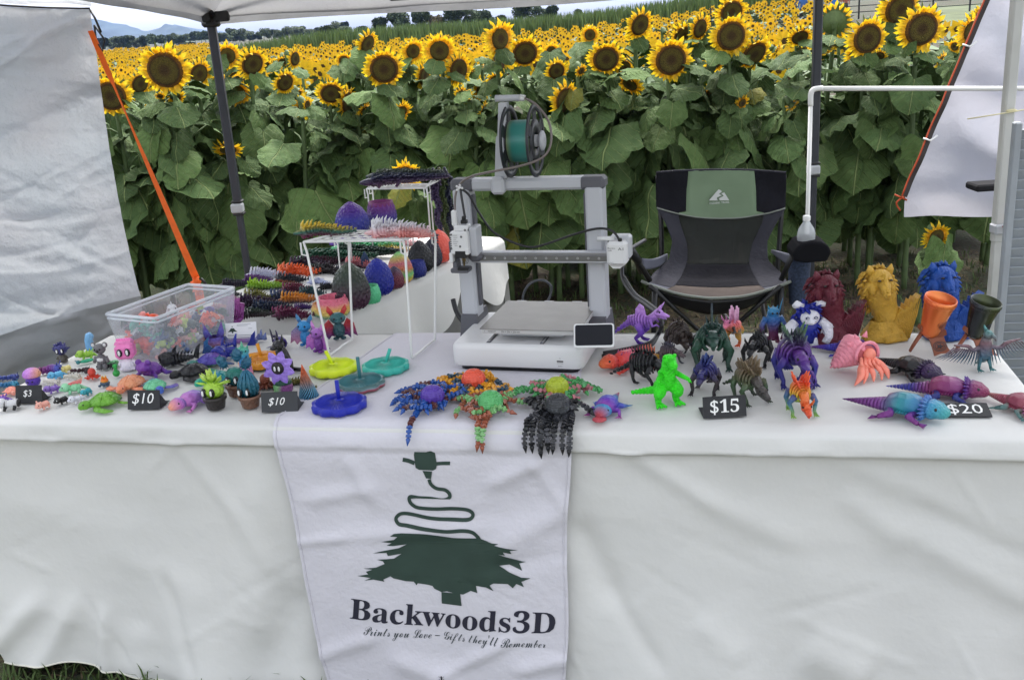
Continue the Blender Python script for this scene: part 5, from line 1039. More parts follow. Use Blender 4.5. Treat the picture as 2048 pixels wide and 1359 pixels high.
def beast(px, py, S, yaw, cols, label, name='toy_animal', cat='toy animal', ears=None, tail=.3, spikes=0, sail=None, snout=.1, patches=None, axis=2, belly=None, leg=None, rough=.42, flat_eye=EYEB, grp=None, fringe=0):
    t = cr(name, label, cat, px, py, S * 1.15, yaw, grp); m = G(cols, axis, 0 if axis == 2 else -.5, .5); lm = G(leg, 2, 0, .5) if leg else m
    part(t, 'body', m, lambda b: (b.ell((0, .12, .20), (.21, .30, .17)), [b.ell((0, -.08 + k * .13, .21), (.222, .04, .18), n=10, m=6) for k in range(4)]))
    part(t, 'head', m, lambda b: (b.ell((0, -.26, .27), (.22, .20, .20)), b.ell((0, -.43, .22), (.13, snout, .09))))
    eyes(t, (0, -.37, .31), .042, .13, flat_eye)
    for x, y in ((-.17, -.10), (.17, -.10), (-.17, .26), (.17, .26)): part(t, 'leg', lm, lambda b: b.tube([(x, y, .15), (x * 1.3, y - .03, .06), (x * 1.4, y - .05, .0)], [.07, .06, .06], 7))
    if tail: part(t, 'tail', m, lambda b: b.tube([(0, .36, .18), (.03, .36 + tail * .5, .11), (.08, .36 + tail, .06)], [.10, .06, .015], 8))
    if ears == 'round':
        for s in (-1, 1): part(t, 'ear', lm, lambda b: b.ell((s * .16, -.24, .46), (.07, .035, .07)))
    if ears == 'horn':
        for s in (-1, 1): part(t, 'horn', m, lambda b: b.cone((s * .11, -.3, .42), (s * .17, -.36, .56), .035, .004, 6))
    if spikes: part(t, 'spikes', m, lambda b: [b.cone((0, -.1 + k * .62 / spikes, .36), (0, -.08 + k * .62 / spikes, .50), .05, .005, 5) for k in range(spikes)])
    if fringe:
        for s in (-1, 1): part(t, 'gills', m, lambda b: [b.tube([(s * .18, -.2, .27 + .05 * k), (s * .32, -.14, .30 + .09 * k)], [.03, .012], 5) for k in range(-1, 2)])
    if sail: part(t, 'sail', G(sail, 2, 0, .8), lambda b: b.prism([(-.30, .0), (.32, .0), (.42, .30), (.25, .18), (.05, .16), (-.2, .1)], .05, T(0, .08, .33) @ rot(z=90)))
    if belly: part(t, 'patch', G(belly), lambda b: (b.ell((0, .10, .24), (.222, .12, .185), n=12)))
    return t
def worm(px, py, S, yaw, cols, label, n=8, curl=.5, name='toy_caterpillar'):
    t = cr(name, label, 'toy caterpillar', px, py, S * 1.12, yaw); m = G(cols, 1, -.5, .5)
    def bd(b):
        for k in range(n): f = k / (n - 1); y = -.42 + .84 * f; b.ell((curl * .25 * math.sin(f * 5), y, .13 + .02 * math.sin(f * 9)), (.13 - .04 * f, .5 / n * 1.25, .13 - .04 * f), n=9, m=6)
        for k in range(n): f = k / (n - 1); [b.ell((curl * .25 * math.sin(f * 5) + s * .12, -.42 + .84 * f, .04), .035, n=6, m=4) for s in (-1, 1)]
    part(t, 'body', m, bd); part(t, 'head', m, lambda b: (b.ell((0, -.48, .17), (.15, .12, .14)), b.cone((-.06, -.5, .28), (-.09, -.54, .38), .02, .01, 5), b.cone((.06, -.5, .28), (.09, -.54, .38), .02, .01, 5))); eyes(t, (0, -.57, .20), .025, .06); return t
def figure(px, py, S, yaw, head, body, label, name='toy_figure', shape='box', crest=None, eye=True, grp=None):
    """big-headed standing figure"""
    t = cr(name, label, 'toy figure', px, py, S, yaw, grp); hm, bm_ = G(head, 2, .4, 1), G(body, 2, 0, .4)
    part(t, 'body', bm_, lambda b: (b.tube([(0, 0, 0), (0, 0, .12), (0, 0, .36)], [.20, .22, .15], 12), b.ell((-.16, -.06, .05), (.09, .12, .05)), b.ell((.16, -.06, .05), (.09, .12, .05)), b.tube([(-.17, 0, .3), (-.25, -.05, .16)], [.05, .045], 6), b.tube([(.17, 0, .3), (.25, -.05, .16)], [.05, .045], 6)))
    if shape == 'box': part(t, 'head', hm, lambda b: (b.box((0, 0, .60), (.56, .46, .46), bev=.09), b.prism([(-.27, 0), (.27, 0), (.22, .10), (-.22, .10)], .3, T(0, 0, .82)), b.box((0, 0, .95), (.44, .06, .07), bev=.01)))
    elif shape == 'tuft': part(t, 'head', hm, lambda b: (b.ell((0, 0, .62), (.31, .27, .27), n=14, m=9), fur(b, (0, .02, .64), (.27, .24, .24), 60, .14, .06, random.Random(3), (0, 0, .3), zmin=-.1, front=-.55)))
    if eye:
        for s in (-1, 1):
            part(t, 'eye', EYEB, lambda b: b.ell((s * .115, -.245, .60), (.085, .03, .125), n=12)); part(t, 'eye_highlight', EYEW, lambda b: b.ell((s * .115 - .01, -.268, .60), (.04, .014, .085), n=10))
    return t
def bat(px, py, S, yaw, body, wing, label, z=.7445):
    t = cr('toy_winged_creature', label, 'toy figure', px, py, S, yaw, None, z); m, wm = G(body, 2, 0, 1), G(wing, 2, 0, .9)
    part(t, 'body', m, lambda b: (b.ell((0, 0, .28), (.19, .17, .26)), b.ell((-.11, -.06, .04), (.09, .12, .05)), b.ell((.11, -.06, .04), (.09, .12, .05)), b.tube([(0, .12, .12), (.1, .28, .05), (.2, .3, .04)], [.07, .05, .01], 7)))
    part(t, 'head', m, lambda b: (b.ell((0, -.02, .66), (.24, .20, .18), n=12, m=8), b.ell((0, -.18, .60), (.12, .09, .08))))
    eyes(t, (0, -.18, .68), .035, .11)
    for s in (-1, 1):
        part(t, 'ear', wm, lambda b: b.tube([(s * .14, 0, .76), (s * .24, .02, .92), (s * .27, .03, 1.04)], [.07, .08, .01], 7, flat=.3, up=(0, 1, 0)))
        part(t, 'wing', wm, lambda b: b.prism([(0, .35), (.16, .62), (.36, .46), (.44, .05), (.30, .14), (.22, 0), (.12, .10), (.02, .06)], .035, T(s * .12, .04, .02) @ rot(z=s * -18) @ Matrix.Diagonal((s, 1, 1, 1))))
    return t
def pot(px, py, S, potc, plantfn, label, yaw=0):
    t = cr('potted_plant_toy', label, 'toy plant', px, py, S, yaw); pm = G(potc)
    part(t, 'pot', pm, lambda b: b.lathe([(.001, 0), (.17, 0), (.20, .02), (.24, .22), (.27, .23), (.275, .31), (.24, .315), (.23, .27), (.001, .27)], 18)); plantfn(t)
    for s in (-1, 1): part(t, 'eye', EYEB, lambda b: b.ell((s * .10 - .04, -.20, .44), (.07, .05, .11), n=12)); part(t, 'eye_highlight', EYEW, lambda b: b.ell((s * .10 - .05, -.24, .44), (.03, .02, .07), n=10))
    return t
def frog(px, py, S, yaw, cols, label):
    t = cr('toy_frog', label, 'toy frog', px, py, S, yaw); m = G(cols, 0, -.5, .6)
    part(t, 'body', m, lambda b: b.tube([(0, .32, .12), (0, .1, .2), (0, -.2, .30)], [.1, .2, .17], 10)); part(t, 'head', m, lambda b: (b.ell((0, -.28, .38), (.22, .16, .14)), b.ell((-.14, -.26, .50), .085), b.ell((.14, -.26, .50), .085), b.tube([(-.17, -.36, .36), (0, -.44, .33), (.17, -.36, .36)], .02, 5)))
    for s in (-1, 1):
        part(t, 'leg', m, lambda b: (b.tube([(s * .14, -.15, .24), (s * .30, -.22, .12), (s * .34, -.36, .03)], [.06, .045, .03], 7), [b.tube([(s * .34, -.36, .03), (s * (.34 + .12 * k), -.46, .02)], [.025, .035], 5) for k in (-1, 0, 1)]))
        part(t, 'leg', m, lambda b: (b.tube([(s * .14, .22, .15), (s * .42, .05, .16), (s * .34, .34, .05), (s * .52, .40, .03)], [.07, .06, .04, .03], 7), [b.tube([(s * .52, .40, .03), (s * (.62 + .04 * k), .40 + .12 * k, .02)], [.025, .035], 5) for k in (-1, 0, 1)]))
    return t
def small_octo(px, py, S, cols, label, yaw=0):
    t = cr('toy_octopus', label, 'toy octopus', px, py, S, yaw); m = G(cols, 2, 0, .8); part(t, 'head', m, lambda b: b.lathe([(.12, .18), (.2, .25), (.26, .42), (.24, .6), (.14, .72), (.001, .77)], 14))
    for k in range(8): a = R(k * 45 + 20); part(t, 'tentacle', m, lambda b: [b.ell((math.cos(a) * (.16 + .1 * j), math.sin(a) * (.16 + .1 * j), .17 - .03 * j + (.06 if j == 3 else 0)), .085 - .008 * j, n=7, m=5) for j in range(4)])
    return t
def dragon(p, L, yaw, cols, label, bend=.25, wings=0, segs=16, grp=None, path=None, spike=1.0, name='toy_dragon', tipz=0, w_=1.0):
    """articulated spiky dragon, length 1 along X from tail (+) to head (-)"""
    t = thing(name, label, 'toy dragon', p, yaw, grp); t.scale = (L, L, L); m = G(cols, 2, .0, .26) if len(cols) > 1 else G(cols)
    P = path or [Vector((-.42 + .92 * i / (segs - 1), bend * .22 * math.sin(i / (segs - 1) * 5.5), .07)) for i in range(segs)]
    rn = random.Random(hash(label) % 1000 if False else len(label) * 7 + int(L * 1e4))
    def bd(b):
        for i, q in enumerate(P):
            f = i / (len(P) - 1); d = (P[min(i + 1, len(P) - 1)] - P[max(0, i - 1)]).normalized(); r = (.10 * (1 - f) ** .7 + .022) * w_; u = Vector((0, 0, 1)); u = (u - d * u.dot(d)); u = u.normalized() if u.length > .05 else Vector((0, -1, 0)); s = d.cross(u)
            b.tube([q - d * .034, q, q + d * .034], [r * .7, r, r * .6], 7)
            for an, l in ((.15, 1.3), (.8, 1.2), (-.7, 1.2), (1.6, .9), (-1.6, .9)):
                an += rn.uniform(-.25, .25); l *= rn.uniform(.55, 1.15); e = u * math.cos(an) + s * math.sin(an); b.tube([q + e * r * .6, q + e * (r + .02 * l * spike) + d * .012, q + e * (r + .05 * l * spike * (1 - .5 * f)) + d * .045], [.030 * (1 - .4 * f), .022 * (1 - .4 * f), .002], 4)
    part(t, 'body', m, bd); H = P[0]; d = (P[1] - P[0]).normalized() * -1
    def hd(b):
        b.tube([H, H + d * .05, H + d * .10, H + d * .17], [.05, .065, .05, .022], 8, flat=.8)
        for s in (-1, 1):
            sd = Vector((-d.y, d.x, 0)); sd = sd.normalized() * s if sd.length > .05 else Vector((s, 0, 0))
            for k in range(3): b.tube([H + d * .05 + sd * .03, H - d * (.06 + .02 * k) + sd * (.03 + .04 * k) + Vector((0, 0, .10 - .03 * k))], [.022, .002], 4)
    part(t, 'head', m, hd)
    for i, s in ((3, -1), (3, 1), (9, -1), (9, 1)):
        if len(P) > 10 and path is None: q = P[i]; part(t, 'leg', m, lambda b: b.tube([q, q + Vector((-.02, s * .09, -.03)), q + Vector((-.05, s * .11, -.065))], [.03, .022, .02], 5))
    if wings:
        for s in (-1, 1): part(t, 'wing', m, lambda b: b.prism([(0, 0), (.30, .10 * wings), (.36, .02), (.28, -.02), (.2, .02), (.1, -.03)], .012, T(-.30, s * .06, .10) @ rot(x=s * -25)))
    return t
def rib_dino(px, py, S, yaw, cols, label, biped=False, crest=None, name='toy_dinosaur', plates=0, spikes=9, bulk=1.0, headc=None, horns=0, head_z=None, axis=2, legs=None, tail=True, cat='toy dinosaur', spread=1.0, frill=0, hi=.9):
    """openwork dinosaur skeleton toy"""
    t = cr(name, label, cat, px, py, S, yaw); m = G(cols, axis, 0 if axis == 2 else -.5, hi if axis == 2 else .5); lm = G(legs, 2, 0, .5) if legs else m
    Z = .42 if not biped else .52; W_ = .17 * bulk
    def bd(b):
        b.ell((0, .05, Z), (W_ * .74, .25, W_ * .82), n=10, m=7)
        for k in range(8): y = -.2 + k * .07; r = W_ * (1.12 - .5 * abs(k - 3.2) / 4); b.tube([(r * math.sin(a), y + .03 * math.cos(a), Z + r * 1.05 * math.cos(a)) for a in [R(-150 + 30 * j) for j in range(11)]], .024, 5)
    part(t, 'body', m, bd)
    if spikes: part(t, 'spikes', m, lambda b: [b.cone((s * .05 * (k % 2), -.2 + k * .5 / spikes, Z + W_), (s * .09 * (k % 2), -.17 + k * .5 / spikes, Z + W_ + .16 * (1 - abs(k / spikes - .45))), .03, .003, 5) for k in range(spikes) for s in (-1, 1)])
    if plates: 
        for k in range(plates): f = (k + .5) / plates; h = .34 * math.sin(math.pi * f) ** .6; [part(t, 'plate', m, lambda b: b.prism([(-.06, 0), (.06, 0), (.10, h * .55), (0, h), (-.08, h * .5)], .022, T(s * .06, -.28 + .6 * f, Z + W_ * .75) @ rot(z=80) @ rot(x=0, y=0) @ rot(x=s * 20))) for s in (-1, 1)]
    hz = head_z if head_z is not None else Z + (.22 if biped else .02); hy = -.42; hm = G(headc, 2, .2, .8) if headc else m
    def hd(b):
        b.tube([(0, -.2, Z + .05), (0, -.32, (Z + hz) / 2 + .05), (0, hy + .04, hz)], [.11, .09, .09], 8); b.ell((0, hy, hz + .02), (.11, .12, .10)); b.tube([(0, hy - .05, hz), (0, hy - .2, hz - .04), (0, hy - .27, hz - .05)], [.09, .06, .03], 8, flat=.8)
        b.tube([(0, hy, hz - .06), (0, hy - .2, hz - .12)], [.06, .025], 6, flat=.6)
        for k in range(horns): s = (-1, 1, 0)[k % 3]; b.tube([(s * .08, hy, hz + .06), (s * .13, hy - .06, hz + .18), (s * .12, hy - .12, hz + .27)], [.035, .022, .003], 6)
    part(t, 'head', hm, hd); eyes(t, (0, hy - .06, hz + .06), .022, .085)
    if crest: part(t, 'crest', m, lambda b: b.prism([(-.12, 0), (.16, 0), (.14, crest * .6), (.04, crest), (-.06, crest * .8), (-.1, crest * .4)], .03, T(0, .0, Z + W_ * .6) @ rot(z=90)))
    if frill: part(t, 'frill', m, lambda b: [b.prism([(-.07, 0), (.07, 0), (.09, .16), (0, .24), (-.09, .16)], .03, T(0, hy + .07, hz + .04) @ rot(x=-15) @ rot(y=a * 32)) for a in range(-3, 4)])
    if biped:
        for s in (-1, 1):
            part(t, 'leg', lm, lambda b: (b.tube([(s * .10 * spread, .06, Z - .05), (s * .18 * spread, -.06, Z * .55), (s * .16 * spread, .10, Z * .26), (s * .17 * spread, .02, .04)], [.11, .085, .045, .045], 8), [b.tube([(s * .17 * spread, .02, .04), (s * .17 * spread + .07 * k, -.12, .018)], [.045, .012], 5) for k in (-1, 0, 1)]))
            part(t, 'arm', lm, lambda b: (b.tube([(s * .12, -.26, Z + .10), (s * .20, -.34, Z - .04), (s * .18, -.44, Z - .0)], [.045, .032, .025], 6), [b.tube([(s * .18, -.44, Z), (s * .18 + .03 * k, -.50, Z - .05)], [.016, .004], 4) for k in (-1, 1)]))
    else:
        for x, y in ((-.17, -.2), (.17, -.2), (-.15, .25), (.15, .25)): part(t, 'leg', lm, lambda b: (b.tube([(x, y, Z), (x * 1.6 * spread, y + (.05 if y < 0 else -.05), Z * .62), (x * 1.3 * spread, y - .04, Z * .22), (x * 1.4 * spread, y - .08, .03)], [.075, .055, .035, .04], 7), [b.tube([(x * 1.4 * spread, y - .06, .03), (x * 1.4 * spread + .05 * k, y - .18, .014)], [.03, .008], 5) for k in (-1, 0, 1)]))
    if tail: part(t, 'tail', m, lambda b: [b.ell((.05 * math.sin(k * .6), .30 + k * .075, Z - .03 - k * (.045 if not biped else .055)), (.10 - k * .0105, .05, .10 - k * .0105), n=8, m=5) for k in range(8)])
    return t
def lizard(px, py, S, yaw, cols, label, headc=None, legc=None, curl=0.0, beard=True):
    """bearded lizard, length 1 along Y (head at -Y)"""
    t = cr('toy_lizard', label, 'toy lizard', px, py, S, yaw); m = G(cols, 1, -.5, .6); hm = G(headc, 1, -.55, -.2) if headc else m; lm = G(legc, 0, -.3, .3) if legc else m
    part(t, 'body', m, lambda b: b.tube([(0, -.28, .11), (0, -.16, .13), (0, .0, .135), (0, .1, .12)], [.12, .17, .17, .13], 14, flat=.72, up=(0, 0, 1)))
    part(t, 'tail', m, lambda b: [b.tube([(curl * (k / 12) ** 2 * .5, .09 + k * .043, .09 - .003 * k), (curl * ((k + .8) / 12) ** 2 * .5, .09 + (k + .85) * .043, .09 - .003 * k)], [.118 - k * .0086, .106 - k * .0086], 10, flat=.8) for k in range(13)])
    rn = random.Random(5)
    def hd(b):
        b.tube([(0, -.28, .11), (0, -.36, .125), (0, -.44, .12), (0, -.52, .09), (0, -.545, .075)], [.12, .155, .13, .08, .04], 12, flat=.72, up=(0, 0, 1))
    part(t, 'head', hm, hd); eyes(t, (0, -.43, .16), .022, .105)
    if beard: part(t, 'beard', hm, lambda b: [b.tube([(.145 * math.cos(a), -.31, .115 + .10 * math.sin(a)), (.21 * math.cos(a), -.26 - .03 * k, .115 + .155 * math.sin(a))], [.03, .003], 4) for k in range(2) for a in [R(-40 + 18 * j) for j in range(15)]])
    part(t, 'side_spikes', m, lambda b: [b.tube([(s * .15, -.22 + .035 * k, .095), (s * .21, -.20 + .035 * k, .085)], [.018, .002], 4) for s in (-1, 1) for k in range(9)])
    for s in (-1, 1):
        part(t, 'leg', lm, lambda b: (b.tube([(s * .09, -.22, .08), (s * .22, -.18, .07), (s * .26, -.30, .025)], [.05, .04, .025], 7), [b.tube([(s * .26, -.30, .025), (s * (.26 + .03 * k), -.38, .012)], [.015, .005], 4) for k in (-2, -1, 0, 1, 2)]))
        part(t, 'leg', lm, lambda b: (b.tube([(s * .08, .05, .08), (s * .22, .02, .07), (s * .27, .14, .03)], [.055, .045, .025], 7), [b.tube([(s * .27, .14, .025), (s * (.28 + .03 * k), .22, .012)], [.015, .005], 4) for k in (-2, -1, 0, 1, 2)]))
    return t
def eggbuild(b, prof, n=26, rows=12, dep=.03, top=True):
    """scaled egg surface: overlapping pointed scales"""
    zs = [p[1] for p in prof]; z0, z1 = zs[0], zs[-1]
    rad = lambda z: float(np.interp(z, zs, [p[0] for p in prof])); b.lathe(prof, n)
    for j in range(rows):
        z = z0 + (z1 - z0) * (j + .3) / rows; r = rad(z); k = max(5, int(n * .62)); h = (z1 - z0) / rows
        for i in range(k):
            a = 6.283 * (i + .5 * (j % 2)) / k; w_ = 3.1416 / k * 1.0; r2 = rad(min(z1, z + h * 1.35))
            b.add([(r * math.cos(a - w_), r * math.sin(a - w_), z), ((r + dep) * math.cos(a), (r + dep) * math.sin(a), z - h * .15), (r * math.cos(a + w_), r * math.sin(a + w_), z), ((r2 + dep * .5) * math.cos(a), (r2 + dep * .5) * math.sin(a), z + h * 1.2)], [(0, 1, 3), (1, 2, 3)], smooth=False)
EGGP = [(.16, 0), (.26, .03), (.35, .13), (.39, .28), (.385, .45), (.35, .62), (.285, .78), (.205, .89), (.12, .96), (.05, .992), (.001, 1)]
def egg(px, py, S, cols, label, z=Z2 + .001, plain=False, wide=1.0):
    t = cr('toy_egg', label, 'toy egg', px, py, S, 20, None, z); m = G(cols, 2, 0, 1); P = [(r * wide, h) for r, h in EGGP]
    part(t, 'lower_shell', m, lambda b: eggbuild(b, [p for p in P if p[1] <= .45], rows=6, dep=.0 if plain else .04)); part(t, 'upper_shell', m, lambda b: eggbuild(b, [p for p in P if p[1] >= .45], rows=7, dep=.0 if plain else .035)); return t
def eggcup(px, py, S, cols, label, z=Z2 + .001, h=.9, rimc=None):
    t = cr('egg_half', label, 'toy egg', px, py, S, 10, None, z); m = G(cols, 2, 0, h)
    part(t, 'shell', m, lambda b: eggbuild(b, [(.28, 0), (.42, .06 * h), (.5, .3 * h), (.5, .55 * h), (.45, .80 * h), (.40, .88 * h)], rows=5, dep=.03, n=28)); part(t, 'collar', G(rimc) if rimc else m, lambda b: b.lathe([(.42, .84 * h), (.42, h), (.39, h), (.37, .5 * h), (.001, .2 * h)], 28)); return t
def spinner(px, py, S, cols, label, tilt=-18, rough=.4, stick=.34, side=None):
    t = cr('toy_gear_spinner', label, 'toy spinner', px, py, S, 8); m = G(cols, 2, 0, .1)
    fn = lambda a, k: 1.02 + .13 * (abs(math.sin(a * 5)) - .5)
    part(t, 'disc', side or m, lambda b: b.lathe([(.001, 0), (.38, 0), (.46, .03), (.47, .13), (.43, .16)], 54, fn=fn))
    def tp_(b):
        b.lathe([(.43, .16), (.25, .17), (.08, .18), (.001, .18)], 54, fn=fn)
        for k in range(44): a = 6.283 * k / 44; b.tube([(.10 * math.cos(a), .10 * math.sin(a), .182), (.27 * math.cos(a + .25), .27 * math.sin(a + .25), .175), (.42 * math.cos(a + .32), .42 * math.sin(a + .32), .166)], .011, 4)
    part(t, 'grooved_top', m, tp_); part(t, 'handle', m, lambda b: (b.tube([(0, 0, .14), (math.sin(R(tilt)) * stick, 0, .14 + stick * math.cos(R(tilt)))], .038, 10), b.lathe([(.09, .14), (.07, .18), (.04, .2)], 12))); return t
def price_sign(px, py, S, yaw, body, label, wd=1.0, ht=.62, lean=18, fold=True, tx=(0, 0), th=.34, sh=0, m=None):
    t = cr('price_sign', label, 'price sign', px, py, S, yaw); dk = m or mat((.022, .023, .026), .7, var=.15, nscale=9)
    M = rot(x=-lean); part(t, 'front_board', dk, lambda b: b.box((0, 0, ht / 2), (wd, .03, ht), Matrix(), bev=.006) if False else b.add(*boxv(0, 0, ht / 2, wd, .03, ht), M, False))
    if fold: part(t, 'back_stand', dk, lambda b: (b.add(*boxv(0, .02, .015, wd * .96, .0, 0.001), M, False), b.add(*boxv(0, .34, .012, wd, .62, .02), None, False), b.prism([(0, 0), (.4, 0), (.05, ht * .75)], .02, T(wd * .48, .1, .01) @ rot(z=90))))
    o = text_mesh(body, mat((.82, .82, .80), .6), t, M @ T(tx[0], -.0185, ht / 2 + tx[1]), height=th, shear=sh); return t
def boxv(cx, cy, cz, x, y, z):
    x, y, z = x / 2, y / 2, z / 2; return [(cx + a * x, cy + b_ * y, cz + c * z) for a, b_, c in ((-1, -1, -1), (1, -1, -1), (1, 1, -1), (-1, 1, -1), (-1, -1, 1), (1, -1, 1), (1, 1, 1), (-1, 1, 1))], [(0, 3, 2, 1), (4, 5, 6, 7), (0, 1, 5, 4), (1, 2, 6, 5), (2, 3, 7, 6), (3, 0, 4, 7)]
def wolf(px, py, S, col, label, z=.7445):
    t = cr('wolf_bust', label, 'bust', px, py, S, 2, None, z); m = mat(col, .55, var=.12, nscale=14, bump=.45, bscale=34); rn = random.Random(8)
    def base(b):
        b.lathe([(.001, 0), (.30, 0), (.31, .03), (.26, .12), (.22, .2), (.20, .26)], 22, T(-.0, .0, 0) @ Matrix.Diagonal((1, .7, 1, 1)), fn=lambda a, k: 1 + .08 * math.sin(a * 7 + k * 5) + .05 * math.sin(a * 13))
        fur(b, (0, 0, .04), (.28, .2, .14), 40, .07, .03, rn, (0, 0, 1.5), zmin=-.1)
    part(t, 'base', m, base)
    part(t, 'neck', m, lambda b: (b.tube(catmull([(.03, .03, .08), (.02, .04, .30), (-.04, .05, .48), (-.10, .03, .66), (-.12, .0, .80)], 4), [.17, .16, .165, .20, .19, .16], 16)))
    def mane(b):
        for (c, r, n, L) in (((-.10, .07, .56), (.19, .13, .2), 110, .09), ((-.13, .06, .76), (.22, .13, .2), 150, .075), ((-.24, .02, .58), (.07, .09, .2), 40, .08), ((.02, .02, .66), (.06, .08, .14), 24, .07)): fur(b, c, r, n, L, .026, rn, (0, .1, -1.3), front=-.25)
    part(t, 'mane', m, mane)
    def hd(b):
        hx, hz = -.12, .80; b.ell((hx, -.04, hz), (.155, .15, .155), n=16, m=10); b.tube([(hx, -.12, hz + .0), (hx, -.22, hz - .07), (hx, -.275, hz - .14), (hx, -.27, hz - .185)], [.10, .066, .05, .03], 12); b.ell((hx, -.31, hz - .12), (.034, .025, .026)); [fur(b, (hx + s * .14, -.01, hz - .10), (.07, .10, .16), 34, .06, .024, rn, (s * .5, -.1, -1.0), front=-.9) for s in (-1, 1)]
        for s in (-1, 1): b.ell((hx + s * .115, -.08, hz - .09), (.06, .08, .10)); b.tube([(hx + s * .02, -.19, hz + .07), (hx + s * .07, -.175, hz + .055), (hx + s * .12, -.14, hz + .02)], [.02, .024, .012], 6); b.tube([(hx + s * .13, -.08, hz - .02), (hx + s * .17, -.03, hz - .14), (hx + s * .13, -.02, hz - .26)], [.05, .05, .01], 6)
        b.tube([(hx, -.15, hz + .10), (hx, -.24, hz - .03), (hx, -.305, hz - .11)], [.045, .03, .02], 8); fur(b, (hx, .02, hz + .04), (.14, .13, .13), 70, .05, .02, rn, (0, .6, -.3), zmin=.0, front=-.4)
    part(t, 'head', m, hd)
    for s in (-1, 1): part(t, 'ear', m, lambda b: b.tube([(-.12 + s * .105, -.03, .89), (-.12 + s * .14, -.02, .955), (-.12 + s * .15, -.01, 1.01)], [.06, .044, .004], 8, flat=.55, up=(0, 1, 0)))
    for s in (-1, 1): part(t, 'eye', mat((.03, .02, .02), .4), lambda b: b.ell((-.12 + s * .075, -.195, .84), (.024, .014, .013)))
    def stump(b):
        b.prism([(-.10, .0), (.27, .0), (.25, .22), (.30, .40), (.40, .58), (.345, .53), (.33, .55), (.30, .49), (.27, .52), (.25, .44), (.21, .46), (.20, .40), (.15, .42), (.08, .30), (-.02, .2)], .16, T(.0, -.03, 0))
        for k in range(12): x = -.02 + k * .026; b.tube([(x, -.115, .02), (x + .08, -.13, .22 + k * .012), (x + .13, -.10, .36 + k * .016)], [.016, .012, .004], 5)
    part(t, 'broken_trunk', m, stump); return t
def horn_cup(px, py, S, cols, inner, standc, label, st2=None):
    t = cr('drinking_horn', label, 'drinking horn', px, py, S, 0); m = G(cols, 0, -.35, .3, rough=.22, metal=.45, layers=False, wob=.05); im = mat(inner, .3, .5)
    A, B_ = Vector((-.05, .02, .33)), Vector((.05, -.13, .97)); d = (B_ - A).normalized(); Q = d.to_track_quat('Z', 'Y').to_matrix().to_4x4()
    L = (B_ - A).length; part(t, 'horn', m, lambda b: (b.lathe([(.001, -.02), (.12, -.01), (.15, .05), (.175, .2), (.215, .42), (.24, L - .08)], 30, T(*A) @ Q)))
    part(t, 'rim_band', G(cols, 0, -.35, .3, rough=.3, metal=.4, layers=False), lambda b: (b.lathe([(.24, L - .11), (.249, L - .10), (.252, L), (.236, L), (.215, L - .16), (.15, .12), (.001, .06)], 34, T(*A) @ Q), [b.tube([(A + Q.to_3x3() @ Vector((.252 * math.cos(a + q * .09), .252 * math.sin(a + q * .09), L - .05 + .028 * w_))) for q, w_ in ((-1, 0), (0, 1), (1, 0), (0, -1), (-1, 0))], .005, 4) for a in [R(i * 22.5) for i in range(16)]]))
    def em(b):
        for k in range(3):
            pts = []
            for i in range(21):
                a = 6.283 * i / 20; x = (.115 - .03 * k) * math.cos(a) * (1 + .1 * math.sin(3 * a + k)); z = (.075 - .022 * k) * math.sin(a + .3 * k); r = .192; an = -math.pi / 2 + x / r; pts.append(A + Q.to_3x3() @ Vector(((r + .004) * math.cos(an), (r + .004) * math.sin(an), .26 + z)))
            b.tube(pts, .006, 4)
        for k in range(5): an = -math.pi / 2 + (k - 2) * .2; b.tube([A + Q.to_3x3() @ Vector((.195 * math.cos(an), .195 * math.sin(an), .20)), A + Q.to_3x3() @ Vector((.197 * math.cos(an + .2), .197 * math.sin(an + .2), .31))], .005, 4)
    part(t, 'emblem', G((standc,)) if not st2 else mat(st2, .4), em)
    sm = mat(standc, .42, .25)
    s = cr('horn_stand', label.replace('drinking horn', 'stand holding the horn'), 'stand', px, py, S, 0)
    part(s, 'front_leg', sm, lambda b: b.prism([(-.12, .42), (.14, .42), (.17, .3), (.22, .12), (.30, .0), (.19, .03), (.10, .03), (.0, .0), (-.02, .12), (-.05, .24)], .045, T(0, -.14, 0) @ rot(x=-22)))
    part(s, 'cradle', sm, lambda b: b.prism([(-.22, .44), (-.19, .50), (-.12, .42), (.12, .38), (.20, .40), (.22, .32), (.1, .26), (-.1, .27)], .14, T(0, .02, 0)))
    part(s, 'back_leg', sm, lambda b: b.tube([(-.14, .06, .36), (-.26, .10, .12), (-.30, .12, .02)], [.07, .06, .05], 8, flat=.5))
    def ring(b):
        for r in (.105, .075): b.tube([Vector((.09 + r * math.cos(6.283 * i / 24), 0, .16 + r * .75 * math.sin(6.283 * i / 24))) for i in range(25)], .006, 4)
        for i in range(5): a = 1.257 * i; b.tube([Vector((.09 + .055 * math.cos(a), 0, .16 + .04 * math.sin(a))), Vector((.09 + .055 * math.cos(a + 2.5), 0, .16 + .04 * math.sin(a + 2.5)))], .006, 4)
        b.v = [rot(x=-22) @ v + Vector((0, -.168, 0)) for v in b.v]
    part(s, 'stand_emblem', mat('3a3f45', .5), ring); return t
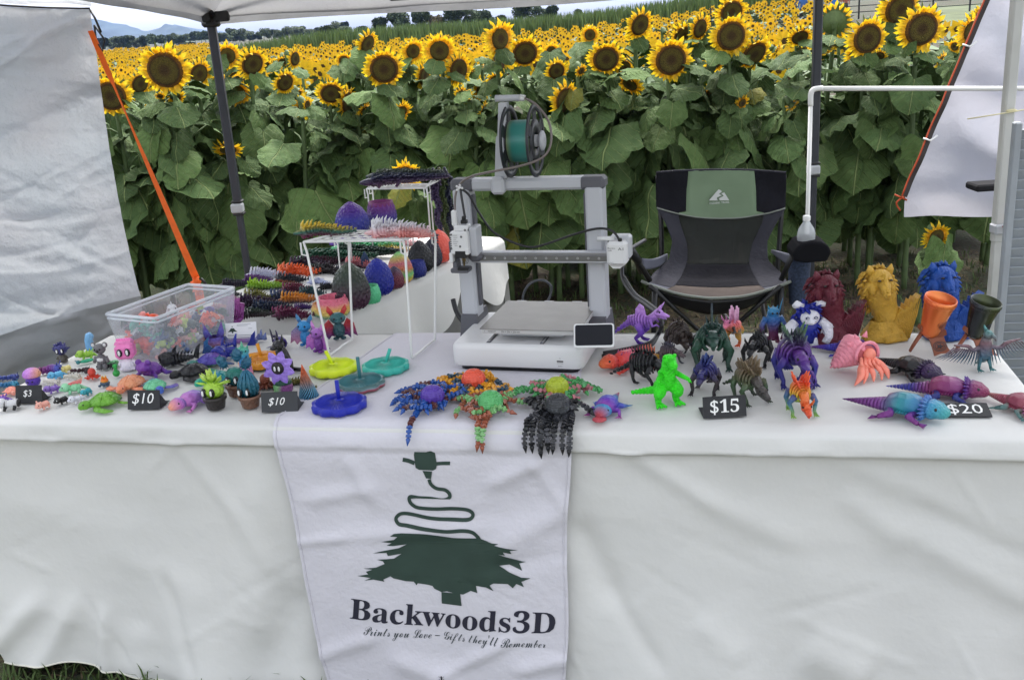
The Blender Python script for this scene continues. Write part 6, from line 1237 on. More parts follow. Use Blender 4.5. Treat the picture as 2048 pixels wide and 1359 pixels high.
def octo(cx, cy, dom, domc, c1, c2, ends, label, zc=.018, r0=.013):
    """chain-tentacled octopus: ends are photo points on the table, or (x, y, drop) hanging over the edge"""
    p = at(cx, cy, .748 + zc); k = pxm(p, dom); t = thing('toy_octopus', label, 'toy octopus', (p.x, p.y, .748)); m1, m2 = G(c1), G(c2); O = Vector((p.x, p.y, .748))
    part(t, 'dome', G(domc, 2, 0, k * .7) if not isinstance(domc, str) else G(domc), lambda b: (b.lathe([(k * .30, zc * .5), (k * .47, zc * .8 + k * .10), (k * .52, zc * .8 + k * .30), (k * .46, zc * .8 + k * .52), (k * .28, zc * .8 + k * .70), (k * .09, zc * .8 + k * .755), (.0005, zc * .8 + k * .73)], 48, fn=lambda a, q: 1.04 - .13 * (1 - abs(math.sin(a * 8))) ** 2)))
    rn = random.Random(int(cx)); n0 = len(ends); ends = list(ends) + [(cx + 60 * math.cos(a) * rn.uniform(.45, .85), min(832, cy + 22 * math.sin(a) * rn.uniform(.6, 1.2) - 4)) for a in [R(k * 60 + rn.uniform(0, 40)) for k in range(6)]]
    for e in ends:
        hangd = e[2] * .42 if len(e) > 2 else 0
        if hangd:
            q = at(e[0], 838, .748); s0 = (q - TO).dot(TU); pts = [O + Vector((0, 0, .016)), O.lerp(tp(s0, .05, .748), .6) + Vector((rn.uniform(-.008, .008), 0, .012)), tp(s0, .012, .754)]
            off = .040; pts += [tp(s0, -.022, .747), tp(s0 + rn.uniform(-.004, .004), -off - .002, .725)]
            n_ = max(1, int(hangd / .02))
            for i in range(1, n_ + 1): pts.append(tp(s0 + rn.uniform(-.004, .004) * i / n_, -off - .006, .725 - hangd * i / n_))
        else:
            q = at(e[0], e[1], .752); dv = q - O; sd = Vector((-dv.y, dv.x, 0)); w1, w2 = rn.uniform(-.7, .7), rn.uniform(-.6, .6); q = O + dv * .86
            pts = [O + Vector((0, 0, .014)), O + dv * .35 + sd * w1 + Vector((0, 0, .016 + rn.uniform(0, .01))), O + dv * .7 + sd * w2 + Vector((0, 0, .012)), Vector((q.x, q.y, .755))]
        C = catmull(pts, 10); ds = [0]
        for i in range(1, len(C)): ds.append(ds[-1] + (C[i] - C[i - 1]).length)
        step = .0105; n_ = int(ds[-1] / step); tip = C[-1]; b = MB(); b.M = T(*(-t.location)); prev = None
        for i in range(2, n_):
            dd = i * step; j = max(1, next((j for j in range(len(ds)) if ds[j] >= dd), len(ds) - 1)); f = (dd - ds[j - 1]) / max(1e-9, ds[j] - ds[j - 1]); c = C[j - 1].lerp(C[j], f); d = (C[j] - C[j - 1]).normalized()
            Q = d.to_track_quat('Z', 'Y').to_matrix().to_4x4() @ Matrix.Rotation(.6 * math.sin(i * 1.7), 4, 'Z'); r = .0074 * (1 - .25 * i / n_); b.cur = 1 if (i // 3 + int(e[0])) % 3 == 0 else 0
            b.add(*boxv(0, 0, -.0012, r * 2, r * 1.5, .0058), T(*c) @ Q, False); b.add(*boxv(0, 0, .0035, r * .9, r * .8, .006), T(*c) @ Q, False); prev = (c, d)
        if prev: c, d = prev; b.cur = 0; b.tube([c + d * .004, c + d * .007, c + d * .022], [.0052, .006, .0006], 6)
        b.build('tentacle', [m1, m2], t)
    return t
def rack(FL, FR, BL, BR, z0, label, legs=True, rungs=9, lw=.0036, feet=None):
    t = thing('wire_rack', label, 'wire rack'); m = WHT; c = [Vector(q) for q in (FL, FR, BR, BL)]; b = MB(); b.tube(c + [c[0]], lw, 8); b.build('top_frame', m, t)
    for k in range(1, rungs): f = k / rungs; b = MB(); b.tube([c[0].lerp(c[1], f), c[3].lerp(c[2], f)], lw * .55, 6); b.build('wire', m, t)
    for k in range(1, 5): f = k / 5; b = MB(); b.tube([c[0].lerp(c[3], f), c[1].lerp(c[2], f)], lw * .55, 6); b.build('wire', m, t)
    F = feet or [Vector((q.x, q.y, z0)) for q in c]
    for q, f in zip(c, F): b = MB(); b.tube([q + Vector((0, 0, .0)), q.lerp(f, .08) + Vector((.004, -.004, 0)), f + Vector((0, 0, .004))], lw * 1.0, 8); b.build('leg', m, t); b = MB(); b.tube([q + Vector((-.008, -.004, 0)), q + Vector((-.008, -.006, -.035)), q.lerp(f, .12)], lw * .8, 6); b.build('hinge', m, t)
    for a, bb in ((0, 3), (1, 2)): b = MB(); b.tube([F[a] + Vector((0, 0, .004)), F[a].lerp(F[bb], .45) + Vector((0, 0, .004)), F[a].lerp(F[bb], .55) + Vector((0, 0, .006)), F[bb] + Vector((0, 0, .004))], lw * .9, 6); b.build('foot_rail', m, t)
    return t
# ================================================================ clear bin and its heap
BIN = thing('storage_bin', 'clear plastic storage bin heaped with small bright toys', 'bin')
p0, p1, p2 = at(228, 712, .752), at(345, 722, .752), at(432, 652, .752)
p1.x -= .026; p0 = p1 + (p0 - p1).normalized() * .155; ex = (p1 - p0); ey = (p2 - p1); ey = ey - ex.normalized() * ey.dot(ex.normalized()); ey = ey.normalized() * .30; p3 = p0 + ey; ctr = (p0 + p1 + p1 + ey + p3) / 4
BXm = glassy('clear_bin', (.78, .82, .88), .20, .12); BXr = glassy('clear_bin_rim', (.78, .82, .88), .55, .2)
BH = .135
def bl(s, t_, z):         # bin local: s along the short front side, t_ along the long side, flared upwards
    fl = 1 + .22 * z / BH; return ctr + ex * ((s - .5) * fl) + ey * ((t_ - .5) * (1 + .12 * z / BH)) + Vector((0, 0, z))
C4 = [(0, 0), (1, 0), (1, 1), (0, 1)]
for i in range(4):
    (s0, t0), (s1, t1) = C4[i], C4[(i + 1) % 4]; b = MB(); b.grid(8, 5, lambda u, v: bl(s0 + (s1 - s0) * u, t0 + (t1 - t0) * u, BH * v)); solid(b.build('side_panel', BXm, BIN), .0016)
b = MB(); b.grid(4, 4, lambda u, v: bl(u, v, .001)); solid(b.build('bottom', BXm, BIN), .0016)
b = MB(); P = []
for i in range(4):
    (s0, t0), (s1, t1) = C4[i], C4[(i + 1) % 4]
    for k in range(9): f = .03 + .94 * k / 8; P.append(bl(s0 + (s1 - s0) * f, t0 + (t1 - t0) * f, BH))
P.append(P[0]); b.tube(P, .0062, 8, flat=.8); b.tube([q + Vector((0, 0, -.012)) for q in P], .0035, 6); b.build('rim', BXr, BIN)
LIDM = mat((.72, .73, .75), .2, spec=.6)
b = MB(); b.add([q for q in (p0 - ex * .12 - ey * .10, p1 + ex * .22 - ey * .10, p1 + ex * .22 + ey * 1.08, p0 - ex * .12 + ey * 1.08)], [(0, 1, 2, 3)], smooth=False)
for v in b.v: v.z = .7475
lid = b.build('bin_lid', LIDM); m_ = lid.modifiers.new('t', 'SOLIDIFY'); m_.thickness = .004; m_.offset = 0; tag(lid, 'translucent white lid lying flat under the clear toy bin', 'lid')
HC = {'orange': ('ff6a3c', 'f0532a', 'ff8a5c'), 'pink': ('f29a94', 'f7b3a6'), 'slate blue': ('4a5f8a', '3f4f78'), 'grey': ('8d8580', '6f7478'), 'teal': ('3fa58e', '4cc0a0'), 'white': ('d8dade', 'e6e6ea'), 'dark green': ('33483f', '2a3b3a'), 'yellow green': ('9cc46a', 'b7c95e'), 'purple': ('6b5aa8', '5a4a98')}
rb_ = random.Random(12)
def star_mesh(m):
    b = MB(); b.ell((0, 0, .2), (.4, .4, .24)); 
    for k in range(6): a = k * 1.047; b.tube([(.2 * math.cos(a), .2 * math.sin(a), .18), (.55 * math.cos(a), .55 * math.sin(a), .12 + .12 * (k % 2)), (.7 * math.cos(a + .3), .7 * math.sin(a + .3), .2)], [.2, .16, .1], 6)
    return b.mesh('toy', m)
def shell_mesh(m):
    b = MB(); b.ell((0, 0, .22), (.42, .55, .3), n=9, m=6); b.ell((0, -.6, .18), (.17, .2, .15)); [b.ell((x, y, .08), (.16, .2, .07)) for x in (-.45, .45) for y in (-.35, .35)]; return b.mesh('toy', m)
def ridged_mesh(m):
    b = MB(); [b.ell((0, -.5 + .16 * k, .2), (.26 - .02 * abs(k - 3), .11, .26 - .02 * abs(k - 3)), n=9, m=5) for k in range(7)]; [b.tube([(x, y, .15), (x * 1.7, y + .05, .02)], [.09, .06], 6) for x in (-.22, .22) for y in (-.3, .3)]; return b.mesh('toy', m)
KN = {'star-legged': star_mesh, 'domed': shell_mesh, 'ridged': ridged_mesh}; HM = {}
for cn, cs in HC.items():
    for kn, kf in KN.items(): HM[cn, kn] = kf(mat(rb_.choice(cs), .42, var=.12, nscale=3))
nn = 0
for lay in range(6):
    for j in range(9):
        for i in range(4):
            z = .012 + lay * .0165; s, t_ = (i + .5 + rb_.uniform(-.2, .2)) / 4, (j + .5 + rb_.uniform(-.25, .25)) / 9
            hmax = .078 + .03 * math.sin(t_ * 5 + 1) + (.014 if t_ > .7 else 0)
            if z > hmax: continue
            s = .06 + .88 * s; t_ = .04 + .92 * t_
            inner = .22 < s < .78 and .12 < t_ < .88 and z < hmax - .02
            if inner and rb_.random() < .7: continue
            w_ = {'orange': 5 if t_ > .55 or z < .03 else 1.2, 'pink': 3 if t_ > .5 else 1, 'slate blue': 2, 'grey': 2 if t_ < .5 else .5, 'teal': 1.5, 'white': 1.2, 'dark green': 1.4, 'yellow green': .8, 'purple': .7}
            cn = rb_.choices(list(w_), list(w_.values()))[0]; kn = rb_.choice(('star-legged', 'domed', 'domed', 'ridged', 'ridged')); o = ob('toy', HM[cn, kn], None, bl(s, t_, z)); o.name = 'heaped_toy'; k = rb_.uniform(.029, .040); o.scale = (k, k, k)
            o.rotation_euler = (rb_.uniform(-1.2, 1.2), rb_.uniform(-1.2, 1.2), rb_.uniform(0, 6.28)); tag(o, 'small %s %s toy in the heap inside the clear bin' % (cn, kn), 'toy', '%s %s toys heaped in the clear bin' % (cn, kn)); nn += 1
small = at(0, 0)
wh = beast(277, 640, 34, 20, 'e4e4e8', 'bumpy white toy lying on top of the heap in the bin', spikes=4, tail=.1); wh.location = bl(.55, .45, .10)
# ================================================================ small toys on the left of the front table
figure(127, 723, 42, 5, ('2b2c66', '33347a'), ('4a4640', '5b564e'), 'dark blue tuft-headed figure with big oval eyes at the back left', shape='tuft')
t = cr('toy_statue', 'light blue standing figure seen from behind beside the clear bin', 'toy figure', 182, 700, 36, 150); m = G(('6da8dc', '82bbe8')); part(t, 'body', m, lambda b: b.tube([(0, 0, 0), (0, 0, .25), (.03, 0, .6), (-.06, -.05, .86), (-.12, -.1, .97)], [.26, .25, .22, .23, .12], 10)); part(t, 'dark_patch', G(('1c2a55',)), lambda b: b.ell((.22, -.08, .7), (.06, .12, .16)))
beast(173, 716, 34, -68, ('86c43e', 'b5dd55'), 'lime green chameleon-like toy beside the blue standing figure', tail=.2, spikes=4)
t = cr('toy_beetle', 'glossy green leaf-winged insect toy lying below the lime chameleon', 'toy insect', 170, 726, 36, -60); m = G(('2f9c7c', '46b98c'), 1, -.5, .5, rough=.25, metal=.4)
part(t, 'wings', m, lambda b: b.ell((0, .12, .12), (.17, .42, .10), n=10)); part(t, 'head', G(('1f7f86',)), lambda b: (b.ell((0, -.34, .13), (.12, .12, .12)), b.tube([(-.1, -.3, .1), (-.26, -.36, .12), (-.2, -.46, .2)], .03, 5), b.tube([(.1, -.3, .1), (.26, -.36, .12), (.2, -.46, .2)], .03, 5)))
# koala
t = cr('toy_koala', 'grey koala figure with white belly and round ears', 'toy figure', 207, 738, 58, -8); m = G(('6e6d70',)); wm = G(('e6e6e6',))
part(t, 'body', m, lambda b: (b.ell((0, 0, .36), (.19, .15, .2)), b.tube([(-.09, -.02, .22), (-.1, -.04, 0)], [.09, .085], 8), b.tube([(.09, -.02, .22), (.1, -.04, 0)], [.09, .085], 8))); part(t, 'belly', wm, lambda b: b.ell((0, -.07, .38), (.135, .10, .09))); part(t, 'head', m, lambda b: b.ell((0, 0, .74), (.21, .17, .19), n=14, m=9))
for s in (-1, 1): part(t, 'ear', m, lambda b: b.ell((s * .21, .02, .88), (.10, .05, .10))); part(t, 'inner_ear', wm, lambda b: b.ell((s * .21, -.02, .88), (.06, .025, .06))); part(t, 'arm', m, lambda b: b.tube([(s * .17, 0, .46), (s * .26, -.04, .26)], [.07, .055], 8)); part(t, 'eye', EYEB, lambda b: b.ell((s * .09, -.155, .76), .035))
part(t, 'nose', EYEB, lambda b: b.ell((0, -.17, .70), (.04, .03, .06)))
t = figure(258, 738, 66, 5, ('f47cc0', 'f88fcb'), ('e9e2f2', 'f4f0f8'), 'pink carton-headed figure with white body and black oval eyes'); 
frog(306, 755, 78, -20, ('5a2a8c', '7a3a9c', '2e2a90'), 'shiny purple frog sprawled in front of the clear bin')
worm(88, 748, 62, 80, ('3a4aa8', '7a3a90', '6a1f3a', '4a1a40'), 'blue to dark red segmented caterpillar behind the mushroom toy', 9)
t = cr('toy_mushroom', 'pink-capped purple mushroom toy behind the three dollar sign', 'toy mushroom', 68, 769, 36, 0); part(t, 'stem', G(('4a2ea0', '6a3ac0')), lambda b: b.lathe([(.001, 0), (.32, .02), (.40, .2), (.36, .42), (.25, .5)], 14)); part(t, 'cap', G(('b070d8', 'd08ad8', 'e8a070'), 0, -.5, .5), lambda b: b.lathe([(.2, .46), (.46, .5), (.5, .62), (.42, .82), (.25, .94), (.001, .97)], 16)); eyes(t, (0, -.38, .28), .05, .12)
beast(113, 756, 30, -40, ('58b8e8', '74c8f0'), 'sky blue axolotl toy with curled tail', fringe=1)
beast(131, 744, 28, -25, ('f0e088', 'f6eaa0'), 'pale yellow bear cub toy with black dots', ears='round', tail=0)
worm(162, 745, 36, 70, ('2c0f18', '3a1420'), 'dark maroon caterpillar between the yellow cub and the red octopus', 6)
worm(213, 737, 34, 80, ('0c0c0e', '141416'), 'black lizard-like toy lying behind the koala feet', 6, .3)
beast(226, 731, 26, -70, ('8fd8a0', '7ed090'), 'mint green flat toy behind the small green duck', tail=.1)
small_octo(186, 757, 30, ('e0442e', 'c83a2c'), 'shiny red octopus with beaded tentacles')
t = cr('toy_duck', 'small bright green duck standing beside the purple frog', 'toy figure', 234, 753, 28, 20); m = G(('1f9a3a', '2cb04a')); part(t, 'body', m, lambda b: (b.ell((0, .03, .26), (.26, .30, .26)), b.tube([(0, .02, .45), (0, -.02, .72)], .12, 8))); part(t, 'head', m, lambda b: (b.ell((0, -.03, .82), (.18, .18, .16)), b.ell((0, -.2, .78), (.08, .1, .04)))); eyes(t, (0, -.14, .87), .03, .1)
worm(146, 757, 34, 60, ('cfcabc', 'ddd8ca'), 'translucent off-white caterpillar above the watermelon toy', 7); worm(104, 768, 36, 60, ('cfcac0', 'dedad0'), 'translucent off-white caterpillar right of the mushroom toy', 7, .3)
worm(16, 760, 40, 75, ('24357e', '2f4590'), 'navy spiky lizard toy at the far left edge', 7); worm(14, 775, 46, 70, ('1f7f9c', '2a4a90'), 'teal and blue segmented toy below the navy one at the left edge', 8)
beast(146, 784, 40, -65, ('8fd8a8', '9fe4b4'), 'mint green dinosaur with a watermelon pink sail', tail=.35, sail=('f0606a', 'f87a80', '8fd8a8'))
beast(105, 784, 30, -50, ('8a66c0', '9c78d0'), 'small lilac shark right of the three dollar sign', tail=.35, spikes=2)
t = beast(173, 789, 26, -15, ('2fa0b0', '3ab0be'), 'turquoise platypus toy with orange bill', tail=.2); part(t, 'bill', G(('e89a50',)), lambda b: b.ell((0, -.52, .18), (.15, .12, .04)))
t = cr('toy_turtle', 'tiny dark turtle with an orange flame-like shell', 'toy turtle', 211, 771, 24, 0); part(t, 'body', G(('3a5068', '46606f')), lambda b: (b.ell((0, 0, .22), (.42, .36, .24)), [b.ell((x, -.28, .1), (.13, .13, .1)) for x in (-.36, 0, .36)])); part(t, 'shell', G(('e8b23a', 'f2701f', 'f2d23a'), 2, .3, .9), lambda b: (b.ell((0, 0, .46), (.34, .32, .22)), [b.cone((.16 * math.cos(a), .14 * math.sin(a), .6), (.2 * math.cos(a), .18 * math.sin(a), .9), .09, .01, 5) for a in (0, 1.3, 2.5, 3.8, 5)]))
turtle(262, 776, 66, -12, ('e89a6a', 'ee9f78', 'e8a060'), ('f0906a', 'f2a07a'), 'large salmon orange turtle in the middle of the left group')
turtle(312, 780, 58, 35, ('7fd898', '6fc8a0', '4a80d0'), ('3f6cc8', '8a60c0', 'e070a8'), 'mint shelled turtle with blue and pink flippers behind the ten dollar sign')
turtle(208, 811, 70, -55, ('5f9a2c', '78b83a', '3f7a2a'), ('6aa832', '7cba3c'), 'glossy green turtle left of the bold ten dollar sign')
turtle(24, 786, 34, 35, ('f0907a', 'f2a08a'), ('f2a08a',), 'small salmon turtle behind the three dollar sign')
beast(0, 806, 34, -70, ('7a52b8', '8c62c8'), 'purple horned toy cut by the left edge', tail=.4, spikes=4)
t = beast(20, 817, 44, -80, ('e8e8ea',), 'black and white panda lying flat at the front left corner', ears=None, tail=0, leg=('0c0c0e', '101012')); part(t, 'head_patch', G(('0d0d10',)), lambda b: (b.ell((.0, .34, .2), (.2, .12, .15)), b.ell((0, -.1, .2), (.228, .07, .18))))
beast(87, 816, 30, -25, ('f0a898', 'f4b4a4'), 'small peach hippo in front of the three dollar sign', ears='round', tail=.1)
beast(124, 806, 28, -35, ('0c0c0e', '141416'), 'small black cow-like toy with white spots at the front', ears='horn', tail=.2, flat_eye=EYEW)
beast(154, 804, 30, -45, ('dcdce6', 'e8e8f0'), 'small white axolotl at the front left', fringe=1, tail=.3)
price_sign(58, 806, 56, -8, '$3', 'small black chalkboard sign reading $3 at the front left', ht=.64, th=.27, sh=.15, tx=(-.04, .02)); price_sign(288, 818, 68, -8, '$' + bold('10')[0:0] + '10', 'black sign with large white slanted $10 in front of the mint turtle', ht=.56, th=.36, sh=.2, tx=(-.02, .02)); price_sign(560, 823, 74, -4, '$10', 'grey chalkboard sign with thin handwritten $10 beside the spiral cone', ht=.54, th=.24, sh=.3, tx=(-.08, 0), m=mat((.045, .048, .052), .8))
shark(358, 728, 78, -55, ('1a1b1f', '202126'), 'black shark with open toothy mouth in front of the clear bin')
t = cr('toy_whale_tail', 'tall teal blue curved tail fin toy behind the black shark', 'toy fish', 415, 706, 34, 10); part(t, 'tail_fin', G(('1d3f80', '1f6aa0')), lambda b: b.prism([(-.3, 0), (.55, .05), (.35, .25), (.1, .55), (.22, .98), (-.12, .7), (-.18, .35)], .08))
shark(452, 715, 82, -15, ('0d1f8c', '1226a0'), 'royal blue shark with gaping mouth beside the orange spinner')
t = cr('toy_tail_fin', 'royal blue upright tail fin just right of the blue shark', 'toy fish', 505, 690, 26, 0); part(t, 'tail_fin', G(('0d1f8c',)), lambda b: b.prism([(-.45, 0), (.5, -.0), (.3, .2), (.25, .5), (.35, 1.15), (0, .8), (-.15, .4)], .1))
t = cr('card_holder', 'purple crystal-shaped card holder standing behind the blue shark', 'card holder', 484, 684, 74, -2); m = G(('5a6a98', '8a5a9c', '6a7ab0'), 0, -.5, .5, rough=.2); part(t, 'base', m, lambda b: (b.box((0, 0, .05), (.9, .2, .1), bev=.02), [b.cone((x, .05, .04), (x * 1.1, .06, h), .08, .01, 5) for x, h in ((-.5, .3), (-.42, .2), (.5, .32), (.42, .2), (.6, .22), (.55, .15))]))
t2_ = cr('business_card', 'white business card with small green tree emblem and printed lines', 'card', 484, 683, 62, -2); part(t2_, 'card', mat((.80, .80, .82), .5), lambda b: b.add(*boxv(0, 0, .34, 1.0, .012, .56), rot(x=-14), False))
part(t2_, 'emblem', INKG, lambda b: (b.prism([(-.16, 0), (-.09, .06), (-.05, .12), (.05, .12), (.09, .06), (.16, 0), (.03, .01), (.02, -.04), (-.02, -.04), (-.03, .01)], .002, rot(x=-14) @ T(-.28, -.009, .33)), b.add(*boxv(-.28, -.009, .50, .03, .002, .03), rot(x=-14), False)))
for z, x0, w_ in ((.56, .1, .45), (.52, .05, .35), (.42, .3, .12), (.21, .0, .9), (.15, 0, .9)): part(t2_, 'printed_line', mat((.25, .27, .3), .6), lambda b: b.add(*boxv(x0, -.009, z, w_, .002, .012 if z > .3 else .02), rot(x=-14), False))
text_mesh('Backwoods3D', mat((.15, .18, .18), .6), t2_, rot(x=-14) @ T(-.28, -.0095, .25), width=.3)
t = cr('toy_crystal_ears', 'glossy purple and blue eared crystal toy left of the card holder', 'toy figure', 431, 690, 46, 5); m = G(('b07a80', '5a4aa0', '5a5ab8', '7a4a9c'), 2, 0, 1, rough=.15); part(t, 'body', m, lambda b: b.lathe([(.3, 0), (.42, .1), (.38, .3), (.3, .4)], 9)); 
for s in (-1, 1): part(t, 'ear', m, lambda b: b.tube([(s * .22, 0, .3), (s * .32, 0, .6), (s * .40, 0, 1.05)], [.16, .14, .01], 6, flat=.4, up=(0, 1, 0)))
t = cr('toy_wing', 'upright pink-purple feathered wing standing behind the card', 'toy wing', 472, 645, 62, 0, z=.7445); m = G(('8a3a8c', 'a04f9c', 'b05aa0'), 2, 0, 1, rough=.3)
part(t, 'wing', m, lambda b: (b.prism([(-.30, .0), (.12, -.02), (.25, .1), (.32, .42), (.36, .62), (.22, .66), (.24, .82), (.10, .80), (.04, .98), (-.08, .88), (-.20, .6), (-.38, .3)], .07), [b.tube([(-.28 + .07 * k, -.05, .05 + .02 * k), (-.2 + .075 * k, -.06, .35 + .03 * (k % 3)), (-.14 + .07 * k, -.04, .62 + .02 * (k % 4))], [.022, .03, .01], 5) for k in range(7)]))
turtle(420, 731, 66, -60, ('2f3aa0', '5a48a8', '8a5aa0'), ('3f7a78', '4a9a7c', '2f4a90'), 'purple-blue turtle with teal flippers behind the black turtle')
turtle(385, 751, 64, -60, ('161619', '1c1c20'), ('161619',), 'matte black turtle in front of the purple-blue turtle')
turtle(432, 766, 62, -55, ('1fa58c', '2a8aa0', '2aa878'), ('2ab08c', '2f80b0'), 'teal green turtle behind the green succulent pot')
t = lizard(392, 806, 112, -35, ('e88ab0', 'b070c8', '4a80d8', '3a8ad0'), 'broad-nosed platypus toy fading from blue to pink beside the succulent', headc=('f0a080', 'c070c8', '4a88d8'), beard=False)
t = cr('toy_long_cat', 'tall one-horned figure fading from mint through blue to peach', 'toy figure', 494, 752, 74, 20); m = G(('e8a888', 'd080a8', '3a78c0', '3a9ac8', '58b8a0', '7ac8a0'), 2, 0, 1, wob=.05)
part(t, 'body', m, lambda b: (b.tube([(-.02, -.03, 0), (0, 0, .2), (0, 0, .4), (-.02, -.02, .6), (-.02, -.02, .72)], [.10, .17, .155, .15, .18], 12), b.tube([(.1, -.05, .28), (.12, -.10, .02)], [.06, .07], 8))); part(t, 'head', m, lambda b: (b.ell((-.02, -.03, .74), (.17, .15, .12)), b.cone((-.02, -.06, .82), (-.02, -.07, 1.02), .06, .008, 8), b.cone((-.15, 0, .80), (-.18, 0, .86), .04, .01, 5), b.cone((.11, 0, .80), (.14, 0, .86), .04, .01, 5))); eyes(t, (-.02, -.17, .75), .02, .07)
spinner(525, 728, 92, ('1f7a3a', 'f2a21e', 'f2a21e', 'f2a21e'), 'flat orange disc spinner with thin handle and green rim', -8)
t = cr('toy_dog', 'matte black sitting dog statue behind the lilac flower pot', 'toy figure', 570, 745, 84, -40); m = G(('1a181c', '222026')); part(t, 'body', m, lambda b: (b.tube([(0, .06, 0), (0, .05, .2), (0, 0, .45), (0, -.05, .62)], [.17, .18, .15, .12], 12), b.tube([(-.07, -.12, .4), (-.07, -.14, 0)], [.05, .045], 7), b.tube([(.07, -.12, .4), (.07, -.14, 0)], [.05, .045], 7), b.tube([(.05, .2, .04), (.25, .3, .03), (.45, .2, .03)], [.06, .05, .02], 7)))
part(t, 'head', m, lambda b: (b.ell((0, -.08, .72), (.14, .15, .12)), b.ell((0, -.22, .68), (.07, .10, .06)), b.cone((-.08, -.03, .80), (-.11, -.02, .98), .05, .006, 6), b.cone((.08, -.03, .80), (.11, -.02, .98), .05, .006, 6)))
# potted plants
rp = random.Random(2)
def succ(t):
    m = G(('8fbe36', 'b4dc4e', 'd6ec70'), 2, .3, 1); part(t, 'plant_body', m, lambda b: b.ell((0, 0, .45), (.25, .23, .20)))
    for k in range(26): a, e = rp.uniform(0, 6.28), rp.uniform(.1, 1.3); d = Vector((math.cos(a) * math.cos(e), math.sin(a) * math.cos(e) * .9, math.sin(e))); c = Vector((0, .03, .55)); part(t, 'leaf', m, lambda b: b.tube([c + d * .12, c + d * .26, c + d * .40], [.05, .07, .008], 5, flat=.4)) if not (d.y < -.5 and d.z < .5) else None
pot(433, 816, 88, ('2a2422', '332c2a'), succ, 'black pot toy with eyes and a spiky lime succulent', -12)
def pear(t):
    m = G(('1f5f7c', '1f7a6a', '2a5a8c'), 2, .2, 1.1); part(t, 'plant_body', m, lambda b: (b.ell((0, 0, .48), (.24, .2, .24))))
    for x, z, an in ((-.22, .78, -30), (.10, .92, 8), (.26, .72, 35)): part(t, 'pad', m, lambda b: (b.ell((0, 0, .08), (.12, .06, .17)), fur(b, (0, 0, .08), (.12, .06, .17), 22, .06, .014, rp, (0, 0, 0)), b.add([], [])) and None) ; bpy.context.scene.collection.objects[-1].location = (x, 0, z); bpy.context.scene.collection.objects[-1].rotation_euler = (0, R(an), 0)
pot(476, 790, 84, ('6a4636', '74503e'), pear, 'brown pot toy with eyes and a blue-green prickly pear')
def cact(t):
    m = G(('1a4a5c', '1f6478', '2a7a9c'), 2, .2, 1); part(t, 'plant_body', m, lambda b: (b.ell((0, 0, .52), (.24, .2, .30), n=12, m=9), [b.tube([(.21 * math.cos(a) * s, .19 * math.sin(a) * s, z) for s, z in ((.9, .3), (1.08, .46), (1.0, .62), (.55, .82), (.2, .92))], [.02, .045, .04, .03, .01], 5) for a in [R(i * 30) for i in range(12)]]))
pot(502, 813, 84, ('7a5644', '84604c'), cact, 'brown pot toy with eyes and a dark teal ribbed cactus', -8)
t = cr('potted_flower_toy', 'lilac flower toy with dark face growing from a green and plum pot', 'toy plant', 568, 786, 88, -10); part(t, 'pot', G(('4a9a50', '8ac080', '7a3a7c', '8a4a8c'), 0, -.22, .22), lambda b: b.lathe([(.001, 0), (.16, 0), (.22, .08), (.22, .2), (.20, .24), (.001, .22)], 20)); part(t, 'leaves', G(('124a38',)), lambda b: b.ell((0, 0, .27), (.23, .2, .10)))
for k in range(8): a = k * math.pi / 4 + .3; part(t, 'petal', G(('9a78dc', 'a888e4')), lambda b: b.prism([(-.06, .12), (.06, .12), (.105, .24), (.06, .34), (0, .40), (-.06, .34), (-.105, .24)], .04, T(-.02, -.08, .64) @ rot(x=-8) @ rot(y=math.degrees(a))))
part(t, 'face', G(('1d1715',)), lambda b: b.ell((-.02, -.11, .64), (.15, .05, .15), n=16, m=9))
for s in (-1, 1): part(t, 'eye', EYEW, lambda b: b.ell((-.02 + s * .05, -.165, .64), (.027, .012, .062)))
small_octo(532, 776, 40, ('6a3220', '94482c'), 'copper brown octopus-like toy behind the cactus pots'); dragon(at(545, 778), pxm(at(545, 778), 66), -10, ('5a2c1c', '8a4428'), 'copper brown crumpled dragon beside the lilac flower pot', .8)
dragon(at(606, 772), pxm(at(606, 772), 70), -20, ('3a3616', '7a702c', '55501c'), 'olive gold dragon curled behind the spiral cone', .9)
t = cr('spiral_cone', 'twisted spiral cone fading from orange tip to blue base', 'toy cone', 618, 792, 68, 0); m = G(('3a80a8', '6aa0b8', 'b8826a', 'd8683c', 'e06a3a'), 2, 0, 1, wob=.04, rough=.3, metal=.3)
part(t, 'cone', mat((.02, .03, .05), .4), lambda b: b.cone((0, 0, 0), (-.09, 0, .97), .25, .01, 20)); 
part(t, 'spiral_ribs', m, lambda b: [b.tube([((.275 * (1 - f) + .005) * math.cos(a0 + f * 3.2) - .09 * f, (.275 * (1 - f) + .005) * math.sin(a0 + f * 3.2), f) for f in [j / 14 for j in range(15)]], [.024, .003], 5) for a0 in [R(i * 18) for i in range(20)]])
shark(556, 693, 66, 30, ('3a2a80', '2c1f50', '241a38'), 'dark purple shark toy stretched behind the black dog')
bat(614, 690, 62, -20, ('1f78b8', '2a8cc8'), ('c07a98', '3a80b0'), 'blue winged creature with pink inner ears left of the rack leg'); bat(640, 703, 60, -35, ('6a2a88', '7a3a98', 'c080d0'), ('9a4ab0', 'd890d8'), 'pink and purple winged creature behind the wire rack leg'); bat(680, 677, 66, 10, ('2a4a54', '2a5a60', '2a6a6a'), ('3a2a78', 'b02a34', 'c83a3a'), 'dark teal winged creature with red wings under the wire rack')
spinner(668, 743, 98, ('d8ee12', 'e6fa1e'), 'fluorescent yellow fluted disc spinner with handle', -20); spinner(772, 740, 96, ('2fae9c', '3abeac'), 'turquoise fluted disc spinner with handle leaning right', 22)
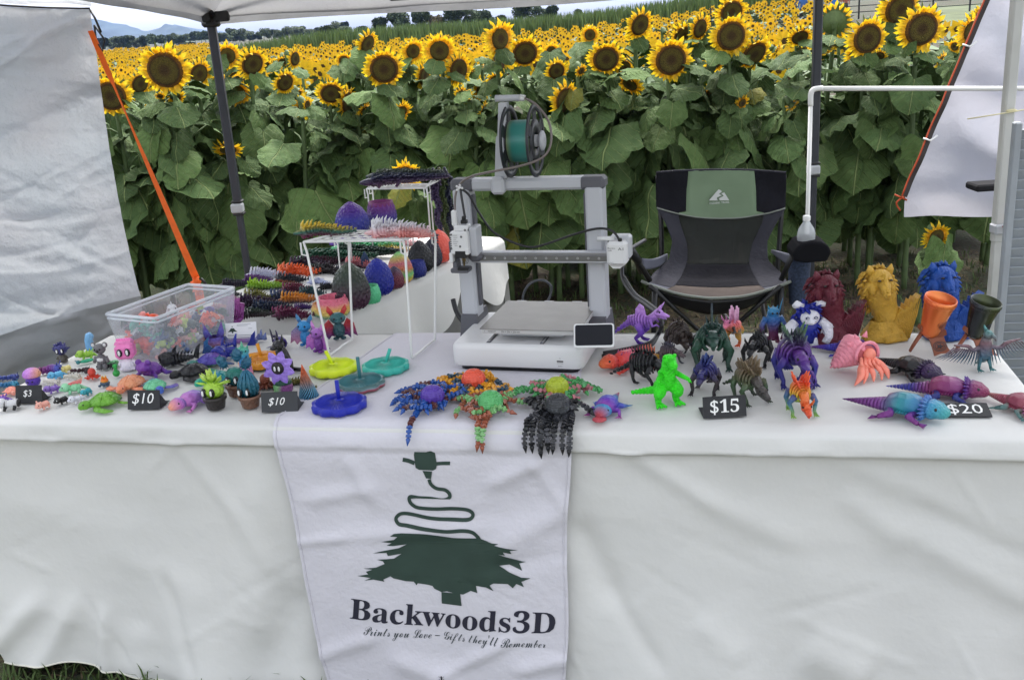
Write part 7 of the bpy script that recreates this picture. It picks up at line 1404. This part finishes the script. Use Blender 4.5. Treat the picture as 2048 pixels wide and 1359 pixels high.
spinner(722, 774, 100, ('2c5a60', '3a7a80'), 'metallic teal spinner with striped pink and grey rim', 0, .25, .5, grad(['3a5a50', '8a8a78', '98485a', 'a85a6a', '8a9aa0', '4a6a6a'], 2, 0, .12, .3, .3, .02, layers=False)); spinner(680, 817, 112, ('0c1c9c', '1024b0'), 'royal blue fluted disc spinner at the front edge', 0, .4, .40)
# ================================================================ chain octopuses
octo(948, 768, 46, ('e04a34', 'ea5a40'), ('d89a28',), ('2c4a5c',), [(868,772),(880,790),(905,800),(930,808),(965,800),(1000,790),(1020,768),(1028,770),(890,760),(985,805)], 'octopus with coral red dome and yellow and slate chain tentacles')
octo(1115, 782, 44, ('b8c81e', 'c6c832', 'a8b828'), ('4a9a58',), ('b8747c',), [(1036,772),(1060,800),(1085,812),(1160,810),(1185,790),(1200,776),(1195,770),(1050,788),(1150,765),(1070,768)], 'octopus with yellow ribbed dome and pink and green chain tentacles')
octo(866, 800, 46, ('4a2f94', '5638a4'), ('1f4f9c',), ('5c3432',), [(770,810),(784,782),(775,822),(800,832),(850,838),(828,838,.03),(880,822),(905,815),(840,785),(892,785),(810,800)], 'octopus with purple dome and blue and brown chain tentacles')
octo(982, 812, 48, ('3f9a4c', '7ad088', '58b066'), ('9c5a44',), ('7ab070',), [(888,800),(900,838),(935,838),(975,838,.058),(963,838,.045),(1040,832),(1052,796),(1030,800),(905,822),(1000,785),(940,790)], 'octopus with pale green ribbed dome and brown chain tentacles over the edge')
octo(1117, 818, 48, ('26282c', '5a5d62', '2c2e32'), ('1b1c20',), ('3a3b40',), [(1060,838,.062),(1072,838,.058),(1090,838,.045),(1088,838,.08),(1101,838,.07),(1115,838,.075),(1133,838,.072),(1145,838,.066),(1198,830),(1078,812),(1160,812)], 'black octopus with grey ribbed dome and tentacles hanging over the table edge')
t = lizard(1218, 818, 122, -22, ('c84858', '5a3ab8', '2a8ac8', 'b84850'), 'duck-billed toy with blue, purple and red bands at the runner edge', headc=('b03a44', '2a90c8', '3a5ac8'), beard=False); part(t, 'bill', G(('b84650',)), lambda b: b.ell((0, -.56, .05), (.12, .12, .035))); 
# wire rack on the front table
RZ = 1.045
rack(at(607, 484, RZ), at(806, 480, RZ), at(694, 462, RZ), at(868, 462, RZ), .7465, 'white wire rack standing on the front table with toys on top', feet=[at(659, 712, .7465), at(824, 718, .7465), at(870, 682, .7465), at(705, 680, .7465)])
# ================================================================ right group on the front table
rib_dino(1284, 684, 84, 62, ('5a2aa8', '7a4ac8', 'c08ae0', 'd8a8f0'), 'purple and lilac tall-sailed dinosaur at the back beside the black cable', biped=True, crest=.34, spikes=0, bulk=.9, horns=2, hi=1.0)
t = lizard(1266, 730, 132, -72, ('e8503a', 'e84a40', 'c8507a', 'e89a3a', 'b8c840'), 'red to yellow long-snouted crocodile with spiky back', headc=('e8703a', 'e8503a', 'd04a5a'), beard=False); part(t, 'back_spikes', G(('b04a80', 'c8506a', 'e88a3a'), 1, -.3, .5), lambda b: [b.cone((s * .05, -.22 + .045 * k, .16), (s * .07, -.20 + .045 * k, .27), .03, .003, 5) for k in range(13) for s in (-1, 1)])
rib_dino(1292, 762, 92, 55, ('0d0e11', '15161a'), 'matte black openwork spiny dinosaur beside the red crocodile', spikes=14, bulk=1.45, head_z=.25)
rib_dino(1358, 702, 92, 5, ('2c211c', '3c2f28'), 'dark brown frilled horned dinosaur facing front', spikes=4, bulk=1.25, horns=3, frill=1, head_z=.34)
rib_dino(1340, 726, 58, 40, ('3a4a58', '6a5a5a', '1f3a60'), 'grey and blue iridescent spiny dinosaur behind the neon green one', spikes=12, bulk=1.3)
rib_dino(1388, 704, 50, -40, ('1d2530', '2c3848'), 'dark slate ribbed dinosaur between the brown and green ones', spikes=8, bulk=1.1)
rib_dino(1424, 728, 132, -10, ('0f2a22', '1a4a34', '1d3a34', '202a3c'), 'dark green tusked dinosaur with tall thin fin', crest=.42, horns=2, bulk=1.1, hi=1.0, spikes=5, head_z=.55)
# neon green upright dinosaur
t = cr('toy_dinosaur', 'fluorescent green upright dinosaur standing beside the fifteen dollar sign', 'toy dinosaur', 1336, 808, 108, 12); m = mat('35e81c', .45, var=.08, nscale=8, bump=.6, bscale=22)
part(t, 'body', m, lambda b: (b.tube(catmull([(.0, .10, .34), (0, .04, .46), (0, .0, .60), (0, -.03, .74), (0, -.06, .84)], 3), [.15, .17, .15, .12, .12], 14), [b.ell((0, .16 - .05 * k, .45 + .07 * k), .05) for k in range(6)], b.ell((-.12, 0, .62), (.07, .08, .08)), b.ell((.12, 0, .62), (.07, .08, .08))))
part(t, 'head', m, lambda b: (b.ell((0, -.10, .90), (.13, .14, .11), n=12, m=8), b.tube([(0, -.18, .90), (0, -.30, .84), (0, -.35, .80)], [.10, .085, .05], 10, flat=.8), b.tube([(0, -.14, .82), (0, -.28, .73)], [.07, .05], 8, flat=.6), b.ell((-.09, -.13, .98), .04), b.ell((.09, -.13, .98), .04)))
for s in (-1, 1):
    part(t, 'leg', m, lambda b: (b.tube(catmull([(s * .10, .08, .38), (s * .18, -.04, .26), (s * .17, .06, .13), (s * .18, .0, .03)], 4), [.14, .12, .065, .06], 10), [b.tube([(s * .18, .02, .035), (s * .18 + .09 * k, -.17, .02)], [.055, .02], 6) for k in (-1, 0, 1)]))
    part(t, 'arm', m, lambda b: (b.tube([(s * .14, -.05, .62), (s * .25, -.16, .56), (s * .30, -.27, .54)], [.055, .045, .035], 8), b.tube([(s * .30, -.27, .54), (s * .33, -.33, .49)], [.03, .008], 5), b.tube([(s * .30, -.27, .54), (s * .28, -.34, .50)], [.03, .008], 5)))
part(t, 'tail', m, lambda b: [b.ell((-.06 * k - .03, .20 + .035 * k, .24 - .012 * k), (.085 - .006 * k, .06, .105 - .008 * k), n=9, m=6) for k in range(9)])
rib_dino(1412, 782, 96, -25, ('1a1820', '3c3034', '2a2a78', '1f4a80'), 'dark blue to purple spiny dinosaur with long raised wing spikes', spikes=16, bulk=1.2, crest=.3, horns=2)
tp_ = rib_dino(1466, 690, 72, -35, ('4a4a48', 'c8b030', 'e88a4a', 'e87080', 'c080b8'), 'small pink, yellow and grey dinosaur with upright tube spines', crest=0, spikes=0, biped=True, horns=3, legs=('e04a30', 'd8a030', '4a4a4a')); 
part(tp_, 'tube_spines', G(('b070a0', 'e0a8c8')), lambda b: [b.tube([(x, -.05 + .1 * k, .6), (x * 1.3, -.03 + .1 * k, 1.12 - .08 * abs(k - 1))], .03, 7) for x in (-.06, .06) for k in range(3)])
t = cr('toy_ape', 'blue and maroon long-armed figure standing before the dark stem', 'toy figure', 1545, 686, 76, 0); m = G(('6a1f44', '5a2450', '1f5a9c', '2a80a8'), 2, 0, 1); part(t, 'body', m, lambda b: (b.tube([(0, 0, .1), (0, 0, .35), (0, 0, .6), (0, -.02, .8)], [.10, .12, .2, .16], 12), [b.tube([(-.12, -.08, .15 + .05 * k), (.12, -.08, .15 + .05 * k)], .03, 6) for k in range(8)])); part(t, 'head', m, lambda b: (b.ell((0, -.04, .86), (.17, .15, .14)), [b.cone((x, 0, .94), (x * 1.3, 0, 1.04), .04, .005, 5) for x in (-.1, 0, .1)], b.cone((.16, .0, .86), (.28, .1, 1.2), .03, .003, 5)))
for s in (-1, 1): part(t, 'arm', m, lambda b: b.tube([(s * .18, 0, .72), (s * .30, -.03, .5), (s * .28, -.1, .28), (s * .2, -.12, .12)], [.08, .07, .06, .04], 9)); part(t, 'leg', m, lambda b: (b.tube([(s * .09, 0, .2), (s * .13, -.04, .03)], [.07, .06], 8), b.ell((s * .2, -.1, .03), (.10, .08, .03)))); part(t, 'eye', EYEB, lambda b: b.ell((s * .06, -.18, .87), .03))
# blue and white yeti-like figure
t = cr('toy_yeti', 'blue and white shaggy horned figure with thick white arms', 'toy figure', 1614, 692, 92, 0); bm_, wm = mat('16248c', .45), mat((.75, .75, .80), .45, bump=.4, bscale=14); rn = random.Random(6)
part(t, 'body', bm_, lambda b: (b.tube([(0, .02, .1), (0, .02, .35), (0, .02, .6)], [.17, .2, .24], 12), fur(b, (0, 0, .42), (.22, .18, .2), 50, .12, .04, rn, (0, 0, -.8)))); part(t, 'face', wm, lambda b: (b.ell((0, -.16, .70), (.21, .12, .17), n=14, m=9), b.ell((0, -.26, .62), (.09, .06, .06)))); part(t, 'hair', bm_, lambda b: (b.ell((0, 0, .76), (.27, .18, .2), n=12), fur(b, (0, -.04, .84), (.20, .15, .12), 60, .14, .05, rn, (0, -.6, -.3), zmin=-.2), fur(b, (0, .0, .66), (.30, .12, .18), 40, .12, .04, rn, (0, 0, -.8))))
for s in (-1, 1):
    part(t, 'horn', wm, lambda b: b.tube([(s * .14, -.04, .92), (s * .26, -.06, .98), (s * .34, -.12, .96)], [.08, .085, .05], 10)); part(t, 'arm', wm, lambda b: (b.tube([(s * .26, 0, .58), (s * .42, -.02, .42), (s * .44, -.08, .2), (s * .34, -.16, .1)], [.10, .13, .11, .08], 11), fur(b, (s * .42, -.02, .36), (.1, .1, .14), 26, .09, .03, rn, (0, 0, -.8))))
    part(t, 'leg', wm, lambda b: b.tube([(s * .12, 0, .18), (s * .15, -.05, 0)], [.10, .10], 9)); part(t, 'eye', mat('10184a', .3), lambda b: b.ell((s * .09, -.275, .72), (.045, .02, .03))); part(t, 'pupil', EYEW, lambda b: b.ell((s * .085, -.292, .72), .016))
rib_dino(1515, 724, 94, -30, ('0e0f12', '17181c'), 'black openwork two-horned raptor in the middle of the right group', horns=2, bulk=1.0, crest=.22, spikes=6)
rib_dino(1498, 798, 102, 20, ('2f3a2c', '3f5a3a', '6a5a44', '7a6a50'), 'moss green and tan plated dinosaur behind the fifteen dollar sign', plates=5, bulk=1.15, spikes=0, head_z=.28, headc=('3a3838', '5a5048'))
rib_dino(1587, 760, 132, 0, ('1c1f70', '2a2a8c', '5a2a80', '3a5a3c', '2f6a34'), 'purple and blue ribbed dinosaur with green back plates', plates=4, bulk=1.35, hi=1.05, spikes=6)
rib_dino(1612, 778, 60, -40, ('2a1f78', '5a2a8c'), 'deep purple ribbed dinosaur tucked behind the rainbow one', bulk=1.25, spikes=5, tail=False)
rib_dino(1600, 822, 96, 0, ('3a5a8c', '3a8a5a', 'a8c040', 'e8a030', 'e8502c', 'e8602c'), 'rainbow plated dinosaur with orange horned head bent low', plates=5, bulk=1.1, spikes=0, head_z=.22, headc=('e0502c', 'e87a30', 'd0b040'), horns=2, hi=.8, legs=('8ab83a', '3a6a8c', '5a4a8c'))
price_sign(1450, 834, 86, -1, '$' + bold('15'), 'black sign with bold white $15 on the right half', ht=.50, th=.36, lean=14)
t = price_sign(1936, 833, 92, -3, '$20', 'small black sign with $20 lying tipped back at the front right', ht=.5, th=.40, lean=76, fold=False, sh=.0); t.rotation_euler = (0, 0, R(-10))
W_C = [(1665, 685, '5c1426', 'dark maroon wolf bust with a broken trunk at its side', 150), (1770, 676, 'c49a34', 'mustard yellow wolf bust standing between the maroon and blue ones', 152), (1893, 672, '12489c', 'blue wolf bust partly hidden behind the orange drinking horn', 154)]
for x, y, c, l, s in W_C: wolf(x, y, s, c, l)
horn_cup(1862, 706, 122, ('f05030', 'e0703a', 'e88a48', 'c85a30'), 'd8603a', '8a4f38', 'copper orange drinking horn with knotwork rim and emblem')
horn_cup(1951, 708, 118, ('22262c', '2c3034', '4a5232', '3a4030'), '5a6038', '94583f', 'dark green black drinking horn with knotwork rim and emblem', '1a1c20')
# hermit crab
t = cr('toy_hermit_crab', 'pink spiral shell hermit crab with salmon claws', 'toy crab', 1705, 745, 104, 18); sm, cm_ = mat('f094a4', .45, bump=.3, bscale=18), mat('f08a74', .45, var=.08, nscale=8)
def shl(b):
    for k in range(9): f = k / 8; c = Vector((-.36 * f ** .9 * 1.25 + .12, .10 + .05 * f, .42 - .26 * f)); r = .32 * (1 - f) ** .8 + .02; b.tube([c + Vector((.05, 0, .02)), c, c + Vector((-.07, 0, -.035))], [r * .93, r, r * .86], 16)
    for a in (1.3, 2.0, 2.6): b.cone((.16 + .26 * math.cos(a), -.02, .44 + .26 * math.sin(a)), (.16 + .40 * math.cos(a), -.02, .44 + .38 * math.sin(a)), .06, .008, 7)
part(t, 'shell', sm, shl); part(t, 'shell_opening', mat('b85a60', .6), lambda b: b.ell((.16, -.17, .38), (.22, .06, .2), n=16)); part(t, 'shell_lip', sm, lambda b: b.tube([(.16 + .25 * math.cos(R(a)), -.20, .40 + .24 * math.sin(R(a))) for a in range(-20, 201, 20)], .035, 8))
part(t, 'head', cm_, lambda b: (b.ell((.16, -.27, .42), (.13, .10, .13)), b.ell((.1, -.34, .34), .04), b.ell((.22, -.34, .34), .04)))
for k, (x1, z1, x2, x3) in enumerate(((-.10, .24, -.2, -.42), (-.02, .22, -.08, -.22), (.10, .2, .08, .0), (.24, .22, .26, .18), (.34, .24, .38, .34))): part(t, 'claw' if k in (0, 4) else 'leg', cm_, lambda b: b.tube(catmull([(.14 + .03 * k - .04, -.28, .34), (x1, -.38, z1), (x2, -.50, .12), (x3, -.62, .02)], 4), [.06, .07, .075 if k in (0, 4) else .05, .012], 8, flat=.8))
part(t, 'legs_upper', cm_, lambda b: [b.tube([(-.05 + .08 * k, -.30, .40 - .02 * k), (-.12 + .09 * k, -.40, .30), (-.02 + .07 * k, -.44, .22)], [.03, .04, .015], 6) for k in range(5)])
lizard(1690, 705, 110, 60, ('5a1f50', '5a2a90', '3a3ab0', '6a2a90'), 'purple and blue lizard behind the pink hermit crab')
lizard(1815, 745, 142, 28, ('151518', '0f0f12', '17171b'), 'black bearded lizard with a dark purple face', headc=('2a1a3c', '3a2250', '15151a'))
lizard(1796, 826, 178, 50, ('1f6a98', '2a6aa8', '2a8a94', '7a3a8c', '6a2a78', '5a1f68'), 'blue, teal and purple bearded lizard in front of the twenty dollar sign', headc=('3aa0a0', '3a90b8', '6a60c8'), legc=('7a2a78', '4a4ab0', '7a2a78'))
lizard(1880, 790, 160, 62, ('8a2f58', '7a2f70', '8a3060', '2a2a88', '2a2f90'), 'magenta and blue bearded lizard behind the blue teal one', headc=('8a2c54', '7a2a60', '2a3aa8'), legc=('26307c', '2a3a88'))
lizard(2035, 818, 140, 20, ('b86a60', '8a3a50', '984458', 'b07a70'), 'dusty rose lizard with teal feet cut by the right edge', headc=('c07ab8', 'c870a8'), legc=('3f7a78', 'b0625a', '3f7a78'))
# bird with spread wings
t = cr('toy_bird', 'teal and copper eagle-like bird with spread feathered wings', 'toy bird', 1966, 738, 96, 5); m = G(('3f7a78', '4a6a80', '7a5a60', '4a8a88'), 2, 0, .9, rough=.3, metal=.3)
part(t, 'body', m, lambda b: b.tube([(0, .06, .18), (0, .0, .36), (0, -.02, .56), (0, -.03, .70)], [.08, .14, .12, .09], 12)); part(t, 'head', m, lambda b: (b.ell((.02, -.06, .77), (.10, .12, .10)), b.tube([(.04, -.16, .78), (.07, -.24, .74), (.07, -.26, .68)], [.05, .03, .006], 7), b.cone((0, 0, .84), (-.02, .06, .95), .05, .01, 5)))
for s in (-1, 1):
    part(t, 'wing', m, lambda b: (b.tube(catmull([(s * .08, .02, .50), (s * .28, -.05, .46), (s * .44, -.1, .58), (s * .72, -.08, .62)], 4), [.05, .045, .04, .02], 7), [b.tube([(s * (.12 + .05 * k), -.02 - .006 * k, .48 + (.012 * max(0, k - 4))), (s * (.14 + .062 * k), -.06, .28 + .012 * k), (s * (.17 + .078 * k), -.08, .10 + .022 * k)], [.03, .032, .006], 5, flat=.3) for k in range(13)]))
    part(t, 'leg', m, lambda b: (b.tube([(s * .08, 0, .28), (s * .12, -.04, .12), (s * .13, -.06, .03)], [.06, .035, .03], 8), [b.tube([(s * .13, -.05, .03), (s * .13 + .06 * k, -.17, .012)], [.03, .008], 5) for k in (-1, 0, 1)]))
part(t, 'tail', m, lambda b: [b.tube([(.0, .08, .24), (.03 * k, .2, .06)], [.04, .02], 5, flat=.3) for k in (-2, -1, 0, 1, 2)])
# ================================================================ back table: dragons, eggs, racks
ZB = Z2 + .002
DR = [(534,553,66,'white spiky dragon at the left side of the back table',('b8bcd8','e6e6f0')),(598,549,76,'orange spiky dragon with raised head',('e0501e','f2763a')),(661,547,64,'black winged dragon right of the orange one',('141216','2a2228')),(618,534,74,'dark plum dragon behind the orange one',('1c1220','3a1c3c')),
(655,528,60,'maroon black dragon beneath the rack leg',('2a1020','4a1c34')),(640,541,52,'dark green black dragon beside the black winged one',('10201c','1c3a34')),(517,563,52,'violet dragon at the left edge of the back table',('4a1f68','6a2a80')),(585,563,58,'navy black dragon in the second row',('10121c','1c2030')),
(640,567,42,'small icy white dragon in the second row',('a8b4e0','dfe4f4')),(662,577,42,'small black spiky dragon before the purple egg',('0d0d11','1a1a22')),(474,572,54,'dark indigo dragon pile at the left corner',('14101f','2a2140')),(532,577,68,'lime green backed dragon with dark belly',('1c1c30','8ab82c','b4dc3a')),
(575,573,48,'rust brown dragon behind the maroon one',('3a1a1c','8a4a2c')),(597,583,60,'crimson magenta dragon in the middle of the table',('3a1028','7a1c40')),(519,597,62,'olive and purple dragon at the left of the third row',('2a1a30','6a6a28','8a8a30')),(573,597,62,'slate blue dragon in the third row',('1c2440','3a5078')),
(600,604,72,'orange backed dragon with blue belly',('1c3a5c','d8862a','eaa02e')),(521,612,80,'purple black dragon in the front rows',('160f18','3a1c44')),(544,620,72,'midnight blue dragon in the front rows',('0e1424','1c3050')),(516,632,60,'plum and green dragon on the front edge',('3a1830','2f4a34')),
(566,628,46,'magenta headed dragon at the table front',('5a1440','8a1c58')),(590,634,72,'maroon spiky dragon on the front edge beside the pastel bowl',('3a1030','7a1c4c')),(609,617,38,'small violet dragon left of the rack leg',('3a1f60','5a2f88')),(447,619,44,'red orange dragon beside the bin corner',('a02a1c','e05a30')),
(450,601,44,'pink purple dragon behind the bin corner',('7a2f78','c05a98')),(446,633,40,'mustard yellow dragon at the bin corner',('8a7a1c','c8a82c')),(464,590,40,'grey black upright winged toy behind the bin',('1a1a1e','33333a')),(626,588,50,'blue green dragon in the third row behind the pastel bowl',('1c3a4a','2f5a5a')),
(676,524,136,'long dark green dragon lying across the back table',('0f3a28','1a5a3c')),(738,514,128,'long black and green dragon behind the dark green one',('0d1a18','14402c')),(738,503,116,'long mint green dragon behind the black one',('1c6a44','58d088')),(738,491,116,'long purple and blue dragon at the far rows',('3a1f80','7a3ab8')),
(724,535,66,'pink and navy dragon behind the blue egg',('141c3c','e8868a')),(700,545,50,'dark navy dragon left of the blue egg',('101626','1f2a44')),(790,505,60,'pink, gold and green dragon at the far end',('c85a88','c8a040','5a9a48')),(815,490,56,'white and pink dragon at the far end',('e0a0a8','f0dce0')),(470,607,46,'orchid pink dragon left of the olive one',('7a3070','b0509a'))]
GRP = 'spiky jointed dragons lying on the back table'
for i, (x, y, L, lab, cs) in enumerate(DR):
    p = at(x, y, ZB); dragon(p, pxm(p, L) * 1.14, (-8 + 9 * math.sin(i * 2.1)), cs, lab, bend=.3 + .4 * math.sin(i), wings=1 if 'winged' in lab else 0, segs=13 if L < 90 else 24, grp=GRP, w_=1.35 if L < 90 else .75, spike=1.5 if L < 90 else .7)
t = cr('toy_fin', 'tall slate blue leaf-shaped fin standing behind the blue egg', 'toy fin', 731, 535, 34, 0, z=ZB); part(t, 'fin', G(('1f3458', '2a4468')), lambda b: b.prism([(-.15, 0), (.15, 0), (.28, .4), (.15, .8), (.02, 1), (-.2, .6), (-.22, .3)], .08))
# eggs along the edge
egg(706, 616, 92, ('4a1c40', '3a2034', '2f3a30', '3a4a38'), 'large dark plum and green scaled egg at the front of the row'); eggcup(743, 605, 40, ('4fc088', '66d89c'), 'mint green scaled egg bowl beside the plum egg')
egg(760, 588, 72, ('0d1c8c', '1226a0'), 'royal blue scaled egg in the middle of the row'); egg(792, 576, 44, ('5a1f38', '7a3040', '3a3a58'), 'small dull red egg between the blue and rainbow eggs')
egg(803, 565, 62, ('e8804a', 'd8c850', '6ac87a', 'd87a50', 'c86a78', 'c8b060', '7ad080'), 'rainbow banded scaled egg'); eggcup(836, 553, 36, ('101f70', '16288a'), 'navy blue scaled egg bowl'); egg(843, 543, 62, ('0e1014', '1a1d24'), 'black scaled egg near the far end of the row')
egg(866, 532, 54, ('2a2c3c', '3a3a4c'), 'dark slate egg behind the black one', wide=.9); egg(882, 523, 64, ('f25a4a', 'f76a58'), 'coral pink scaled egg at the far end of the row', plain=True); egg(900, 492, 44, ('5a3a18', '7a5222'), 'bronze brown egg behind the printer head')
eggcup(668, 632, 66, ('4fb8a0', 'e8d070', 'e8b058', 'e8788c', 'e8708a'), 'pastel banded egg bowl with pink rim at the table front', h=.62, rimc=('e8708a',)); eggcup(646, 630, 42, ('4fb8a0', 'e8d070', 'e8a068'), 'smaller pastel egg bowl leaning at the left of the pink-rimmed one', h=.62)
# small middle rack and far rack
M1, M2, M3, M4 = at(680, 470, .90), at(806, 455, .90), at(690, 455, .90), at(800, 444, .90)
rack(at(672, 474, .90), at(812, 462, .90), at(696, 456, .90), at(822, 446, .90), ZB, 'white wire rack in the middle of the back table under the purple egg halves', rungs=7, lw=.003)
egg(707, 470, 66, ('5a1a44', '1f2a80', '2a2f98', '4a1f8c', '5a2a90'), 'purple and blue scaled egg dome on the middle rack', z=.903, wide=1.25); eggcup(766, 454, 58, ('1f2a70', '24308c', '5a1f80', '7a2488'), 'purple scaled egg bowl with magenta rim on the middle rack', z=.903, rimc=('7a1f6c',))
FK = [at(733, 378, 1.02), at(852, 376, 1.02), at(742, 370, 1.02), at(858, 368, 1.02)]
rack(*FK, ZB, 'white wire rack at the far end with dragons laid and hung over it', rungs=7, lw=.003)
p = at(815, 370, 1.03); dragon(p, pxm(p, 160), 2, ('4a1f44', '232846', '3a4a38'), 'long dark purple and green dragon lying on the far rack', .12, segs=26, w_=.62, spike=.8); 
p = at(815, 358, 1.05); dragon(p, pxm(p, 140), -2, ('20283c', '4a5a34'), 'second dark dragon stacked on top of the far rack', .2, segs=24, w_=.5, spike=.9)
for k, (x, c, lab) in enumerate(((870, ('3a2a50', '1f2a3c'), 'indigo dragon hanging tail-down from the far rack, left strand'), (882, ('3a4a1c', '5a5a28'), 'olive gold dragon hanging in the middle of three strands'), (893, ('1c2038', '14182a'), 'midnight blue dragon hanging as the right strand'))):
    a, b_ = aty(x, 356, 3.95 + .02 * k), aty(x + 2 + k, 478 + 3 * k, 3.95 + .02 * k); L = (a - b_).length; n = 22
    t = dragon(a, L, 0, c, lab, path=[Vector((.01 * math.sin(i * .7), -.02 * math.sin(i / n * 3.1), -i / n)) for i in range(n + 1)], w_=.55, spike=.7)
    if True:
        b = MB(); b.tube([FK[1] + Vector((0, 0, .004)), a + Vector((0, 0, .006))], .003, 6); b.build('hook', WHT, t); bpy.data.objects[[o.name for o in t.children][-1]].matrix_parent_inverse = t.matrix_world.inverted() if False else (Matrix.Translation(t.location) @ Matrix.Diagonal((L, L, L, 1))).inverted()
# toys on top of the near rack
zt_ = RZ + .004
p = at(655, 470, zt_); dragon(p, pxm(p, 116), -5, ('7a2450', '2a6a5c', 'd8b83a', 'f2d03a'), 'yellow, green and maroon dragon on the near rack top', .5, segs=16, w_=1.1, spike=1.2)
p = at(640, 466, zt_); dragon(p, pxm(p, 60), 160, ('7a2450', 'e0a83a', 'f2cc3a'), 'small golden crested dragon at the left of the near rack top', .6, segs=12, w_=1.2, spike=1.4)
p = at(798, 470, zt_); dragon(p, pxm(p, 118), -6, ('f0a0a0', 'f2c8cc', 'ece8f0', 'f0f0f6'), 'large white dragon with pink belly on the near rack top', .35, segs=16, w_=1.5, spike=2.0)
p = at(832, 474, zt_); dragon(p, pxm(p, 90), -30, ('f09088', 'f2b0ac', 'f0e4e8'), 'pink tailed white dragon drooping at the rack corner', .4, segs=14, w_=1.2, spike=1.6)
p = aty(872, 500, 3.1); dragon(p, pxm(p, 60), 80, ('3a3040', '4a3a50'), 'dark plum dragon tail dangling behind the near rack corner', .3, segs=12, path=[Vector((.02 * math.sin(i), 0, .5 - i / 11)) for i in range(12)], w_=.8)
# far figures and fence beyond the lawn
FEN = thing('lawn_fence', 'dark rail fence beyond the lawn at the upper right', 'fence', (20, 62, gz(20, 62)))
for k in range(9): b = MB(); b.box((k * 2.2 - 7, 0, .6), (.08, .08, 1.2)); b.build('post', BLK, FEN)
for z in (.4, .75, 1.1): b = MB(); b.box((1.8, 0, z), (18, .05, .05)); b.build('rail', BLK, FEN)
def person(x, y, sh, pt, lab, yaw=0):
    t = thing('person', lab, 'person', (x, y, gz(x, y)), yaw)
    me = bpy.data.meshes.new('body'); V = [(0, 0, .95), (0, 0, 1.2), (0, 0, 1.42), (0, 0, 1.5), (0, -.01, 1.62), (0, -.01, 1.74), (.19, 0, 1.40), (.24, .02, 1.14), (.22, -.06, .9), (-.19, 0, 1.40), (-.24, .02, 1.14), (-.22, -.06, .9), (.10, 0, .9), (.11, -.02, .48), (.11, .02, .08), (.11, -.1, .03), (-.10, 0, .9), (-.12, .04, .48), (-.12, .08, .08), (-.12, -.04, .03)]
    E = [(0, 1), (1, 2), (2, 3), (3, 4), (4, 5), (2, 6), (6, 7), (7, 8), (2, 9), (9, 10), (10, 11), (0, 12), (12, 13), (13, 14), (14, 15), (0, 16), (16, 17), (17, 18), (18, 19)]; me.from_pydata(V, E, [])
    o = ob('body', me, t); s = o.modifiers.new('skin', 'SKIN'); rr = [.15, .14, .16, .06, .09, .085, .07, .05, .04, .07, .05, .04, .10, .065, .045, .04, .10, .065, .045, .04]
    for i, r in enumerate(rr): me.skin_vertices[0].data[i].radius = (r, r * .8)
    me.skin_vertices[0].data[0].use_root = True; me.materials.append(mat(sh, .8)); o.modifiers.new('sub', 'SUBSURF').levels = 1
    b = MB(); b.ell((0, .01, 1.74), (.10, .11, .10)); b.build('hair', mat((.05, .03, .02), .8), t); b = MB(); b.tube([(0, 0, .98), (0, 0, .6)], [.17, .19], 10); b.build('shorts', mat(pt, .8), t)
for px, sh, pt, lab, Y in ((1606, '2f5a9c', '2a2a30', 'distant person in a blue shirt beyond the field, left of the group', 58), (1622, 'c8c8cc', '33415c', 'distant person in a light shirt beyond the field', 60), (1668, '2a6ac0', '22242a', 'distant person in a bright blue top right of the dark post', 57), (1690, '9a5a48', '26262c', 'distant person in a rust coloured top by the fence', 61), (1592, '5a5a60', '2a2a2e', 'distant person in grey standing at the field corner', 62)):
    q = aty(px, 10, Y); person(q.x, Y, sh, pt, lab)
